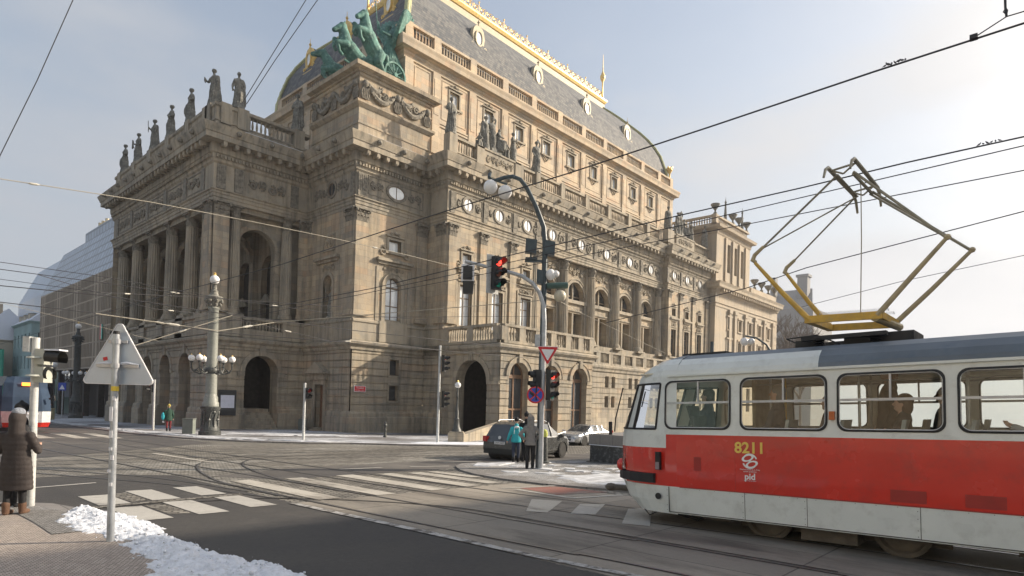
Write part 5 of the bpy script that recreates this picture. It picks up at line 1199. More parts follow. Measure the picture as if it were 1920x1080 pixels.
# island
isl = [(13.5, -3), (13.4, 6), (13.2, 8.6), (12.75, 10.2), (12.75, 11.6), (13.05, 13.0), (13.6, 14.2), (14.4, 15.3), (15.3, 16.0), (17, 15.9), (20, 15.4), (60, 12.6), (60, -3)]
slab('traffic_island', isl, .05, M['mosaic2'])
ii = offset(isl[1:12], -.0); io = offset(isl[1:12], .28); b = MB(); n = len(ii)
b.add([(x, y, G(x, y)+.054) for x, y in ii]+[(x, y, G(x, y)+.042) for x, y in io]+[(x, y, G(x, y)-.2) for x, y in io], [(i, i+1, n+i+1, n+i) for i in range(n-1)]+[(n+i, n+i+1, 2*n+i+1, 2*n+i) for i in range(n-1)])
b.build('island_kerb', M['granite'])['kind'] = 'structure'
# pavement along the theatre
far = [(13.1, 300), (13.1, 60), (12.9, 46), (13.6, 38), (15.2, 33.6), (17.5, 31.2), (19.6, 30.2), (22, 27.8), (24.6, 25.9), (28, 25.2), (300, 22), (300, 300)]
slab('theatre_pavement', far, .08, M['pave_far'])
fi_ = far[:11]; fo = offset(fi_, -.28); b = MB(); n = len(fi_)
b.add([(x, y, G(x, y)+.084) for x, y in fi_]+[(x, y, G(x, y)+.07) for x, y in fo]+[(x, y, G(x, y)-.2) for x, y in fo], [(i, i+1, n+i+1, n+i) for i in range(n-1)]+[(n+i, n+i+1, 2*n+i+1, 2*n+i) for i in range(n-1)])
b.build('theatre_kerb', M['granite'])['kind'] = 'structure'
# snow lying along the kerbs
def snow_patch(poly, seed, h=.03, m='snowdirty', amp=.25, kind='stuff', base=.085, name='snow_strip'):
    rnd = random.Random(seed); pts = []
    for i in range(len(poly)):
        a, c = V(poly[i]), V(poly[(i+1) % len(poly)]); k = max(2, int((c-a).length/.5))
        for j in range(k): p = a.lerp(c, j/k); pts.append((p.x+rnd.uniform(-amp, amp), p.y+rnd.uniform(-amp, amp)))
    cx = sum(p[0] for p in pts)/len(pts); cy = sum(p[1] for p in pts)/len(pts); n = len(pts); b = MB(); P = []
    for f, hh in ((1, 0), (.93, .7), (.7, 1), (.3, 1)):
        for x, y in pts: X, Y = cx+(x-cx)*f, cy+(y-cy)*f; P.append((X, Y, G(X, Y)+base-.02*(f == 1)+h*hh+rnd.uniform(0, .012)))
    b.add(P, [(j*n+i, j*n+(i+1) % n, (j+1)*n+(i+1) % n, (j+1)*n+i) for j in range(3) for i in range(n)]+[tuple(range(3*n, 4*n))])
    o = b.build(name, M[m]); o['kind'] = kind; return o
snow_patch([(13.3, 46), (14.2, 46), (14.6, 40), (16.6, 34.4), (16.0, 33.3), (14.2, 37)], 1)
snow_patch([(16.2, 34.0), (17, 34.5), (20, 31.6), (19.5, 30.5), (17.6, 31.6)], 2)
snow_patch([(14.2, 60), (14.2, 44), (13.35, 44), (13.3, 60)], 21)
snow_patch([(13.3, 110), (14.6, 110), (14.4, 62), (13.3, 62)], 22)
snow_patch([(22.5, 28.6), (23.4, 29.6), (28, 28), (40, 26.5), (40, 23.6), (28, 25.6), (24.9, 26.4)], 3, m='snow', h=.04)
snow_patch([(17, 41.5), (18, 44), (21, 44), (26, 40), (24, 38.5)], 4, amp=.6)
snow_patch([(14.6, 15.0), (15.5, 15.7), (17.0, 15.5), (16.4, 15.0), (15.0, 14.5)], 5, m='snowdirty', h=.03, base=.055)
for _k in range(26): snow_patch([(_x, _y), (_x+.5, _y+.1), (_x+.4, _y+.5), (_x-.1, _y+.4)], 100+_k, amp=.16, h=.010, base=.053) if (_x := 13.9+random.random()*4.5) and (_y := 9.5+random.random()*5.2) else 0
snow_patch([(13.6, 8.4), (13.9, 10.6), (15.2, 10.9), (18, 10.3), (19, 8.2)], 6, amp=.5, h=.02, base=.053)
snow_patch([(19.4, 12.4), (22, 12.0), (24, 11.4), (24, 10.4), (19.8, 11.4)], 7, amp=.4, h=.03, m='snowdirty', base=.053)
# shovelled snow heap on the near pavement
b = MB(); rnd = random.Random(5); nx, ny = 80, 300; x0, x1, y0, y1 = 1.75, 3.3, 4.2, 11.9
from mathutils import noise as MN
def hs(x, y):
    t = (y-y0)/(y1-y0); c = 2.78-.10*t; wd = (.44 if y < 7.4 else .33 if y < 9.6 else .46)*min(1, max(0, (y1-y)/.9))**.5
    if y < 6.8: wd += .2
    u = abs(x-c)/max(wd, .01)*(1.0 if x > c else .8); s = MN.noise(V((x*2.1, y*2.1, 0)))*.35
    v = 1-u**1.6+s; 
    return max(-.06, v)*(.075+.04*MN.noise(V((y*.9, 4, 0)))+(-.05 if 8.6 < y < 9.9 else 0))+((.030*MN.noise(V((x*6, y*6, 3)))+.022*MN.noise(V((x*14, y*14, 9)))+.014*MN.noise(V((x*31, y*31, 5)))) if v > .0 else -.02)
P = [(x0+(x1-x0)*i/nx, y0+(y1-y0)*j/ny) for j in range(ny+1) for i in range(nx+1)]
b.add([(x, y, G(x, y)+(.045 if x < 2.72 else .045-min(.04, (x-2.72)*.5))+hs(x, y)) for x, y in P], [(j*(nx+1)+i, j*(nx+1)+i+1, (j+1)*(nx+1)+i+1, (j+1)*(nx+1)+i) for j in range(ny) for i in range(nx)])
for _ in range(260):
    y = rnd.uniform(y0, y1); x = rnd.gauss(2.7, .36); h = hs(x, y)
    if h < -.0 and rnd.random() < .8: continue
    r = (.006+.022*rnd.random()**2.2)*(1 if h > 0 else .6); b.sph((x, y, G(x, y)+(.05 if x < 2.72 else .01)+max(0, h)+r*.3), r, 6, (1, rnd.uniform(.7, 1.3), .8))
M['snowheap'] = mat('gritty_snow', (.66, .69, .75), .8, var=.10, vs=5, bs=.9, bsc=45, obj=False, dirt=(.50, .50, .51))
o = b.build('snow_heap', M['snowheap'], None, 60); o['kind'] = 'stuff'; 
# rails
def rail(name, pts):
    b = MB(); 
    for off, w_, h in ((-.03, .024, .004), (.015, .020, .0035)):
        b.cur = 0 if off < 0 else 1
        pa = [V(p) for p in pts]; L_, R2 = [], []
        for i, p in enumerate(pa):
            t = (pa[min(i+1, len(pa)-1)]-pa[max(i-1, 0)]).normalized(); nn = V((-t.y, t.x)); a = p+nn*(off-w_); c = p+nn*(off+w_)
            L_.append((a.x, a.y, G(a.x, a.y)+h+.002)); R2.append((c.x, c.y, G(c.x, c.y)+h+.002))
        n = len(pa); b.add(L_+R2, [(i, i+1, n+i+1, n+i) for i in range(n-1)])
    o = b.build(name, [M['steel'], M['groove']]); o['kind'] = 'structure'
def curve(pts, n=14):
    out = []
    for i in range(len(pts)-1):
        p0, p1, p2, p3 = [V(pts[max(0, min(len(pts)-1, i+k))]) for k in (-1, 0, 1, 2)]
        for j in range(n):
            t = j/n; q = .5*((2*p1)+(-p0+p2)*t+(2*p0-5*p1+4*p2-p3)*t*t+(-p0+3*p1-3*p2+p3)*t**3); out.append((q.x, q.y))
    return out+[tuple(pts[-1])]
T1 = [(6.75, -20), (6.55, 2), (6.4, 5), (6.25, 9), (6.1, 14), (5.7, 22), (5.2, 34), (5.0, 60), (5, 190)]
T2 = [(9.95, -20), (9.85, 1), (9.6, 4), (9.25, 7), (9.0, 10), (8.9, 14), (8.7, 24), (8.6, 40), (8.4, 190)]
for base_ in (T1, T2):
    rail('tram_rail', curve(base_)); rail('tram_rail', curve([(x+1.435, y) for x, y in base_]))
for k, off in enumerate((0, 1.435)):
    rail('tram_rail', curve([(-60, 22.6+off), (0, 22.0+off), (12, 21.2+off), (25, 20.0+off), (90, 17.5+off)])); rail('tram_rail', curve([(-60, 26.2+off), (0, 25.6+off), (12, 24.6+off), (25, 23.2+off), (90, 20.5+off)]))
    rail('tram_rail', curve([(6.1+off, 12), (6.3+off, 16), (8+off*.8, 21-off*.3), (12, 24.0-off*1.0), (20, 24.5-off), (30, 23.5-off)])); rail('tram_rail', curve([(5.9-off*.0, 13-off), (4.8-off*.2, 18-off), (1, 23.5-off), (-8, 26-off), (-30, 26.5-off)]))
for off in (0, .04): rail('tram_rail', curve([(2.4+off, 12.5), (4, 12.15), (6, 11.6), (7.8, 9), (8.0, 6), (8.1, 2)]))
# markings
def mark(pts, m='paint', h=.008, name='road_marking', kind='structure'): return sheet(name, pts, h, M[m], kind)
for x, ya, yb, m in ((3.05, 12.55, 14.0, 0), (3.08, 10.5, 12.1, 0), (3.95, 12.7, 14.4, 0), (4.0, 10.6, 12.35, 0), (4.9, 12.9, 14.5, 0), (4.98, 10.85, 12.5, 0)): mark([(x, ya), (x+.5, ya), (x+.5, yb), (x, yb)])
for x, w_, ya, yb in ((6.42, .5, 11.0, 15.2), (7.75, .5, 10.9, 15.0), (9.25, .55, 10.9, 15.0), (10.5, .5, 11.0, 14.8), (11.45, .5, 11.2, 14.6), (12.2, .4, 12.6, 14.6)): mark([(x, ya), (x+w_, ya), (x+w_, yb), (x, yb)], 'paint_old')
mark([(8.65, 7.45), (8.85, 7.1), (10.35, 7.9), (10.05, 8.5)], 'paint_old'); mark([(9.1, 6.75), (9.4, 6.4), (10.7, 7.05), (10.3, 7.4)]); mark([(8.95, 5.55), (9.1, 5.1), (11.05, 6.15), (10.55, 6.4)])
mark([(11.3, 4.6), (11.4, 4.2), (12.4, 5.1), (12.0, 5.4)])
mark([(11.1, 8.65), (11.4, 10.05), (12.45, 9.75), (12.6, 8.2)], 'redpaint', .006, 'red_patch')
mark([(10.9, 10.25), (10.95, 10.15), (12.6, 9.75), (12.6, 9.9)], 'paint', .010); mark([(11.0, 9.9), (10.85, 8.2), (11.0, 8.1), (11.12, 9.8)], 'paint', .010); mark([(10.9, 8.15), (12.4, 7.75), (12.4, 7.6), (10.9, 8.0)], 'paint', .010)
M['slush'] = gmat('salt_and_slush', ((.52, .51, .50), (.36, .35, .33)), None, .9, (.46, .6, (.13, .12, .11)), .8, 60, 0, 5.0)
mark([(5.72, 10.9), (5.86, 10.9), (5.98, 7.0), (6.0, 5.0), (6.12, 3.4), (6.2, 0), (6.08, 0), (5.98, 3.4), (5.86, 5.0), (5.82, 7.0)], 'slush', .012)
mark([(2.7, 15.9), (2.7, 16.03), (3.9, 16.4), (3.9, 16.27)]); mark([(7.9, 25.8), (8.15, 25.8), (8.3, 20.6), (8.15, 20.6)], 'paint_old'); mark([(10.4, 16.55), (10.4, 16.7), (11.9, 16.6), (11.9, 16.45)]); mark([(12.9, 16.3), (12.95, 16.43), (14.3, 15.95), (14.2, 15.8)]); mark([(15.2, 17.2), (15.2, 17.35), (17, 17.1), (17, 16.95)])
for k in range(7): mark([(.8+k*1.5, 40-.2*k), (1.5+k*1.5, 40-.2*k), (1.2+k*1.6, 47-.2*k), (.5+k*1.6, 47-.2*k)], 'paint_old')
# cobble inset strips across the zebra
mark([(2.85, 12.2), (2.85, 12.45), (5.6, 12.75), (5.6, 12.55)], 'cobble', .012, 'cobble_strip'); mark([(3.62, 12.75), (3.92, 12.8), (3.92, 14.2), (3.55, 14.0)], 'cobble', .004, 'cobble_strip'); mark([(3.65, 10.9), (3.97, 10.8), (3.97, 12.25), (3.65, 12.2)], 'cobble', .004, 'cobble_strip')
# drains
for x, y, rz in ((5.35, 6.4, 0),): pass
# ============================================================ THE TRAM
M['tred'] = mat('tram_red', (.60, .030, .018), .25, var=.12, vs=1.1, coat=.7, dirt=(.47, .035, .025), bs=.06, bsc=1.6)
M['twhite'] = mat('tram_off_white', (.66, .69, .67), .3, var=.06, vs=1.5, coat=.4, dirt=(.55, .57, .55))
M['troof'] = mat('tram_roof_blue_grey', (.12, .145, .175), .5, var=.22, vs=1.4, dirt=(.10, .13, .17))
M['rubber'] = mat('black_rubber', (.018, .018, .02), .6, var=.2)
M['under'] = mat('grimy_underframe', (.11, .095, .08), .85, var=.4, vs=5, bs=.4)
M['alu'] = mat('dull_aluminium', (.42, .43, .45), .4, metal=.5, var=.15, vs=6)
M['tcream'] = mat('tram_interior_lining', (.62, .58, .48), .6, var=.1)
M['ochre'] = mat('ochre_paint', (.60, .36, .055), .5, var=.2, vs=5, dirt=(.42, .30, .12))
M['tan'] = mat('faded_tan_paint', (.42, .34, .20), .5, var=.25, vs=6)
M['olive'] = mat('grey_olive_paint', (.30, .27, .20), .55, var=.25, vs=6)
M['yellow'] = mat('yellow_lettering', (.80, .58, .12), .5, var=0); M['white'] = mat('white_lettering', (.82, .82, .82), .5, var=0)
def glassmat(name, tint, dens, refl=1.0, rough=.02):
    m = bpy.data.materials.new(name); m.use_nodes = True; N = m.node_tree.nodes; L = m.node_tree.links; N.clear()
    o = N.new('ShaderNodeOutputMaterial'); tr = N.new('ShaderNodeBsdfTransparent'); tr.inputs[0].default_value = (*tint, 1)
    gl = N.new('ShaderNodeBsdfGlossy'); gl.inputs['Roughness'].default_value = rough; gl.inputs[0].default_value = (refl, refl, refl, 1)
    fr = N.new('ShaderNodeFresnel'); fr.inputs[0].default_value = 1.55; mm = N.new('ShaderNodeMath'); mm.operation = 'ADD'; mm.use_clamp = True; mm.inputs[1].default_value = dens; L.new(fr.outputs[0], mm.inputs[0])
    mx = N.new('ShaderNodeMixShader'); L.new(mm.outputs[0], mx.inputs[0]); L.new(tr.outputs[0], mx.inputs[1]); L.new(gl.outputs[0], mx.inputs[2]); L.new(mx.outputs[0], o.inputs[0]); return m
M['tglass'] = glassmat('tram_window_glass', (.88, .90, .86), .0)
M['cglass'] = glassmat('car_window_glass', (.25, .28, .28), .05)
dT = V((0, 1, -.04)).normalized(); upT = V((0, .04, 1)).normalized(); latT = upT.cross(dT)   # = -X
TO = V((10.6, 1.58, -.24))
mt = Matrix((dT, latT, upT)).transposed().to_4x4(); mt.translation = TO
TR = thing('tram', 'red and pale grey tram numbered 8211 with raised yellow pantograph at the right edge', 'tram'); TR.matrix_world = mt
def wl(x, y, z): return mt.inverted() @ V((x, y, z))
_hw0 = hw
def hw(op, z):
    if op[0] == 'q':
        k, uc, w, zb, zt = op[:5]; r = op[5] if len(op) > 5 else .13
        if z < zb-1e-6 or z > zt+1e-6: return 0
        d = max(0, zb+r-z, z-(zt-r)); return w/2-r+sqrt(max(0, r*r-d*d))
    return _hw0(op, z)
WZ0, WZ1 = 1.73, 2.52
wins = [(2.795, 1.12)]+[(1.455-1.375*k, 1.23) for k in range(8)]
U0, U1 = -9.2, 3.15
def side(s): return lambda u, z, d: (u, s*(1.25-.05*max(0, z-1.63)-.03*max(0, .8-z)-d), z)
qz = sorted({WZ0+.13*(1-cos(i*pi/12)) for i in range(7)} | {WZ1-.13*(1-cos(i*pi/12)) for i in range(7)})
body = MB()
for s in (1, -1):
    fn = side(s)
    body.cur = 0; ops = [('q', u, w_, WZ0, WZ1) for u, w_ in wins]
    wall(body, fn, U0, U1, 1.63, 2.62, ops, .05, extra=qz)
    body.cur = 1; wall(body, fn, U0, U1, .76, 1.63)
    body.cur = 0; wall(body, fn, U0, U1, .32, .76)
    # roof shoulders: pale over the cab, blue grey behind
    sec = [(1.205, 2.62), (1.19, 2.70), (1.13, 2.80), (1.0, 2.90)]
    for (ya, za), (yb, zb) in zip(sec, sec[1:]):
        body.cur = 0; body.quad((.95, s*ya, za), (U1, s*ya, za), (U1, s*yb, zb), (.95, s*yb, zb)); body.cur = 2; body.quad((U0, s*ya, za), (.95, s*ya, za), (.95, s*yb, zb), (U0, s*yb, zb))
    body.cur = 2
    for (ya, za), (yb, zb) in (((1.0, 2.90), (.75, 2.985)), ((.75, 2.985), (0, 3.04))): body.quad((U0, s*ya, za), (U1, s*ya, za), (U1, s*yb, zb), (U0, s*yb, zb))
# rounded nose
def nosering(z):
    k = [(.30, 4.30, 1.22), (.5, 4.55, 1.24), (.76, 4.68, 1.25), (1.4, 4.70, 1.25), (1.66, 4.68, 1.25), (2.1, 4.50, 1.23), (2.5, 4.34, 1.21), (2.62, 4.28, 1.205), (2.72, 4.18, 1.18), (2.82, 4.02, 1.12), (2.92, 3.8, .98), (3.0, 3.5, .70), (3.04, 3.2, .05)]
    for a, c in zip(k, k[1:]):
        if a[0] <= z <= c[0]: t = (z-a[0])/(c[0]-a[0]); L_ = a[1]+(c[1]-a[1])*t; w_ = a[2]+(c[2]-a[2])*t; break
    pts = []
    sh = [(0, 1), (.13, .985), (.27, .965), (.44, .935), (.60, .87), (.75, .76), (.88, .58), (.96, .36), (1, 0)]
    for f, g_ in sh: pts.append((3.15+(L_-3.15)*f, w_*g_))
    return [(u, y, z) for u, y in pts]+[(u, -y, z) for u, y in reversed(pts[:-1])]
zs = [.30, .5, .76, .95, 1.2, 1.4, 1.63, 1.72, 2.1, 2.5, 2.56, 2.62, 2.72, 2.82, 2.92, 3.0, 3.04]
rings = [nosering(z) for z in zs]
glassn = MB()
for j in range(len(zs)-1):
    zm = (zs[j]+zs[j+1])/2; n = len(rings[j])
    for i in range(n-1):
        side_i = min(i, n-2-i)
        q = (rings[j][i], rings[j][i+1], rings[j+1][i+1], rings[j+1][i])
        if 1.72 < zm < 2.5 and side_i >= 2 and side_i != 4: glassn.quad(*q); continue
        body.cur = 0
        if .76 < zm < 1.4 or (1.4 < zm < 1.63 and side_i == 0): body.cur = 1
        if zm > 2.93: body.cur = 2
        body.quad(*q)
# rear end wall
body.cur = 0; body.box(U0-.02, U0, -1.25, 1.25, .32, 2.95)
BT = body.build('body', [M['twhite'], M['tred'], M['troof']], TR, 35)
glassn.build('windscreen', M['tglass'], TR, 40)

b = MB(); b.tube([tuple(V(p)*1.0) for p in nosering(1.72)[2:15]], .02, 6); b.tube(nosering(2.5)[2:15], .02, 6)
for i in (2, 4, 5, 8, 11, 12, 14): b.tube([nosering(z)[i] for z in (1.72, 2.1, 2.5)], .028 if i not in (2, 14) else .02, 6)
b.build('windscreen_rubber', M['rubber'], TR, 40)
# side windows: frame, panes, sliding rail
def rrect(w_, h, r, n=5):
    P = []
    for cx, cz, a0 in ((w_/2-r, h/2-r, 0), (-w_/2+r, h/2-r, pi/2), (-w_/2+r, -h/2+r, pi), (w_/2-r, -h/2+r, 1.5*pi)):
        for i in range(n+1): P.append((cx+cos(a0+pi/2*i/n)*r, cz+sin(a0+pi/2*i/n)*r))
    return P
for s in (1, -1):
    fn = side(s)
    for u, w_ in wins:
        zc = (WZ0+WZ1)/2; h = WZ1-WZ0; b = MB()
        ro = rrect(w_+.025, h+.025, .125); ri = rrect(w_-.03, h-.03, .12); n = len(ro)
        P = [fn(u+p[0], zc+p[1], -.010) for p in ro]+[fn(u+p[0], zc+p[1], -.016) for p in ri]+[fn(u+p[0], zc+p[1], .03) for p in ri]
        b.cur = 0; b.add(P, [(i, (i+1) % n, n+(i+1) % n, n+i) for i in range(n)]+[(n+i, n+(i+1) % n, 2*n+(i+1) % n, 2*n+i) for i in range(n)])
        b.cur = 1; rj = rrect(w_-.055, h-.055, .10); P = [fn(u+p[0], zc+p[1], -.006) for p in ri]+[fn(u+p[0], zc+p[1], -.004) for p in rj]; b.add(P, [(i, (i+1) % n, n+(i+1) % n, n+i) for i in range(n)])
        fbox(b, fn, u-w_/2+.02, u+w_/2-.02, zc+.015, zc+.05, -.012, .02); uu = u-.02*s if w_ > 1.2 else u-.02; fbox(b, fn, uu-.012, uu+.012, zc+.05, WZ1-.02, -.010, .02)
        wo = b.build('window', [M['rubber'], M['alu']], TR)
        g_ = MB(); g_.add([fn(u+p[0], zc+p[1], .012) for p in ri], [tuple(range(n))]); g_.build('pane', M['tglass'], wo)
sd = side(1)
b = MB(); fbox(b, sd, U0, 3.33, 2.60, 2.635, -.035, .0); b.build('gutter', M['twhite'], TR)
b = MB(); ring = [nosering(.88)[i] for i in range(2, 15)]; P = []
for k_, zz in ((.99, .795), (1.045, .80), (1.045, .955), (.99, .96)): P += [(3.15+(p[0]-3.15)*k_+.0, p[1]*k_, zz) for p in ring]
n_ = len(ring); b.add(P, [(j*n_+i, j*n_+i+1, (j+1)*n_+i+1, (j+1)*n_+i) for j in range(3) for i in range(n_-1)]+[(0, n_, 2*n_, 3*n_), (n_-1, 2*n_-1, 3*n_-1, 4*n_-1)]); b.build('bumper', M['rubber'], TR)
b = MB(); b.tube([(4.5, 0, .50), (4.95, .0, .50), (5.15, .0, .50)], [.05, .06, .06], 8); b.sph((5.25, 0, .5), .1, 10, (1.4, 1, .8)); b.build('coupler', M['under'], TR, 40)
b = MB()
for s in (1, -1): b.lathe((4.44, s*.86, 1.05), [(.12, 0), (.11, .05), (.07, .09), (.02, .10)], 14, V((.9, s*.45, 0)).to_track_quat('Z', 'Y'))
b.build('tail_light', mat('tail_light_red', (.55, .03, .02), .25, var=0, coat=.5), TR, 40)
b = MB(); fbox(b, sd, 3.44, 3.52, 1.03, 1.33, -.05, .02); b.build('marker_lamp', M['rubber'], TR); b = MB(); fbox(b, sd, 3.445, 3.515, 1.04, 1.16, -.06, -.045); b.build('marker_lens', mat('smoked_lens', (.25, .2, .22), .3, var=0), TR)
b = MB(); fbox(b, sd, .73, .80, 1.88, 2.0, -.05, .0); b.build('amber_marker', mat('amber_lens', (.45, .10, .02), .3, var=0), TR)
b = MB(); c = V(sd(3.5, .58, -.0)); b.lathe(c+V((0, -.005, 0)), [(.055, 0), (.055, .008)], 16, V((0, 1, 0)).to_track_quat('Z', 'Y')); b.build('filler_cap', M['rubber'], TR)
b = MB()
for u in (3.3, 2.02, 1.12, -.25, -1.7, -3.1, -4.6, -6):
    fbox(b, sd, u-.004, u+.004, .33, .752, -.003, .02)
    for z in (.37, .45, .6, .7): b.sph(sd(u+.03, z, -.002), .006, 6)
for k in range(40): uu = 3.0-k*.25; b.sph(sd(uu, .735, -.001), .005, 6)
fbox(b, sd, U0, 3.3, .33, .345, -.004, 0)
b.build('skirt_joint', mat('grimy_joint', (.10, .10, .095), .7, var=.2), TR)
b = MB()
fbox(b, sd, 2.16, 2.163, .76, 1.63, -.002, .0); fbox(b, sd, 2.72, 2.84, 1.05, 1.27, -.004, 0)
for u in (-.1, -.9, -1.9): fbox(b, sd, u-.22, u+.18, .80, .96, -.0015, 0)
fbox(b, sd, U0, 3.1, .752, .768, -.006, 0)
b.build('panel_joint', mat('dark_panel_red', (.33, .025, .02), .5, var=.2), TR)  # darker red for seams and small panels
# lettering on the side
def text(s_, u, z, size, m, name, ext=.002, bold=.0, par=None, fn=None):
    cu = bpy.data.curves.new('t', 'FONT'); cu.body = s_; cu.size = size; cu.extrude = ext; cu.offset = bold; cu.align_x = 'CENTER'; cu.align_y = 'CENTER'; cu.resolution_u = 3
    o = bpy.data.objects.new('t', cu); COL.objects.link(o); dg = bpy.context.evaluated_depsgraph_get(); dg.update(); me = bpy.data.meshes.new_from_object(o.evaluated_get(dg)); bpy.data.objects.remove(o)
    me.materials.clear(); me.materials.append(m); o = bpy.data.objects.new(name, me); COL.objects.link(o); o.parent = par
    return o
def on_side(o, u, z, d=-.006):   # seen from outside (+y local), the tram nose is on the viewer's left
    p = V(sd(u, z, d)); o.matrix_local = Matrix(((-1, 0, 0, p.x), (0, 0, 1, p.y), (0, 1, 0, p.z), (0, 0, 0, 1)))
on_side(text('8211', 0, 0, .235, M['yellow'], 'fleet_number', bold=.006, par=TR), 1.93, 1.44)
on_side(text('pid', 0, 0, .135, M['white'], 'network_mark', bold=.003, par=TR), 1.93, 1.005)
on_side(text('Dopravní podnik hl. m. Prahy', 0, 0, .026, M['white'], 'small_lettering', par=TR), 1.93, 1.115); on_side(text('akciová společnost', 0, 0, .026, M['white'], 'small_lettering', par=TR), 1.93, 1.085)
on_side(text('Pražská integrovaná doprava', 0, 0, .016, M['white'], 'small_lettering', par=TR), 1.93, .945)
b = MB(); n = 32; cz = 1.245; cu_ = 1.93
def arc(r0, r1, a0, a1, k, cx=0, cy=0, d=-.006, sx=1, rot=0):
    for i in range(k):
        a, c = a0+(a1-a0)*i/k, a0+(a1-a0)*(i+1)/k; P = []
        for ang, r in ((a, r0), (c, r0), (c, r1), (a, r1)):
            x, z = cos(ang)*r*sx, sin(ang)*r; x, z = x*cos(rot)-z*sin(rot)+cx, x*sin(rot)+z*cos(rot)+cy; P.append(sd(cu_-x, cz+z, d))
        b.add(P, [(0, 1, 2, 3)])
arc(.095, .118, R(20), R(160), 14); arc(.095, .118, R(200), R(340), 14)
arc(.032, .052, 0, 2*pi, 18, -.03, .048, -.007, 1.9, .35); arc(.032, .052, 0, 2*pi, 18, .03, -.048, -.007, 1.9, .35); arc(.0, .012, 0, 2*pi, 8, 0, 0, -.0075, 5, 1.0)
b.build('ring_emblem', M['white'], TR)
# underframe, bogies, wheels
b = MB(); b.box(U0+.3, 3.9, -1.0, 1.0, .42, .9); b.box(-.5, 2.35, .5, .58, .14, .36); b.box(-.5, 2.35, -.58, -.5, .14, .36); b.box(.55, 1.3, -.95, .95, .10, .5); b.box(2.35, 2.8, .3, 1.0, .24, .45); b.box(-3.0, -1.2, -.9, .95, .22, .5); b.build('underframe', M['under'], TR)
def tw():
    w_ = MB(); w_.lathe((0, 0, 0), [(.05, -.10), (.30, -.09), (.35, -.06), (.35, .06), (.36, .08), (.36, .09), (.30, .10), (.27, .05), (.12, .06), (.1, .12), (.02, .12)], 26, V((0, 1, 0)).to_track_quat('Z', 'Y')); return w_.mesh('wheel', M['under'], 30)
wm = tw()
for u in (1.82, .03, -4.6, -6.4):
    for s in (1, -1): obj('wheel', wm, TR, loc=(u, s*.72, .35), rot=(0, 0, 0 if s > 0 else pi))
b = MB(); b.tube([(2.6, .95, .5), (2.9, 1.0, .22), (3.3, .95, .28), (3.5, .8, .4)], .03, 6); b.tube([(3.55, 1.05, .33), (3.8, 1.0, .20), (4.05, .8, .30)], .01, 5); b.build('hose', M['rubber'], TR)
# interior
b = MB(); b.box(U0, 3.6, -1.15, 1.15, .86, .9); b.box(U0, 3.9, -1.1, 1.1, 2.66, 2.69); b.build('interior_lining', M['tcream'], TR)
b = MB(); b.box(2.2, 2.26, -1.1, .25, .9, 2.6); b.box(2.2, 2.26, .9, 1.1, .9, 2.6); b.box(3.7, 4.2, -.9, .9, .9, 1.5); b.build('cab_partition', M['olive'], TR)
M['seat'] = mat('red_brown_seat', (.16, .05, .03), .5, var=.2); M['seatg'] = mat('grey_seat_shell', (.30, .33, .33), .5, var=.1)
def seat(u, y, rz=0):
    b = MB(); b.prism([(-.2, .44), (.22, .46), (.24, .5), (-.16, .5), (-.24, .98), (-.29, .98)], (0, -.22, 0), V((1, 0, 0)), V((0, 0, 1)), V((0, 1, 0)), .44); b.cyl((0, 0, 0), (0, 0, .45), .03, .03, 6)
    return b.build('seat', M['seatg'], TR, loc=(u, y, .9), rot=(0, 0, rz))
for u in (1.7, .95, .2, -.55, -1.3, -2.05, -2.8): seat(u, .82)
for u in (.2, -.55, -1.3, -2.8): seat(u, -.8)
b = MB()
for u, y in ((1.95, .25), (.6, -.3), (.6, .45), (-.7, .4), (-2.2, .45), (-2.2, -.4)): b.cyl((u, y, .9), (u, y, 2.66), .02, .02, 8)
b.tube([(2.1, .45, 2.45), (-4, .45, 2.45)], .016, 6); b.tube([(2.1, -.45, 2.45), (-4, -.45, 2.45)], .016, 6); b.build('grab_poles', M['alu'], TR)
b = MB(); b.cyl((1.62, .55, .9), (1.62, .55, 2.66), .022, .022, 8); b.build('yellow_pole', M['ochre'], TR)
b = MB(); b.box(2.95, 3.0, .5, 1.0, 1.0, 1.95); b.obox((3.05, .72, 1.9), V((.3, 0, 1)).normalized(), V((0, 1, 0)), V((1, 0, -.3)).normalized(), .22, .2, .02); b.build('driver_seat', M['rubber'], TR)
# pantograph, given in world coordinates and brought into the tram
PG = bpy.data.objects.new('pantograph', None); COL.objects.link(PG); PG.parent = TR
bpy.data.objects.remove(PG)
b = MB(); W_ = lambda x, y, z: tuple(wl(x, y, z))
XA, XB = 9.98, 11.15
for X in (XA, XB): b.obox(V(W_(X, 2.48, 3.13)), V((1, 0, .04)).normalized(), V((0, 1, 0)), V((-.04, 0, 1)).normalized(), .52, .03, .055)
for y in (2.0, 2.95): b.obox(V(W_(10.57, y, 3.13)), V((0, 1, 0)), V((1, 0, 0)), V((0, 0, 1)), .6, .05, .05)
for X, ky in ((XA, 3.79), (XB, 3.67)): b.tube([W_(X, 2.93, 3.12), W_(X, (2.93+ky)/2, 3.6), W_(X, ky, 4.12)], [.045, .038, .027], 8)
pg = b.build('pantograph_base', M['ochre'], TR, 30)
b = MB()
for X in (XA, XB): RK = (1.22, 4.12) if X == XA else (1.06, 4.16); LKn = (3.80, 4.13) if X == XA else (3.68, 4.12); b.tube([W_(X, 2.02, 3.13), W_(X, (2.02+RK[0])/2, 3.63), W_(X, *RK)], [.042, .036, .027], 8); b.sph(W_(X, RK[0]-.01, RK[1]+.01), .045, 8); b.tube([W_(X, LKn[0]-.02, LKn[1]), W_(X, LKn[0]+.03, LKn[1]+.04), W_(X, LKn[0], LKn[1]+.12), W_(X, LKn[0]-.14, LKn[1]+.24)], [.03, .04, .035, .028], 8)
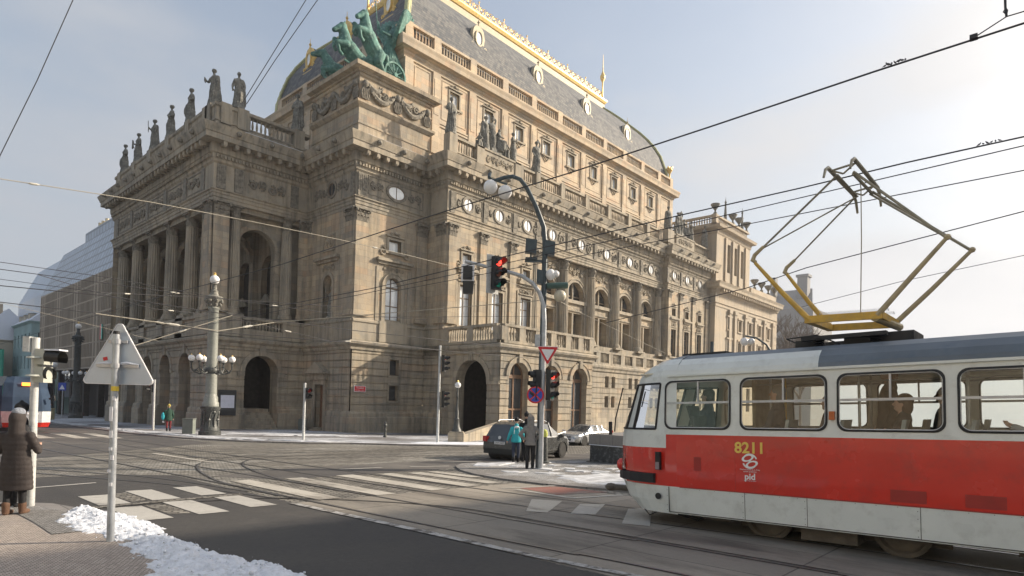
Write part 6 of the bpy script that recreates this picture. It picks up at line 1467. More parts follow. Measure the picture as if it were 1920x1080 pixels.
b.cyl(W_(XA, 2.05, 3.1), W_(XB, 1.95, 3.08), .06, .06, 10)
b.build('lower_arms', M['tan'], pg, 30)
b = MB(); AX, BX = 10.1, 11.05
def line(p, q, r): b.tube([W_(*p), W_(*q)], r, 6)
line((XA, 3.7, 4.33), (AX, 2.62, 5.33), .017); line((XA, 3.7, 4.33), (BX, 2.55, 5.25), .013); line((XB, 3.54, 4.36), (BX, 2.58, 5.25), .014)
line((XA, 1.22, 4.12), (AX, 2.40, 5.33), .022); line((XB, 1.06, 4.16), (BX, 2.35, 5.28), .022); line((XA+.05, 1.24, 4.15), (BX, 2.38, 5.25), .016); line((AX, 2.4, 5.3), (BX, 2.35, 5.25), .026); line((AX, 2.62, 5.33), (BX, 2.57, 5.25), .02)
for y, zz in ((2.68, 5.37), (2.33, 5.42)):
    b.tube([W_(9.62, y, zz-.20), W_(9.70, y, zz-.06), W_(9.82, y, zz), W_(10.6, y, zz+.0), W_(11.32, y, zz), W_(11.48, y, zz-.07), W_(11.6, y, zz-.24)], [.018, .022, .03, .032, .03, .022, .018], 8)
for X in (9.95, 11.15):
    line((X, 2.33, 5.40), (X, 2.68, 5.36), .016); line((X, 2.5, 5.28), (X, 2.35, 5.4), .014); line((X, 2.5, 5.28), (X, 2.66, 5.36), .014)
b.tube([W_(10.57, 2.42, 5.36), W_(10.56, 2.40, 5.2), W_(10.57, 2.38, 4.4), W_(10.58, 2.37, 3.2)], .008, 5)
b.build('upper_arms', M['olive'], pg, 30)
b = MB()
pts = [W_(10.35, 2.9-.95*i/80, 3.26+.02*0+.022*(1 if i % 2 else -1)) for i in range(81)]; b.tube(pts, .008, 4); pts = [W_(10.75, 2.9-.95*i/80, 3.26+.022*(1 if i % 2 else -1)) for i in range(81)]; b.tube(pts, .008, 4); b.build('springs', M['alu'], pg)
b = MB()
for u, y in ((1.1, .55), (1.1, -.5), (.35, .5), (.35, -.5)):
    for k in range(4): b.lathe((u, y, 3.0+.035*k), [(.05, 0), (.09, .012), (.05, .03)], 10)
b.box(.2, 1.35, -.62, -.5, 3.12, 3.18); b.box(.2, 1.35, .5, .62, 3.10, 3.16); b.box(-.1, .8, -.4, .4, 3.0, 3.16); b.box(1.2, 1.5, -.3, .4, 3.0, 3.13); b.box(-.75, -.1, -.2, .1, 3.02, 3.05); b.tube([(1.5, .3, 3.1), (1.7, .2, 3.2), (1.3, 0, 3.25), (1.0, -.2, 3.1)], .012, 5); b.box(2.6, 3.4, -.4, .5, 3.0, 3.05)
b.build('roof_equipment', M['rubber'], TR)
b = MB(); b.tube([(4.45, 1.1, 1.66), (4.35, 1.22, 1.9), (4.2, 1.2, 2.45)], .012, 5); b.obox((4.5, 1.16, 1.72), V((1, .3, 0)).normalized(), V((-.3, 1, 0)).normalized(), V((0, 0, 1)), .02, .05, .12); b.build('mirror', M['rubber'], TR)
# ============================================================ STREET FURNITURE
VA = YAW-pi/2   # local x = the viewer's right
M['galv'] = mat('galvanised_pole', (.40, .42, .44), .4, metal=.35, var=.18, vs=7)
M['galvw'] = mat('painted_grey_pole', (.50, .51, .50), .5, var=.15, vs=6, dirt=(.36, .36, .35))
M['lampblue'] = mat('blue_grey_lamp_paint', (.045, .065, .075), .45, var=.25, vs=6)
M['black'] = mat('signal_black', (.014, .015, .016), .45, var=.2)
M['opal'] = mat('opal_globe', (.78, .77, .76), .25, var=.04)
M['signback'] = mat('sign_back_aluminium', (.50, .55, .61), .45, metal=.3, var=.10, vs=3)
M['sred'] = mat('sign_red', (.55, .02, .03), .4, var=0); M['swhite'] = mat('sign_white', (.72, .72, .74), .4, var=0); M['sblue'] = mat('sign_blue', (.03, .07, .40), .4, var=0)
M['redlit'] = mat('red_lamp_lit', (.6, .02, .02), .3, var=0, emit=(1, .05, .03, 2.2)); M['reddim'] = mat('red_lamp', (.45, .03, .03), .3, var=0); M['greendim'] = mat('green_lamp', (.02, .30, .22), .25, var=0); M['amberdim'] = mat('amber_lamp', (.30, .10, .06), .3, var=0)
M['castgreen'] = mat('grey_green_cast_iron', (.22, .23, .205), .5, var=.18, vs=3, dirt=(.29, .295, .265))
M['castdark'] = mat('dark_cast_iron', (.045, .05, .048), .5, var=.4, vs=6, dirt=(.15, .15, .14))
M['amber_obj'] = mat('yellow_sticker', (.7, .5, .05), .5, var=0)
def PH(x, y): return G(x, y)+(.05 if y < 17 else .08)
def place(name, label, cat, x, y, group=None, h=0, rz=VA): return thing(name, label, cat, (x, y, PH(x, y)), rz, group)
def head(b, x, y, z, n=3, face=1, size=.3, lit=None, visor=.28):
    """signal head: face is the heading of the lenses in the local plan"""
    H = size*n+.04; d = V((cos(face), sin(face), 0)); s = V((-d.y, d.x, 0))
    b.obox((x, y, z+H/2), s, d, U_, size*.46, .09, H/2)
    for k in range(n):
        c = V((x, y, z+size*(k+.5)+.02))+d*.09
        P = []; m_ = 12
        for i in range(m_+1):
            a = -R(35)+(pi+R(70))*i/m_; o = s*cos(a)*size*.4+U_*sin(a)*size*.4; P += [c+o, c+o+d*visor*(1 if sin(a) > -.2 else .5)]
        b.add(P, [(2*i, 2*i+1, 2*i+3, 2*i+2) for i in range(m_)])
def lens(par, x, y, z, size, k, face, m, name='lens'):
    d = V((cos(face), sin(face), 0)); b = MB(); c = V((x, y, z+size*(k+.5)+.02))+d*.093
    b.sph((0, 0, 0), size*.37, 14, (1, 1, 1)); q = d.to_track_quat('Z', 'Y')
    b.v = [tuple(c+q @ V((v[0], v[1], v[2]*.25))) for v in b.v]; b.build(name, m, par, 60)
# 1 left pole with pedestrian signal seen from behind
t = place('pedestrian_signal', 'pale pole with a pedestrian signal seen from behind beside the woman in the quilted coat', 'traffic signal', 2.12, 12.74)
b = MB(); b.cyl((0, 0, -.1), (0, 0, 2.82), .062, .058, 14); b.build('pole', M['galvw'], t, 40)
b = MB(); b.box(-.16, -.05, -.08, .08, 2.58, 2.83); b.build('junction_box', M['galvw'], t)
b = MB()
for z in (2.5, 2.2): b.box(.06, .22, -.1, .1, z-.13, z+.13); b.lathe((.06, -.1, z), [(.0, 0), (.1, 0), (.12, -.03)], 12)
b.box(.02, .08, -.05, .05, 2.1, 2.6); b.build('housing', mat('grey_housing', (.42, .43, .38), .6, var=.12), t, 40)
b = MB()
for z in (2.5, 2.22):
    P = []; 
    for i in range(13): a = -R(40)+(pi+R(80))*i/12; P += [(.22, cos(a)*.12, z+sin(a)*.12), (.22+(.24 if z > 2.3 else .06), cos(a)*.12, z+sin(a)*.115-.02)]
    b.add(P, [(2*i, 2*i+1, 2*i+3, 2*i+2) for i in range(12)])
b.build('visor', M['black'], t)
b = MB(); b.box(.21, .47, -.1, .1, 2.605, 2.63); b.build('snow_cap', M['snow'], t)
# 2 warning sign seen from behind
t = place('road_sign', 'triangular road sign seen from behind on a metal post in the shovelled snow', 'road sign', 2.3, 8.9)
b = MB(); b.cyl((0, 0, -.12), (-.012, 0, 2.62), .043, .040, 14); b.build('post', M['galv'], t, 40)
b = MB(); b.cyl((-.012, 0, 2.615), (-.012, 0, 2.66), .036, .036, 12); b.build('post_cap', M['rubber'], t)
def tri(w_, r, inv=False, n=6):
    hgt = w_*.866; vs = [(-w_/2, 0), (w_/2, 0), (0, hgt)]; P = []; cx, cy = 0, hgt/3
    for (x, y), a0 in zip(vs, (R(150), R(270), R(30))):
        dx, dy = cx-x, cy-y; l = sqrt(dx*dx+dy*dy); c = (x+dx/l*2*r, y+dy/l*2*r)
        for i in range(n+1): a = a0+R(120)*i/n; P.append((c[0]+cos(a)*r, c[1]+sin(a)*r))
    return [(x, -y) for x, y in P] if inv else P
b = MB(); T_ = tri(.96, .05); b.prism(T_, (-.02, .075, 1.985), V((1, 0, 0)), V((0, 0, 1)), V((0, 1, 0)), .012); b.build('sign_plate', M['signback'], t)
b = MB(); n = len(T_); cc_ = (0, .277)
P = [(-.02+x, .070, 1.985+z) for x, z in T_]+[(-.02+cc_[0]+(x-cc_[0])*.965, .070, 1.985+cc_[1]+(z-cc_[1])*.965) for x, z in T_]+[(-.02+x, .095, 1.985+z) for x, z in T_]
b.add(P, [(i, (i+1) % n, n+(i+1) % n, n+i) for i in range(n)]+[(i, (i+1) % n, 2*n+(i+1) % n, 2*n+i) for i in range(n)]); b.build('rim', M['swhite'], t)
b = MB()
for z, w_ in ((2.53, .12), (2.22, .27)): b.box(-.02-w_, -.02+w_, .045, .075, z-.018, z+.018); b.cyl((-.01, 0, z-.03), (-.01, 0, z+.03), .05, .05, 12)
b.build('bracket', M['alu'], t)
b = MB(); b.tube([(-.28, .05, 2.245), (-.15, .045, 2.255), (-.05, .045, 2.25)], [.008, .02, .015], 6); b.tube([(.03, .045, 2.25), (.1, .045, 2.26), (.25, .05, 2.243)], [.018, .022, .006], 6); b.build('snow_on_bracket', M['snow'], t)
b = MB(); b.obox((-.19, .072, 2.31), V((1, 0, .25)).normalized(), V((0, 1, 0)), V((-.25, 0, 1)).normalized(), .028, .0012, .022); b.build('red_sticker', M['sred'], t)
b = MB(); b.cyl((-.006, 0, 1.90), (-.006, 0, 1.96), .0445, .0445, 14); b.build('yellow_sticker', M['amber_obj'], t)
b = MB()
for z0, z1, x0 in ((1.31, 1.40, -.012), (1.03, 1.09, .01), (.87, .91, -.02), (1.52, 1.70, -.018), (.70, .745, .005), (1.15, 1.19, -.01), (1.78, 1.83, .012)): b.box(x0-.02, x0+.018, -.046, -.036, z0, z1)
b.build('sticker_remains', M['swhite'], t)
# small signals across the junction
def small_signal(x, y, h, lab, sx=1, n=2, litred=False, heads=None):
    t = place('pedestrian_signal', lab, 'traffic signal', x, y, 'slim white pedestrian signals across the junction'); b = MB(); b.cyl((0, 0, -.1), (0, 0, h), .085, .075, 10); b.build('pole', M['galvw'], t, 40)
    for (hx, hz, nn, fc) in (heads or ((sx*.24, h-.95, n, -pi/2+sx*.6),)):
        b = MB(); head(b, hx, 0, hz, nn, fc, .32); b.build('signal_head', M['black'], t); lens(t, hx, 0, hz, .32, nn-1, fc, M['reddim'])
    return t
small_signal(15.6, 50.6, 3.8, 'slim white signal pole nearest the portico arches, lamp head on its left', -1)
small_signal(18.3, 33.3, 3.4, 'slim white signal pole in front of the small pedimented side door')
small_signal(24.57, 28.5, 6.0, 'tall slim signal pole left of the carriage porch with two black heads', 1, 3, heads=((.26, 4.4, 3, -.2), (.30, 2.2, 3, -.1)))
# 6 tall lamp and the traffic light mast on the island
t = place('street_lamp', 'tall blue grey curved lamp mast with two white globes on the island', 'street lamp', 15.97, 13.3)
b = MB(); b.cyl((.05, 0, -.1), (.05, 0, 1.2), .12, .11, 14)
b.tube([(.05, 0, 1.2), (.06, 0, 5), (.06, 0, 7.6), (0, 0, 8.25), (-.28, 0, 8.95), (-.62, 0, 9.6), (-.85, 0, 9.88), (-1.12, 0, 9.98), (-1.4, 0, 9.93), (-1.7, 0, 9.82)], [.1, .1, .09, .085, .08, .075, .072, .07, .068, .065], 12)
b.tube([(-1.95, 0, 9.92), (-1.8, 0, 9.86), (-1.3, 0, 9.70)], .035, 8); b.tube([(-1.92, -.08, 9.9), (-1.9, 0, 10.05), (-1.92, .08, 9.9)], .06, 8); b.build('mast', M['lampblue'], t, 50)
for x, z in ((-1.87, 9.60), (-1.37, 9.43)): b = MB(); b.sph((x, 0, z), .24, 20); b.build('globe', M['opal'], t, 80)
b = MB(); b.lathe((.15, 0, 6.25), [(.1, 0), (.11, .6), (.11, .72), (.05, .74)], 14, V((1, 0, .06)).normalized().to_track_quat('Z', 'Y')); b.build('tube_camera', mat('dark_green_tube', (.05, .10, .085), .4, var=.15), t, 40)
b = MB(); b.sph((.62, 0, 5.92), .21, 16); b.build('amber_globe', mat('clouded_globe', (.50, .46, .36), .35, var=.1), t, 80)
b = MB(); b.sph((.27, -.1, 6.62), .17, 14, (1, 1, 1.15)); b.sph((.45, -.1, 6.65), .12, 12); b.build('loudspeaker', M['opal'], t, 80)
for x, z, w_ in ((-.42, 7.6, .2), (.23, 7.55, .17), (-.09, 6.55, .11)): b = MB(); b.prism([(-w_, -.22), (w_*.9, -.26), (w_, .2), (-w_*.9, .25)], (x, -.12, z), V((1, 0, 0)), V((0, 0, 1)), V((0, 1, 0)), .3); b.build('floodlight', M['lampblue'], t)
b = MB(); b.box(-.62, .06, -.05, .05, 7.05, 7.13); b.cyl((-.42, 0, 7.1), (-.42, 0, 7.4), .03, .03, 8); b.box(-.6, -.2, -.1, .1, 7.13, 7.2); b.box(-.18, .0, -.06, .06, 6.35, 6.75); b.build('bracket', M['lampblue'], t)
t = place('traffic_light', 'grey mast with overhanging arm, lit red signals and a give way sign on the island', 'traffic light', 15.89, 13.1)
b = MB(); b.cyl((0, 0, -.1), (0, 0, .9), .095, .09, 14); b.tube([(0, 0, .9), (0, 0, 5.0), (-.04, 0, 5.55), (-.2, 0, 6.0), (-.45, 0, 6.3), (-.8, 0, 6.52), (-1.3, 0, 6.66), (-1.9, 0, 6.78), (-2.75, 0, 6.98)], [.085, .08, .075, .072, .07, .066, .062, .058, .05], 12); b.build('mast', M['galv'], t, 50)
FX = -pi/2+.75
b = MB(); head(b, -1.66, -.02, 6.03, 3, FX, .36, visor=.3); b.build('signal_head', M['black'], t)
b = MB(); b.obox((-1.80, .05, 6.56), V((cos(FX+pi/2), sin(FX+pi/2), 0)), V((cos(FX), sin(FX), 0)), U_, .27, .012, .66); b.build('backplate', M['galvw'], t)
lens(t, -1.66, -.02, 6.03, .36, 2, FX, M['redlit']); lens(t, -1.66, -.02, 6.03, .36, 1, FX, M['amberdim']); lens(t, -1.66, -.02, 6.03, .36, 0, FX, M['greendim'])
b = MB(); b.box(-2.86, -2.42, -.03, 0, 6.28, 6.86); b.build('white_border', M['swhite'], t); b = MB(); b.box(-2.80, -2.48, -.06, -.03, 6.34, 6.80); b.prism([(-.15, 0), (.17, 0), (.2, .42), (-.18, .42)], (-2.62, -.14, 5.86), V((1, 0, 0)), V((0, 0, 1)), V((0, 1, 0)), .2); b.build('signal_box', M['black'], t)
b = MB(); T_ = tri(.70, .03, True); b.prism(T_, (.14, -.11, 4.13), V((1, 0, 0)), V((0, 0, 1)), V((0, 1, 0)), .01); sp_ = b.build('give_way_sign', M['sred'], t)
b = MB(); T2_ = tri(.44, .015, True); b.prism(T2_, (.14, -.118, 4.045), V((1, 0, 0)), V((0, 0, 1)), V((0, 1, 0)), .006); b.build('sign_face', M['swhite'], sp_)
b = MB(); T3_ = [(x*1.05, z*1.05+.012) for x, z in T_]; b.prism(T3_, (.14, -.105, 4.135), V((1, 0, 0)), V((0, 0, 1)), V((0, 1, 0)), .004); b.build('sign_rim', M['swhite'], sp_)
for hx, fc in ((-.20, pi+.35), (.26, -.55)):
    b = MB(); head(b, hx, -.02, 2.32, 3, fc, .33, visor=.2); b.build('signal_head', M['black'], t)
lens(t, .26, -.02, 2.32, .33, 2, -.55, M['redlit']); lens(t, .26, -.02, 2.32, .33, 0, -.55, M['greendim'])
for hx in (-.16, .2): 
    b = MB(); b.cyl((0, 0, 3.2), (hx, 0, 3.2), .02, .02, 6); b.cyl((0, 0, 2.4), (hx, 0, 2.4), .02, .02, 6); b.build('bracket', M['galv'], t)
b = MB(); q = V((0, -1, 0)).to_track_quat('Z', 'Y'); b.lathe((-.24, -.16, 2.50), [(.01, 0), (.29, 0), (.29, .012), (.01, .012)], 24, q); s1_ = b.build('no_stopping_sign', M['sred'], t)
b = MB(); b.lathe((-.24, -.174, 2.50), [(.01, 0), (.235, 0), (.235, .004), (.01, .004)], 24, q); b.build('sign_blue_face', M['sblue'], s1_)
b = MB()
for a in (R(45), R(-45)): b.obox((-.24, -.182, 2.50), V((cos(a), 0, sin(a))), V((0, 1, 0)), V((-sin(a), 0, cos(a))), .235, .003, .022)
b.build('sign_cross', M['sred'], s1_)
b = MB(); b.box(-.3, -.12, -.02, .1, 4.15, 4.55); b.build('control_box', M['galv'], t)
# 7 candelabra
def candelabra(name, lab, x, y, s, dark=False):
    t = place(name, lab, 'street lamp', x, y); t.scale = (s, s, s); mg, md = (M['castdark'] if dark else M['castgreen']), M['castdark']
    b = MB(); b.lathe((0, 0, -.1), [(.68, 0), (.68, .35), (.58, .4), (.56, .6), (.50, .75), (.46, 1.2), (.50, 1.5), (.56, 1.75), (.62, 1.85), (.62, 1.95), (.4, 2.0)], 20)
    for k in range(10): a = 2*pi*k/10; b.sph((cos(a)*.47, sin(a)*.47, 1.0+.5*(k % 2)), .12, 7); b.tube([(cos(a)*.52, sin(a)*.52, .5), (cos(a)*.5, sin(a)*.5, 1.0), (cos(a+.2)*.52, sin(a+.2)*.52, 1.5)], .05, 5)
    b.build('pedestal', md, t, 40)
    b = MB(); b.lathe((0, 0, 0), [(.5, 1.85), (.5, 2.1), (.43, 2.2), (.43, 2.45), (.36, 2.6), (.35, 2.7), (.33, 5), (.305, 8.2), (.36, 8.28), (.3, 8.34), (.3, 8.6)], 20); b.build('shaft', mg, t, 50)
    b = MB(); b.lathe((0, 0, 0), [(.3, 8.3), (.36, 8.6), (.52, 8.85), (.56, 9.0), (.5, 9.05), (.3, 9.12), (.22, 9.3), (.25, 9.4), (.15, 9.5), (.14, 9.8), (.2, 9.85), (.1, 9.95)], 16)
    for k in range(8): a = 2*pi*k/8; b.sph((cos(a)*.5, sin(a)*.5, 8.75), .12, 7); b.sph((cos(a)*.42, sin(a)*.42, 8.5), .1, 7)
    b.build('capital', M['statue'] if not dark else md, t, 40)
    b = MB(); b.sph((0, 0, 10.15), .30, 18); b.build('globe', M['opal'], t, 80)
    b = MB(); b.lathe((0, 0, 10.4), [(.1, 0), (.12, .06), (.06, .12), (.10, .2), (.02, .24)], 8); b.build('gilded_crown', M['gold'], t)
    b = MB(); b.lathe((0, 0, 4.0), [(.36, 0), (.44, .1), (.44, .3), (.36, .4)], 16)
    for k in range(6):
        a = 2*pi*k/6+.35; c = V((cos(a), sin(a), 0)); L_ = [c*.4+U_*4.1, c*.7+U_*3.98, c*1.05+U_*4.1, c*1.2+U_*4.35, c*1.2+U_*4.75]
        b.tube(L_, [.06, .055, .05, .05, .06], 6); b.tube([c*.45+U_*4.4, c*.7+U_*4.45, c*.9+U_*4.25, c*.75+U_*4.1], .03, 5); b.lathe(c*1.2+U_*4.62, [(.03, 0), (.1, .1), (.12, .16)], 8); b.sph(c*.95+U_*4.2, .08, 6)
    b.build('arms', md, t, 40)
    for k in range(6): a = 2*pi*k/6+.35; b = MB(); b.sph((cos(a)*1.2, sin(a)*1.2, 4.98), .21, 14); b.build('globe', M['opal'], t, 80); b = MB(); b.lathe((cos(a)*1.2, sin(a)*1.2, 5.17), [(.05, 0), (.06, .05), (.02, .1)], 6); b.build('gilded_tip', M['gold'], t)
    return t
candelabra('candelabra', 'tall grey green cast column lamp with six globes before the portico', 16.05, 41.22, 1.0)
candelabra('candelabra', 'dark cast column lamp with globes far off before the bronze lattice building', 20.9, 98.5, 1.22, True)
# 9 small lamp on a plinth and the ramp wall
t = place('porch_lamp', 'small black cast lamp with a single globe on a stone plinth by the carriage porch', 'street lamp', 26.5, 28.9)
b = MB(); b.box(-.5, .5, -.4, .4, -.3, .62); b.box(-.44, .44, -.34, .34, .62, .7); b.build('plinth', M['stone_low'], t)
b = MB(); b.lathe((0, 0, .7), [(.33, 0), (.3, .12), (.2, .3), (.15, .7), (.17, .8), (.1, .9), (.12, 1.3), (.07, 1.4), (.06, 2.2), (.08, 2.25), (.05, 2.3), (.05, 2.8), (.1, 2.85)], 12); b.build('post', M['castdark'], t, 40)
b = MB(); b.sph((0, 0, 3.68), .2, 14); b.build('globe', M['opal'], t, 80); b = MB(); b.lathe((0, 0, 3.85), [(.05, 0), (.07, .06), (.02, .15)], 6); b.build('gilded_tip', M['gold'], t)
b = MB(); P = [(26.9, 29.0), (36.9, 35.0)]; d = (V(P[1])-V(P[0])).normalized(); n2 = V((-d.y, d.x))*.25
vv = []
for (x, y), zt in zip(P, (-.55, -.05)): 
    for s in (-1, 1): vv += [(x+n2.x*s, y+n2.y*s, -1.6), (x+n2.x*s, y+n2.y*s, zt)]
b.add(vv, [(0, 1, 3, 2), (4, 6, 7, 5), (0, 4, 5, 1), (2, 3, 7, 6), (1, 5, 7, 3)]); o = b.build('ramp_wall', M['stone_low']); tag(o, 'low sandstone wall rising from the small lamp plinth to the carriage porch', 'wall')
# bollards, cabinets, block
def bollard(x, y, lab, s=1, name='bollard', h=.12, m='castdark'):
    b = MB(); b.lathe((0, 0, -.05), [(.14, 0), (.14, .12), (.1, .2), (.09, .5), (.11, .6), (.08, .68), (.08, .8), (.13, .88), (.13, .98), (.07, 1.05), (.1, 1.12), (.02, 1.2)], 12)
    o = b.build(name, M[m], None, 40, loc=(x, y, PH(x, y))); o.scale = (s, s, s); return tag(o, lab, 'bollard')
bollard(26.49, 36.53, 'small dark cast bollard on the pavement before the corner block')
b = MB(); b.lathe((0, 0, 0), [(.22, 0), (.22, .05), (.15, .1), (.13, .7), (.11, 1.0), (.05, 1.02)], 14); b.cur = 1; b.lathe((0, 0, 1.0), [(.10, 0), (.13, .1), (.1, .25), (.03, .3)], 10)
o = b.build('litter_bin', [M['castdark'], mat('yellow_green_bag', (.45, .48, .10), .6)], None, 40, loc=(18.1, 14.75, PH(18.1, 14.75))); tag(o, 'slim dark bin with a yellow top just right of the traffic light mast', 'bin')
def cabinet(x, y, w_, d_, h_, lab, rz=0, m='galvg'):
    b = MB(); b.box(-w_/2, w_/2, -d_/2, d_/2, -.2, h_); b.box(-w_/2-.03, w_/2+.03, -d_/2-.03, d_/2+.03, h_, h_+.05); b.box(-w_/2+.04, w_/2-.04, -d_/2-.012, -d_/2, .1, h_-.05); o = b.build('utility_cabinet', M[m], None, loc=(x, y, PH(x, y)), rot=(0, 0, rz)); return tag(o, lab, 'cabinet')
M['galvg'] = mat('grey_green_cabinet', (.17, .19, .17), .6, var=.15)
cabinet(15.55, 43.4, .7, .4, .98, 'grey green cabinet just left of the tall column lamp', VA); cabinet(28.2, 51.6, .9, .35, 1.0, 'grey cabinet in the corner left of the pedimented side door', -pi/2)
M['dkgran'] = mat('dark_polished_granite', (.035, .038, .042), .35, var=.3, vs=2, dirt=(.16, .17, .18))
b = MB(); b.cur = 0; b.box(20.4, 34, 12.45, 14.4, -1.2, -.62+.0); b.box(20.5, 34, 12.55, 14.3, -.62, .08); b.box(20.5, 34, 12.55, 14.3, .08, .085); b.cur = 1; b.box(20.46, 34, 12.5, 14.35, .085, .50); b.cur = 2
o_ = b.build('stairway_wall', [M['dkgran'], M['granite'], M['snow']]); tag(o_, 'dark granite parapet with pale stone top standing left of the tram', 'wall')
b = MB(); b.box(20.42, 20.5, 12.6, 14.3, .05, .075); b.build('ledge_snow', M['snow'], o_)
# far left small things
def roadsign_far(x, y, h, kind, lab):
    t = place('road_sign', lab, 'road sign', x, y); b = MB(); b.cyl((0, 0, 0), (0, 0, h), .06, .06, 8); b.build('post', M['galv'], t); b = MB()
    if kind == 'tri': b.prism(tri(1.5, .06), (0, -.08, h-1.2), V((1, 0, 0)), V((0, 0, 1)), V((0, 1, 0)), .03); p = b.build('sign_plate', M['sred'], t); b = MB(); b.prism(tri(.9, .04), (0, -.1, h-1.02), V((1, 0, 0)), V((0, 0, 1)), V((0, 1, 0)), .02); b.build('sign_face', M['swhite'], p)
    else: b.box(-.5, .5, -.1, -.05, h-1, h); p = b.build('sign_plate', M['sblue'], t); b = MB(); b.prism(tri(.7, .03), (0, -.12, h-.85), V((1, 0, 0)), V((0, 0, 1)), V((0, 1, 0)), .01); b.build('sign_face', M['swhite'], p)
roadsign_far(12.4, 74, 5.0, 'tri', 'small red and white warning triangle on a post right of the left pole'); roadsign_far(18.9, 96, 4.6, 'sq', 'small blue crossing sign left of the dark column lamp')
t = place('globe_lamp', 'small lamp with one white globe left of the dark column lamp', 'street lamp', 19.5, 104); b = MB(); b.cyl((0, 0, 0), (0, 0, 7), .09, .07, 8); b.build('post', M['castdark'], t); b = MB(); b.sph((0, 0, 7.3), .38, 12); b.build('globe', M['opal'], t, 80)
b = MB(); b.box(-.5, .5, -.4, .4, 0, 1.2); b.box(-.55, .55, -.45, .45, 1.2, 1.3); o = b.build('litter_box', mat('pale_yellow_box', (.45, .40, .24), .6), None, loc=(15.6, 86, PH(15.6, 86)), rot=(0, 0, VA)); tag(o, 'pale yellow box standing on the far pavement beside the distant tram', 'box')
# curved lamps and mast on the right
def curved_lamp(x, y, z, h, reach, lab, n=1):
    t = thing('street_lamp', lab, 'street lamp', (x, y, z), VA); b = MB(); b.tube([(0, 0, 0), (0, 0, h*.68), (-.12, 0, h*.8), (-reach*.35, 0, h*.93), (-reach*.65, 0, h*.985), (-reach, 0, h)], [.1, .09, .085, .08, .075, .07], 10); b.build('mast', M['lampblue'], t, 50)
    b = MB(); b.sph((-reach-.05, 0, h-.45), .33, 16); b.sph((-reach+.5, 0, h-.4), .26, 16); b.build('globe', M['opal'], t, 80); return t
curved_lamp(49.6, 16.9, -1.6, 9.0, 2.6, 'curved lamp mast with white globe standing behind the tram roof')
b = MB(); b.cyl((0, 0, 0), (0, 0, 7.6), .14, .12, 12); o = b.build('bare_mast', M['lampblue'], None, 40, loc=(40.0, 18.0, -1.4)); tag(o, 'plain dark mast rising just left of the tram roof', 'mast')
# nameplate on the corner block
NP = thing('street_nameplate', 'small red enamel street nameplate on the corner block', 'nameplate', (30.22, 45.55, 2.42))
b = MB(); b.box(-.6, .6, -.02, 0, -.27, .27); b.build('white_border', M['swhite'], NP); b = MB(); b.box(-.55, .55, -.03, -.02, -.22, .22); b.build('enamel', M['sred'], NP)
for s_, z, sz in (('Divadelní', .08, .2), ('Staré Město – Praha 1', -.12, .1)):
    o = text(s_, 0, 0, sz, M['swhite'], 'lettering', par=NP); o.location = (0, -.034, z); o.rotation_euler = (pi/2, 0, 0)
FL = thing('flag', 'small red and green flag on the distant lattice wall', 'flag', (24.7, 104, 9.0)); b = MB(); b.box(-.05, .05, -.55, 0, 0, 2.2); b.build('red_half', M['sred'], FL); b = MB(); b.box(-.05, .05, -1.1, -.551, 0, 2.2); b.build('green_half', M['greendim'], FL)
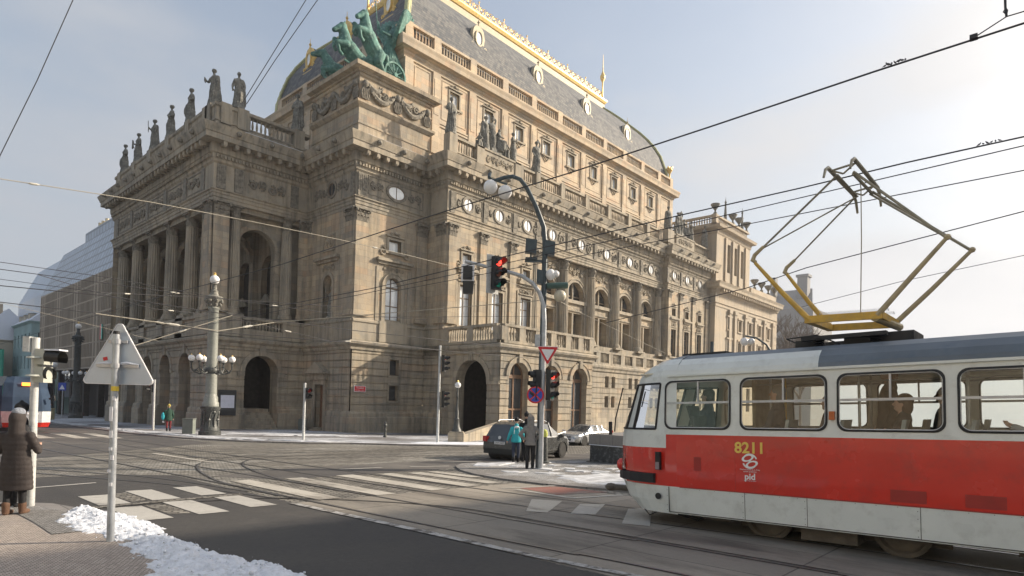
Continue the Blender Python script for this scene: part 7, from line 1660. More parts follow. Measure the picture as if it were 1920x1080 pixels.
# ============================================================ CARS
M['carblk'] = mat('black_car_paint', (.016, .017, .018), .22, var=.2, coat=.8); M['carsil'] = mat('silver_car_paint', (.42, .43, .44), .28, metal=.5, var=.06, coat=.6); M['carwht'] = mat('white_car_paint', (.68, .69, .70), .3, var=.05, coat=.5)
M['tyre'] = mat('tyre', (.02, .02, .02), .8, var=.3); M['rim'] = mat('alloy_rim', (.60, .60, .61), .35, metal=.2, var=.1)
def car(name, lab, x, y, rz, L_, W_, H_, paint, kind='mpv', z=0):
    t = thing(name, lab, 'car', (x, y, G(x, y)+z), rz); hwid = W_/2
    # stations along the length (0 rear .. L front): sill z, belt z, roof z (None = no roof), belt half width, roof half width
    if kind == 'mpv': top = [(.0, .78, .78), (.03, .95, 1.02), (.10, .98, H_-.12), (.16, 1.0, H_-.02), (.45, 1.0, H_), (.60, 1.0, H_-.07), (.755, .99, 1.10), (.775, .98, 1.04), (.91, .90, .95), (.975, .76, .78), (1, .60, .62)]
    else: top = [(.0, .76, .78), (.02, .9, .93), (.12, .93, .97), (.16, .94, 1.0), (.30, .95, H_-.06), (.45, .95, H_), (.58, .93, H_-.06), (.74, .9, .96), (.76, .89, .92), (.93, .76, .80), (.985, .6, .62), (1, .5, .52)]
    rings = []
    for f, zb, zr in top:
        e = 1-max(0, (.06-f)/.06)*.10-max(0, (f-.9)/.1)**2*.16; w0 = hwid*e; wr = w0*(.76 if zr > zb+.12 else .93); sl = .24 if .03 < f < .97 else .32
        X = (f-.5)*L_; rings.append([(X, 0, sl), (X, w0*.9, sl), (X, w0*.985, sl+.12), (X, w0, .55), (X, w0*.985, zb-.06), (X, w0*.955, zb), (X, (w0*.955*.5+wr*.5), zb*.5+zr*.5), (X, wr, zr-.05), (X, wr*.86, zr-.005), (X, 0, zr+.01)])
    gb, pb = MB(), MB(); n = 10
    for i in range(len(rings)-1):
        f0, f1 = top[i][0], top[i+1][0]; glz = top[i][2]-top[i][1] > .08 or top[i+1][2]-top[i+1][1] > .08
        for j in range(n-1):
            for s in (1, -1):
                q = [rings[i][j], rings[i+1][j], rings[i+1][j+1], rings[i][j+1]]; q = [(a, b_*s, c) for a, b_, c in q]
                ws = (kind == 'mpv' and (i in (1,) or i == 5)) or (kind != 'mpv' and i in (3, 6)); pillar = False
                if (glz and j in (5, 6) and not ws) or (ws and j in (7, 8)) : gb.quad(*q)
                else: pb.quad(*q)
    for k, rr in ((0, rings[0]), (1, rings[-1])): pb.add([(a, b_, c) for a, b_, c in rr]+[(a, -b_, c) for a, b_, c in rr[::-1]], [tuple(range(20))])
    body_ = pb.build('body', paint, t, 50); gb.build('glazing', M['glass_dark'], t, 50)
    b = MB()
    for f in ((.2, .42, .6) if kind == 'mpv' else (.43, .3)):
        X = (f-.5)*L_
        for s in (1, -1): b.obox((X, s*hwid*.875, (1.0+H_)/2-.02), V((1, 0, 0)), V((0, -s*.42, 1)).normalized(), V((0, 1, s*.42)).normalized(), .035, (H_-1)/2, .012)
    b.build('pillars', paint, t)
    wr_ = .345
    for f in (.19, .81):
        for s in (1, -1):
            w_ = MB(); w_.lathe((0, 0, 0), [(.2, -.11), (.3, -.11), (wr_, -.07), (wr_, .07), (.3, .11), (.22, .11)], 20, V((0, s, 0)).to_track_quat('Z', 'Y')); wo = w_.build('wheel', M['tyre'], t, 40, loc=((f-.5)*L_, s*(hwid-.09), wr_))
            r_ = MB(); r_.lathe((0, 0, 0), [(.01, .06), (.07, .085), (.07, .07), (.21, .05), (.225, .10), (.24, .11), (.24, .02), (.01, .02)], 20, V((0, s, 0)).to_track_quat('Z', 'Y'))
            for k in range(8): a = 2*pi*k/8; r_.obox((cos(a)*.14, s*.085, sin(a)*.14), V((cos(a), 0, sin(a))), V((0, 1, 0)), V((-sin(a), 0, cos(a))), .09, .015, .022)
            r_.build('rim', M['rim'], wo, 30)
            a_ = MB(); archring(a_, lambda u, z, d: ((f-.5)*L_+u, s*(hwid+.004+d), wr_+z), 0, 0, .365, .035, -.006, .03, 16, -.25, pi+.25); a_.build('wheel_arch', M['black'] if kind == 'mpv' else paint, t)
            k_ = MB(); k_.lathe(((f-.5)*L_, s*(hwid-.30), wr_), [(.36, 0), (.365, .302)], 18, V((0, s, 0)).to_track_quat('Z', 'Y')); k_.build('wheel_well', M['tyre'], t)
    b = MB()
    for s in (1, -1): b.obox((.26*L_, s*(hwid+.06), .98), V((1, 0, 0)), V((0, 1, 0)), U_, .07, .1, .07)
    b.build('mirror', paint, t, 40)
    for s in (1, -1):
        b = MB(); b.obox((-.475*L_, s*hwid*.80, .90), V((1, -s*.35, 0)).normalized(), V((s*.35, 1, 0)).normalized(), U_, .12, .12, .11); b.build('tail_light', M['reddim'], t, 30)
        b = MB(); b.obox((.462*L_, s*hwid*.70, .66), V((1, -s*.5, 0)).normalized(), V((s*.5, 1, 0)).normalized(), U_, .12, .15, .06); b.build('headlight', M['glass'], t, 30)
    b = MB(); b.box(-.5*L_-.012, -.5*L_+.02, -.26, .26, .70, .81); npt = b.build('number_plate', M['swhite'], t); o = text('5AM 0437', 0, 0, .105, M['black'], 'plate_lettering', par=npt); o.matrix_local = Matrix(((0, 0, -1, -.5*L_-.015), (-1, 0, 0, 0), (0, 1, 0, .755), (0, 0, 0, 1)))
    b = MB(); b.box(.5*L_-.06, .5*L_+.005, -.42, .42, .38, .52); b.box(.5*L_-.08, .5*L_-.0, -.35, .35, .60, .66); b.build('grille', M['black'], t)
    b = MB(); b.box(-.5*L_-.02, -.5*L_+.1, -hwid*.85, hwid*.85, .3, .52); b.build('bumper', M['black'] if kind == 'mpv' else paint, t, 30)
    b = MB(); b.box(-.42*L_, .44*L_, -hwid*.8, hwid*.8, .12, .28); b.build('underbody', M['tyre'], t)
    if kind == 'mpv':
        b = MB()
        for s in (1, -1): b.tube([(-.33*L_, s*hwid*.68, H_), (-.3*L_, s*hwid*.68, H_+.05), (.05*L_, s*hwid*.68, H_+.05), (.09*L_, s*hwid*.68, H_-.01)], .018, 6)
        b.build('roof_rails', M['alu'], t, 40)
        b = MB(); b.lathe((-.5*L_+.0, 0, .98), [(.01, 0), (.07, 0), (.07, .015), (.01, .015)], 14, V((-1, 0, .1)).normalized().to_track_quat('Z', 'Y')); b.build('badge', M['rim'], t)
    return t
M['cargry'] = mat('dark_grey_car_paint', (.075, .078, .078), .25, metal=.2, var=.15, coat=.8)
car('family_car', 'dark estate car with roof rails behind the waiting pedestrians', 20.45, 17.55, R(9), 4.6, 1.85, 1.62, M['cargry'])
car('saloon_car', 'silver saloon car facing left between the dark estate car and the granite parapet', 35.2, 25.0, R(182), 4.7, 1.82, 1.42, M['carsil'], 'sedan')
car('parked_car', 'pale car mostly hidden behind the granite parapet beside the tram nose', 41.5, 23.6, R(188), 4.5, 1.85, 1.55, M['carwht'], 'mpv')
# ============================================================ OVERHEAD WIRES
M['wire'] = mat('dark_wire', (.03, .03, .035), .6, var=0); M['rope'] = mat('pale_span_rope', (.36, .33, .27), .8, var=.2, vs=8); M['insul'] = mat('insulator', (.50, .48, .42), .5, var=.2)
def wire(pts, lab, r=.011, m='wire', ins=(), grp=None):
    b = MB(); b.tube([V(p) for p in pts], r, 6); b.cur = 1
    for k in ins:
        i = int(k); a, c = V(pts[i]), V(pts[i+1]); p = a.lerp(c, k-i); d = (c-a).normalized(); b.tube([p-d*.18, p-d*.1, p+d*.1, p+d*.18], [r*1.2, r*2.6, r*2.6, r*1.2], 7)
    o = b.build('overhead_wire', [M[m], M['insul']]); return tag(o, lab, 'wire', grp)
def sagged(a, b_, sag, n=10):
    a, b_ = V(a), V(b_); return [a.lerp(b_, i/n)-U_*sag*4*(i/n)*(1-i/n) for i in range(n+1)]
WP1 = [(7.1, -6, 5.33), (7.1, .3, 5.30), (7.1, 1.5, 5.27), (7.1, 3.3, 5.20), (7.1, 5.5, 5.13), (7.1, 8.1, 5.09), (7.1, 11.6, 5.0), (7.1, 14.2, 4.93)]
WP2 = [(10.6, -6, 5.56), (10.6, .5, 5.50), (10.6, 1.8, 5.48), (10.6, 3.3, 5.42), (10.6, 5.4, 5.37), (10.6, 8, 5.28), (10.6, 10, 5.22), (10.6, 15.4, 5.02)]
def onw(W_, y):
    for a, c in zip(W_, W_[1:]):
        if a[1] <= y <= c[1]: return a[2]+(c[2]-a[2])*(y-a[1])/(c[1]-a[1])
wire(WP1+[(7.0, 24, 4.9), (6.6, 60, 4.4)], 'thick dark contact wire running high from the top right corner down past the mast globes', .0095)
wire(WP2+[(10.2, 30, 4.8), (9.9, 62, 4.3)], 'dark contact wire passing just behind the head of the yellow pantograph', .011)
wire([(13.0, -4, 6.4), (13, .57, 6.2), (13, 6.4, 5.95), (13, 20, 5.6), (12.6, 50, 5)], 'thin grey wire just below the pantograph contact wire', .010)
wire([(14, -4, 6.25), (14, .6, 6.1), (14, 5.8, 6.0), (14, 20, 5.8)], 'thin grey wire crossing the upper arms of the pantograph', .010)
wire([(18, -4, 7.0), (18, .76, 6.4), (18, 5.4, 5.7), (18, 7.1, 5.3), (18, 12, 4.6)], 'dark wire rising to the right through the middle of the pantograph', .013)
wire([(22, -4, 6.9), (22, .9, 6.2), (22, 3.8, 5.8), (22, 6.96, 5.2)], 'lowest faint wire seen through the pantograph frame', .009)
wire([(1.93-.05, 15.7, 6.0), (1.93, 15.63, 6.31), (2.39, 15.11, 7.83), (2.91, 14.51, 9.75), (4, 13, 13)], 'lone dark wire crossing the top left corner of the sky', .009)
wire([(17.11, 40.34, 20.9), (18.11, 39.21, 23.5), (20.4, 36.6, 29.5)], 'left one of two parallel dark wires rising beside the portico statues', .024)
wire([(17.28, 40.15, 20.8), (18.46, 38.82, 23.7), (21.0, 35.9, 29.5)], 'right one of two parallel dark wires rising beside the portico statues', .024)
wire([(-3, 30, 8.9), (3.73, 30.0, 9.63), (8.8, 30.0, 10.08), (13.5, 30, 10.3), (18.41, 30.0, 10.46), (22.85, 30.0, 10.52), (28.0, 30, 10.5), (34, 30, 10.3)], 'long pale span rope from the left edge across the portico columns', .018, 'rope', (1.2, 4.5))
for pts, lab, mm, ins in (
    ([(1, 22, 4.5), (5.36, 22, 4.65), (9.1, 22, 4.53), (14, 22, 4.5), (30, 21.5, 4.6)], 'upper of the contact wires along the cross street, left of the portico', 'wire', ()),
    ([(1, 25, 4.45), (6.4, 25, 4.39), (9.96, 25, 4.15), (14, 24.5, 4.2), (30, 24, 4.4)], 'lower of the contact wires along the cross street, left of the portico', 'wire', (1.4,)),
    ([(4.4, 19, 3.75), (7.56, 19, 3.62), (9.4, 19.2, 4.1), (15.9, 13.2, 5.2)], 'pale rope stretched from behind the road sign to the island mast', 'rope', (.6, 1.5)),
    ([(16.0, 41.2, 6.4), (22.9, 33, 6.9), (35.7, 30, 8.3)], 'thin rope from the column lamp across the corner block windows', 'wire', ()),
    ([(15.95, 13.2, 5.5), (34.75, 26, 8.4), (39.2, 26, 7.7), (48.3, 26, 6.3)], 'pale rope from the island mast running right over the small balustrade', 'rope', (.9,)),
    ([(2, 28, 5.9), (6.6, 28, 5.93), (11.1, 28, 5.94), (17.3, 28, 6.41)], 'thin wire passing in front of the bronze lattice wall', 'wire', (1.6,)),
    ([(4, 33, 6.95), (8, 33, 6.96), (13.35, 33, 6.73), (18.96, 33, 6.74), (27.15, 33, 7.22)], 'wire crossing the portico just above its low balustrade', 'wire', (2.5,)),
    ([(7.17, 27, 3.32), (11.4, 27, 5.19), (16.0, 41, 7.2)], 'rope slanting up from the dark column lamp to the tall column lamp', 'rope', (.5,)),
    ([(12.07, 28, 5.1), (16.74, 28, 4.55), (18, 28, 4.67), (24.5, 28.5, 4.76)], 'thin wire sagging in front of the small pedimented side door', 'wire', (.5, 1.8)),
    ([(3, 40, 7.2), (9, 38, 6.9), (16, 41, 7.9)], 'wire leading from the left edge to the head of the tall column lamp', 'wire', (1.2,)),
    ([(0, 60, 9), (6, 52, 7.4), (15.8, 50.6, 5.5)], 'pale rope crossing low before the lattice wall at far left', 'rope', (.7,)),
    ([(5, 30, 6.2), (12, 40, 6.6), (16, 41, 6.8)], 'slanting wire left of the tall column lamp', 'wire', (1.3,))):
    wire(pts, lab, .014, mm, ins)
b = MB(); b.tube([(7.1, .68, 5.31), (7.1, .45, 5.41), (7.1, .05, 5.40)], .006, 5); b.tube([(7.1, .45, 5.41), (7.1, .46, 5.5), (7.1, .47, 5.8)], .011, 5); b.tube([(7.1, .45, 5.43), (7.1, .475, 5.465), (7.1, .46, 5.50), (7.1, .445, 5.465), (7.1, .45, 5.43)], .006, 5); b.box(7.07, 7.13, .66, .72, 5.29, 5.33)
o = b.build('wire_hanger', M['wire']); tag(o, 'small ring hanger holding the thick wire at the top right corner', 'wire hanger')
M['bird'] = mat('pigeon_grey', (.10, .10, .11), .8, var=.3)
def bird(x, y, z, rz, lab, grp, s=.30):
    me = organic('pigeon', [('e', V((0, 0, .13))*1, (.15, .075, .085), V((1, 0, .45)).to_track_quat('X', 'Z')), ('e', (.13, 0, .25), (.05, .045, .05)), ('c', (.09, 0, .19), (.13, 0, .25), .05, .04), ('c', (.17, 0, .25), (.2, 0, .24), .018, .008), ('c', (-.1, 0, .08), (-.24, 0, .0), .05, .025), ('c', (0, .02, .06), (0, .02, 0), .015, .012), ('c', (0, -.02, .06), (0, -.02, 0), .015, .012)], .014, M['bird']) if 'p' not in BM else BM['p']
    BM['p'] = me; o = obj('pigeon', me, loc=(x, y, z), rot=(0, 0, rz)); o.scale = (s,)*3; return tag(o, lab, 'pigeon', grp)
BM = {}
OR = ('first', 'second', 'third', 'fourth', 'fifth', 'sixth', 'seventh')
for i in range(7): bird(7.1, 1.24+.030*i, onw(WP1, 1.24+.03*i)+.012, (.4, 1.2, -.6, 2.5, .1, 1.8, -1.2)[i], OR[i]+' pigeon from the right in the upper row on the thick wire', 'pigeons on the upper wire', .10+.02*(i % 3))
for i in range(6): bird(10.6, .72+.045*i, onw(WP2, .72+.045*i)+.012, (1.4, .2, -.9, 2.2, .6, -1.8)[i], OR[i]+' pigeon from the right in the lower row near the right edge', 'pigeons on the lower wire', .12+.02*(i % 2))
# ============================================================ PEOPLE
def cloth(name, c, var=.2, bs=.4): M[name] = mat(name, c, .85, var=var, vs=9, bs=bs, bsc=50); return M[name]
M['skin'] = mat('skin', (.50, .30, .22), .6, var=.08)
HAIR = {'grey': cloth('grey_hair', (.20, .18, .17)), 'brown': cloth('brown_hair', (.07, .04, .025)), 'red': cloth('auburn_hair', (.20, .085, .045))}
def hand_prims(w, d, s=1):   # palm with five bent fingers; d points along the hand, downwards when relaxed
    d = V(d).normalized(); up = V((0, 0, 1)) if abs(d.z) < .8 else V((1, 0, 0)); a = d.cross(up).normalized(); n_ = a.cross(d)
    P = [('e', V(w)+d*.045, (.030, .022, .030)), ('c', V(w), V(w)+d*.08, .024, .030)]
    for k, l in enumerate((.06, .068, .064, .05)):
        o = V(w)+d*.075+a*(-.027+.018*k); m_ = o+d*l*.6+n_*.006; P += [('c', o, m_, .0095, .009), ('c', m_, m_+d*l*.5+n_*.022, .009, .0075)]
    o = V(w)+d*.02-a*.028; P += [('c', o, o+d*.035-a*.022, .011, .010), ('c', o+d*.035-a*.022, o+d*.062-a*.02+n_*.012, .010, .008)]
    return P
def person(name, lab, x, y, rz, h=1.7, top=None, legs=None, shoes=None, coat=.95, arms=None, hat=None, hood=False, hair=None, skinhead=True, quilt=False, slim=1.0, step=.06, z=.12, extra=None, group=None, cat='person', seated=False, parent_pt=None, zabs=None):
    s = h/1.7; X = slim; t = thing(name, lab, cat, (x, y, PH(x, y) if zabs is None else zabs), rz, group)
    hip = 0.90 if not seated else .50; sh = hip+.50
    arms = arms or {-1: ((-.26, -.02, sh-.30), (-.27, .06, sh-.55)), 1: ((.26, -.02, sh-.30), (.27, .06, sh-.55))}
    ft = {-1: V((-.10, -step, 0)), 1: V((.10, step, 0))}
    kn = {k: (V((.10*k, .0+.3*ft[k].y, .48)) if not seated else V((.11*k, .42, .50))) for k in (-1, 1)}
    an = {k: (ft[k]+V((0, -.02, .08)) if not seated else V((.11*k, .40, .08))) for k in (-1, 1)}
    P = [('c', (0, 0, sh+.04), (0, .01, sh+.14), .055, .05), ('e', (0, .015, sh+.27), (.075, .095, .115)), ('e', (0, .05, sh+.20), (.05, .06, .05)), ('c', (0, .105, sh+.265), (0, .12, sh+.25), .014, .017), ('e', (.075, 0, sh+.26), (.012, .022, .03)), ('e', (-.075, 0, sh+.26), (.012, .022, .03)),
         ('e', (0, 0, sh-.12), (.15*X, .095, .17)), ('e', (0, 0, hip+.08), (.15*X, .10, .14)), ('c', (0, 0, hip+.05), (0, 0, sh-.1), .115, .12)]
    for k in (-1, 1):
        P += [('c', (.09*k, 0, hip), kn[k], .075, .055), ('c', kn[k], an[k], .052, .038), ('c', (.16*k*X, 0, sh-.02), arms[k][0], .045, .036), ('c', arms[k][0], arms[k][1], .036, .026)]
        dd = (V(arms[k][1])-V(arms[k][0])); P += hand_prims(arms[k][1], dd)
    obj('body', organic('body', scale_prims(P, s), .011 if h < 3 else .02, M['skin'], None, 1), t)
    L_ = []
    for k in (-1, 1): L_ += [('c', (.09*k, 0, hip+.02), kn[k], .098, .072), ('c', kn[k], an[k]+V((0, 0, .03)), .070, .052)]
    L_.append(('e', (0, 0, hip), (.165*X, .125, .13)))
    obj('trousers', organic('trousers', scale_prims(L_, s), .018, legs, None, 2), t)
    S_ = []
    for k in (-1, 1): a_ = an[k]; S_ += [('c', a_+V((0, 0, .10)), a_+V((0, 0, -.03)), .062, .055), ('c', V((a_.x, a_.y, .045)), V((a_.x, a_.y+.15, .035)), .048, .038), ('e', (a_.x, a_.y+.06, .02), (.05, .13, .022))]
    obj('boots', organic('boots', scale_prims(S_, s), .014, shoes, None, 1), t)
    # jacket or coat with sleeves
    hem = max(.0, sh-coat); J = [('loft', [(0, 0, hem, .185*X+.03*(coat > .8), .15+.02*(coat > .8)), (0, 0, hem+.05, .20*X+.02*(coat > .8), .155), (0, 0, max(hem+.1, hip-.05), .195*X, .15), (0, 0, hip+.2, .165*X, .135), (0, 0, sh-.18, .19*X, .135), (0, 0, sh-.02, .165*X, .11), (0, 0, sh+.06, .09, .08)])]
    if seated: J[0] = ('loft', [(0, 0, hip-.05, .2*X, .16), (0, 0, hip+.2, .175*X, .14), (0, 0, sh-.18, .19*X, .135), (0, 0, sh-.02, .165*X, .11), (0, 0, sh+.06, .09, .08)])
    for k in (-1, 1): J += [('c', (.165*k*X, 0, sh-.04), arms[k][0], .075, .062), ('c', arms[k][0], V(arms[k][0]).lerp(V(arms[k][1]), .93), .062, .05)]
    if hood: J += [('e', (0, -.01, sh+.24), (.125, .135, .165)), ('c', (0, -.02, sh+.0), (0, -.02, sh+.2), .12, .115)]
    else: J.append(('c', (0, -.03, sh+.04), (0, -.02, sh+.10), .085, .08))
    def q(co):
        zz = co.z/s
        if quilt and zz < sh+.05:
            r = sqrt(co.x**2+co.y**2)
            if r > .02: k_ = 1+.03*abs(sin(zz*pi/.085))-.02; co.x *= k_; co.y *= k_
        return co
    obj('jacket' if coat < .8 else 'coat', organic('jacket', scale_prims(J, s), .016, top, q, 2), t)
    if hat: me = organic('hat', scale_prims([('e', (0, -.005, sh+.335), (.098, .112, .088)), ('c', (0, 0, sh+.30), (0, 0, sh+.32), .095, .1)]+([('e', (0, -.0, sh+.43), (.03, .03, .03))]), s), .014, hat); obj('hat', me, t)
    elif hair: me = organic('hair', scale_prims([('e', (0, -.02, sh+.31), (.095, .112, .105)), ('e', (0, -.05, sh+.22), (.09, .075, .12))], s), .014, HAIR[hair]); obj('hair', me, t)
    for nm, prims, mm, vx in (extra or ()): obj(nm, organic(nm, scale_prims(prims, s), vx, mm), t)
    return t
qb = cloth('dark_taupe_quilted_nylon', (.040, .032, .030), .15, .2); blk = cloth('black_cloth', (.014, .014, .016)); brn = cloth('tan_leather', (.12, .065, .04)); beanie = cloth('grey_blue_knit', (.26, .28, .32), .3, .8)
turq = cloth('turquoise_nylon', (.03, .36, .42), .15); jean = cloth('dark_blue_denim', (.03, .04, .07)); gry = cloth('grey_wool', (.22, .21, .20), .2, .7); beige = cloth('beige_knit', (.36, .31, .25), .2, .8)
grn = cloth('dark_green_cloth', (.02, .06, .04)); redt = cloth('dark_red_cloth', (.16, .02, .025)); dkg = cloth('dark_grey_cloth', (.05, .05, .055))
FACE = YAW-pi/2   # local +y turned away from the viewer along the view
person('person', 'person in a long dark quilted coat with raised hood at the left edge', 1.80, 11.95, FACE+.15, 1.52, qb, blk, brn, .98, {-1: ((-.31, .0, 1.08), (-.16, .22, 1.12)), 1: ((.32, .02, 1.10), (.20, .26, 1.16))}, None, True, None, quilt=True, slim=1.25, step=.05, extra=[('hat', [('e', (.01, -.0, 1.765), (.10, .11, .08))], beanie, .014)])
person('person', 'person in dark clothes mostly hidden behind the quilted coat beside the pale signal pole', 1.98, 12.85, FACE+2.6, 1.62, blk, blk, blk, .7, {-1: ((-.32, .06, 1.12), (-.30, .28, 1.10)), 1: ((.3, .1, 1.1), (.2, .3, 1.12))}, blk, False, None, slim=1.0)
person('person', 'person in a turquoise jacket and blue jeans standing with their back turned', 17.42, 15.6, FACE+.1, 1.62, turq, jean, blk, .60, {-1: ((-.28, -.02, 1.10), (-.34, .05, .88)), 1: ((.27, -.02, 1.12), (.30, .08, .92))}, blk, False, None, slim=1.05, extra=[('backpack_straps', [('c', (-.09, -.14, 1.42), (-.11, -.155, 1.15), .014, .014), ('c', (.09, -.14, 1.42), (.11, -.155, 1.15), .014, .014), ('e', (0, -.12, 1.42), (.1, .06, .05))], M['swhite'], .012)])
person('person', 'tall person in black with a small backpack just right of the turquoise jacket', 17.95, 15.55, FACE-.2, 1.82, blk, blk, blk, .70, {-1: ((-.27, -.02, 1.12), (-.22, .15, .95)), 1: ((.29, 0, 1.12), (.33, .08, .9))}, blk, slim=1.15, extra=[('backpack', [('e', (.03, -.19, 1.18), (.13, .09, .2))], dkg, .02), ('pale_straps', [('c', (.15, -.12, 1.4), (.19, -.14, 1.05), .014, .012), ('c', (.19, -.1, 1.0), (.22, -.05, .8), .012, .012)], M['swhite'], .012)])
person('person', 'person in a grey jacket and pale knit cap with hands on hips beside the mast', 15.66, 13.38, FACE+.1, 1.72, gry, blk, blk, .62, {-1: ((-.36, -.05, 1.14), (-.20, .06, .98)), 1: ((.36, -.05, 1.14), (.20, .06, .98))}, beige, True, None, slim=.95, step=.05)
person('person', 'small distant person in dark green jacket and dark red trousers left of the column lamp', 16.0, 48.6, FACE+.6, 1.85, grn, redt, blk, .70, None, M['yellow'] if False else cloth('mustard_knit', (.40, .32, .08)), slim=1.15, extra=[('shoulder_bag', [('e', (-.33, .0, 1.0), (.12, .1, .28))], turq, .025), ('white_bag', [('e', (-.3, .1, .62), (.08, .06, .08))], M['swhite'], .02)])
for i, (x, y, lab) in enumerate(((15.9, 99, 'leftmost distant dark figure before the recessed base of the lattice building'), (16.9, 99, 'second distant dark figure, just right of the leftmost one'), (20.2, 109, 'distant dark figure between the blue crossing sign and the globe lamp'))):
    person('person', lab, x, y, FACE+i, 1.8, blk if i != 1 else dkg, blk, blk, .7, None, None, False, 'brown', slim=1.1)
# people in the tram: placed in tram coordinates
def rider(lab, u, y, facing, top, hair, seated=True, h=1.7, hood=False, arms=None, zf=.9):
    p = mt @ V((u, y, zf)); wz = pi/2+facing
    return person('person', lab, p.x, p.y, wz-pi/2, h, top, blk, blk, .62, arms, None, hood, hair, seated=seated, zabs=p.z)
lap = {-1: ((-.24, .05, .72), (-.10, .26, .68)), 1: ((.24, .05, .72), (.10, .26, .68))}; phone = {-1: ((-.24, .10, .76), (-.06, .28, .86)), 1: ((.24, .10, .76), (.06, .28, .86))}
rider('tram driver in dark blue seated behind the first side window', 3.05, .35, 0, jean, 'brown', arms=lap, zf=1.02)
rider('grey haired passenger in a dark jacket seated at the second tram window', 1.72, .76, 0, dkg, 'grey', arms=lap, zf=1.02)
rider('brown haired passenger bent down at the rear of the second tram window', .98, .70, .1, dkg, 'brown', arms=lap, zf=.86)
rider('standing passenger in a dark coat with thick auburn hair in the third tram window', .35, .05, .4, blk, 'red', False, 1.72)
rider('passenger in black seated low in the middle of the third tram window', .05, .72, 0, blk, 'brown', arms=lap, zf=.84)
rider('passenger in a pale grey hooded jacket looking down in the rightmost tram window', -1.42, .68, .1, cloth('pale_grey_fleece', (.36, .37, .39), .15), 'red', arms=phone, zf=.92)
rider('passenger in dark clothes seated on the far side, seen through the second tram window', 1.35, -.75, 0, blk, 'brown', arms=lap, zf=.98)
rider('passenger in a blue jacket on the far side of the third tram window', -.25, -.72, 0, jean, 'grey', arms=lap, zf=.98)
rider('passenger in turquoise on the far side of the rightmost tram window', -1.9, -.72, 0, turq, 'brown', arms=lap, zf=.98)
# ============================================================ OTHER TRAMS FAR LEFT
M['winscreen'] = mat('tinted_windscreen', (.04, .06, .095), .9, var=.4, vs=.8, spec=.05); M['led'] = mat('amber_display', (.8, .15, .02), .4, var=0, emit=(1, .18, .02, 3))
t = thing('tram', 'distant modern tram with a tall dark windscreen and orange destination display', 'tram', (7.75, 48.5, G(7.75, 48.5)), pi)
b = MB(); prof = [(0, .3, 1.15), (-.15, .6, 1.22), (-.1, 1.3, 1.25), (.05, 2.2, 1.22), (.35, 3.1, 1.1), (.8, 3.5, .9)]
P = []
for yy, z, w_ in prof: P += [(-w_, yy+.25, z), (-w_*.6, yy, z), (w_*.6, yy, z), (w_, yy+.25, z)]
b.cur = 0; f = [(j*4+i, j*4+i+1, (j+1)*4+i+1, (j+1)*4+i) for j in range(5) for i in range(3)]
b.v = [(x, -y, z) for x, y, z in P]; b.f = f; b.mi = [0 if j < 1 else (2 if j == 1 else 1) for j in range(5) for i in range(3)]
b.cur = 0; 
for s in (-1, 1): b.quad((s*1.24, -.3, .3), (s*1.24, -15, .3), (s*1.24, -15, 1.3), (s*1.24, -.2, 1.3)); b.cur = 1; b.quad((s*1.24, -.2, 1.3), (s*1.24, -15, 1.3), (s*1.2, -15, 2.9), (s*1.2, -.4, 2.9)); b.cur = 3; b.quad((s*1.2, -.4, 2.9), (s*1.2, -15, 2.9), (s*.9, -15, 3.5), (s*.9, -1, 3.5)); b.cur = 0
b.cur = 3; b.quad((-.9, -.9, 3.5), (.9, -.9, 3.5), (.9, -15, 3.5), (-.9, -15, 3.5))
t.rotation_euler = (0, 0, pi)
b.v = [(x, y, z) for x, y, z in b.v]
b.build('body', [M['tred'], M['winscreen'], M['alu'], M['black']], t)
b = MB(); b.box(-.28, .28, .0, .04, 2.92, 3.12); b.build('destination_display', M['led'], t, loc=(0, -.20, 0))
b = MB()
for k in range(5): b.box(-.55+.24*k, -.45+.24*k, -.1, .02, 1.12, 1.2)
b.build('lamp_row', M['swhite'], t, loc=(0, .16, 0))
b = MB(); b.tube([(-1.1, .05, 2.1), (-1.35, .2, 2.3), (-1.35, .2, 2.0)], .07, 6); b.build('mirror', M['black'], t)
t = thing('tram', 'side edge of a red and grey tram cut off by the left border', 'tram', (4.15, 36.8, G(4.2, 37)), 0)
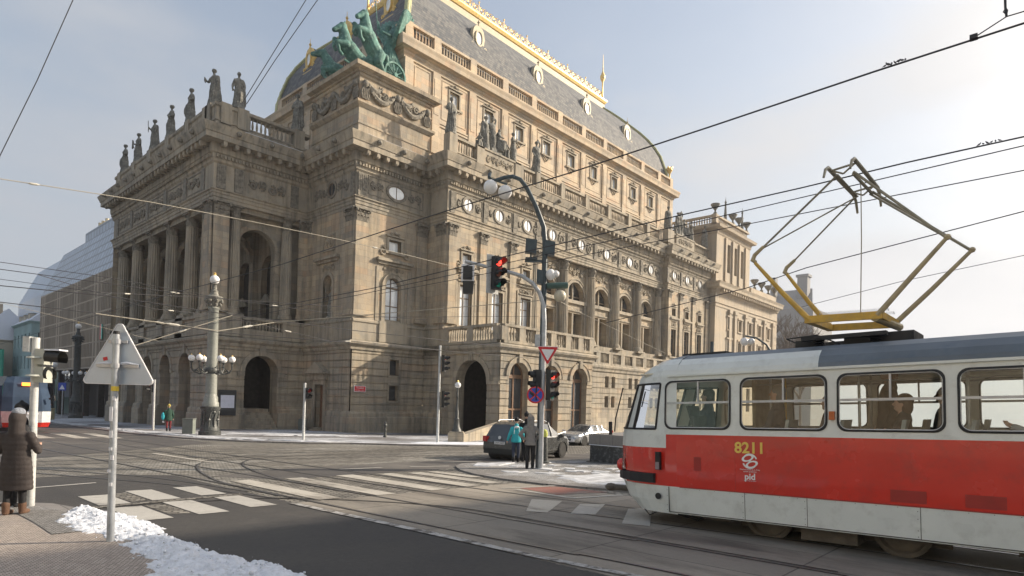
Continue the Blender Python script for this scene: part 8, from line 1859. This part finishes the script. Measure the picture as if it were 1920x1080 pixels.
b = MB(); b.cur = 0; b.box(-2.4, 0, 0, 14, .35, 1.35); b.cur = 1; b.box(-2.4, -.02, .02, 14, 1.35, 2.75); b.cur = 2; b.box(-2.38, -.04, .04, 14, 2.75, 3.0); b.box(-2.41, .01, 0.1, .25, .35, 2.7); b.cur = 3; b.box(-2.2, -.1, .3, 14, .05, .35)
b.build('body', [M['tred'], M['winscreen'], M['twhite'], M['under']], t)
b = MB(); b.box(-2.0, -.15, -.02, .02, 1.4, 2.6); b.build('windscreen', M['winscreen'], t)
# ============================================================ TREES AND HAZY MASS BEYOND
for i, (x, y, h, lab) in enumerate(((126, 44.2, 27, 'nearest bare tree beyond the palace, left of the pantograph foot'), (133, 43.8, 26, 'tall bare tree behind the curved lamp mast'), (132, 40.2, 22, 'bare tree low above the tram roof'), (142, 46, 27, 'farthest bare tree against the pale block'))):
    bare_tree(x, y, h, 11+i, lab)
T6 = thing('hazy_building', 'faint grey building with a chimney rising over the bare trees', 'building', (262, 84, -8)); b = GB()
wall(b, pX(262), 76, 98, -8, 43, [('r', 78+4*k, 1.6, z, z+3) for k in range(5) for z in (16, 22, 28, 34)], .5); b.box(262.5, 290, 76, 98, -8, 43); b.add([(262, 76, 43), (262, 98, 43), (275, 96, 53), (275, 80, 53)], [(0, 1, 2, 3)]); b.box(268, 272, 80, 84, 43, 57); b.box(267.5, 272.5, 79.5, 84.5, 57, 58); b.box(268, 271, 93, 95, 48, 58)
b.at('wall', M['hz'], T6, (262, 84, -8))
# ============================================================ WINTER AIR
b = MB(); b.box(-70, 420, -70, 320, -14, 64); hz = b.build('haze', []); hz['kind'] = 'stuff'
m = bpy.data.materials.new('haze_air'); m.use_nodes = True; N = m.node_tree.nodes; LL = m.node_tree.links; N.clear()
o = N.new('ShaderNodeOutputMaterial'); pv = N.new('ShaderNodeVolumePrincipled'); pv.inputs['Color'].default_value = (.88, .90, .95, 1); pv.inputs['Density'].default_value = .00035; pv.inputs['Anisotropy'].default_value = .55
LL.new(pv.outputs[0], o.inputs['Volume']); hz.data.materials.append(m)
SC.cycles.volume_bounces = 1
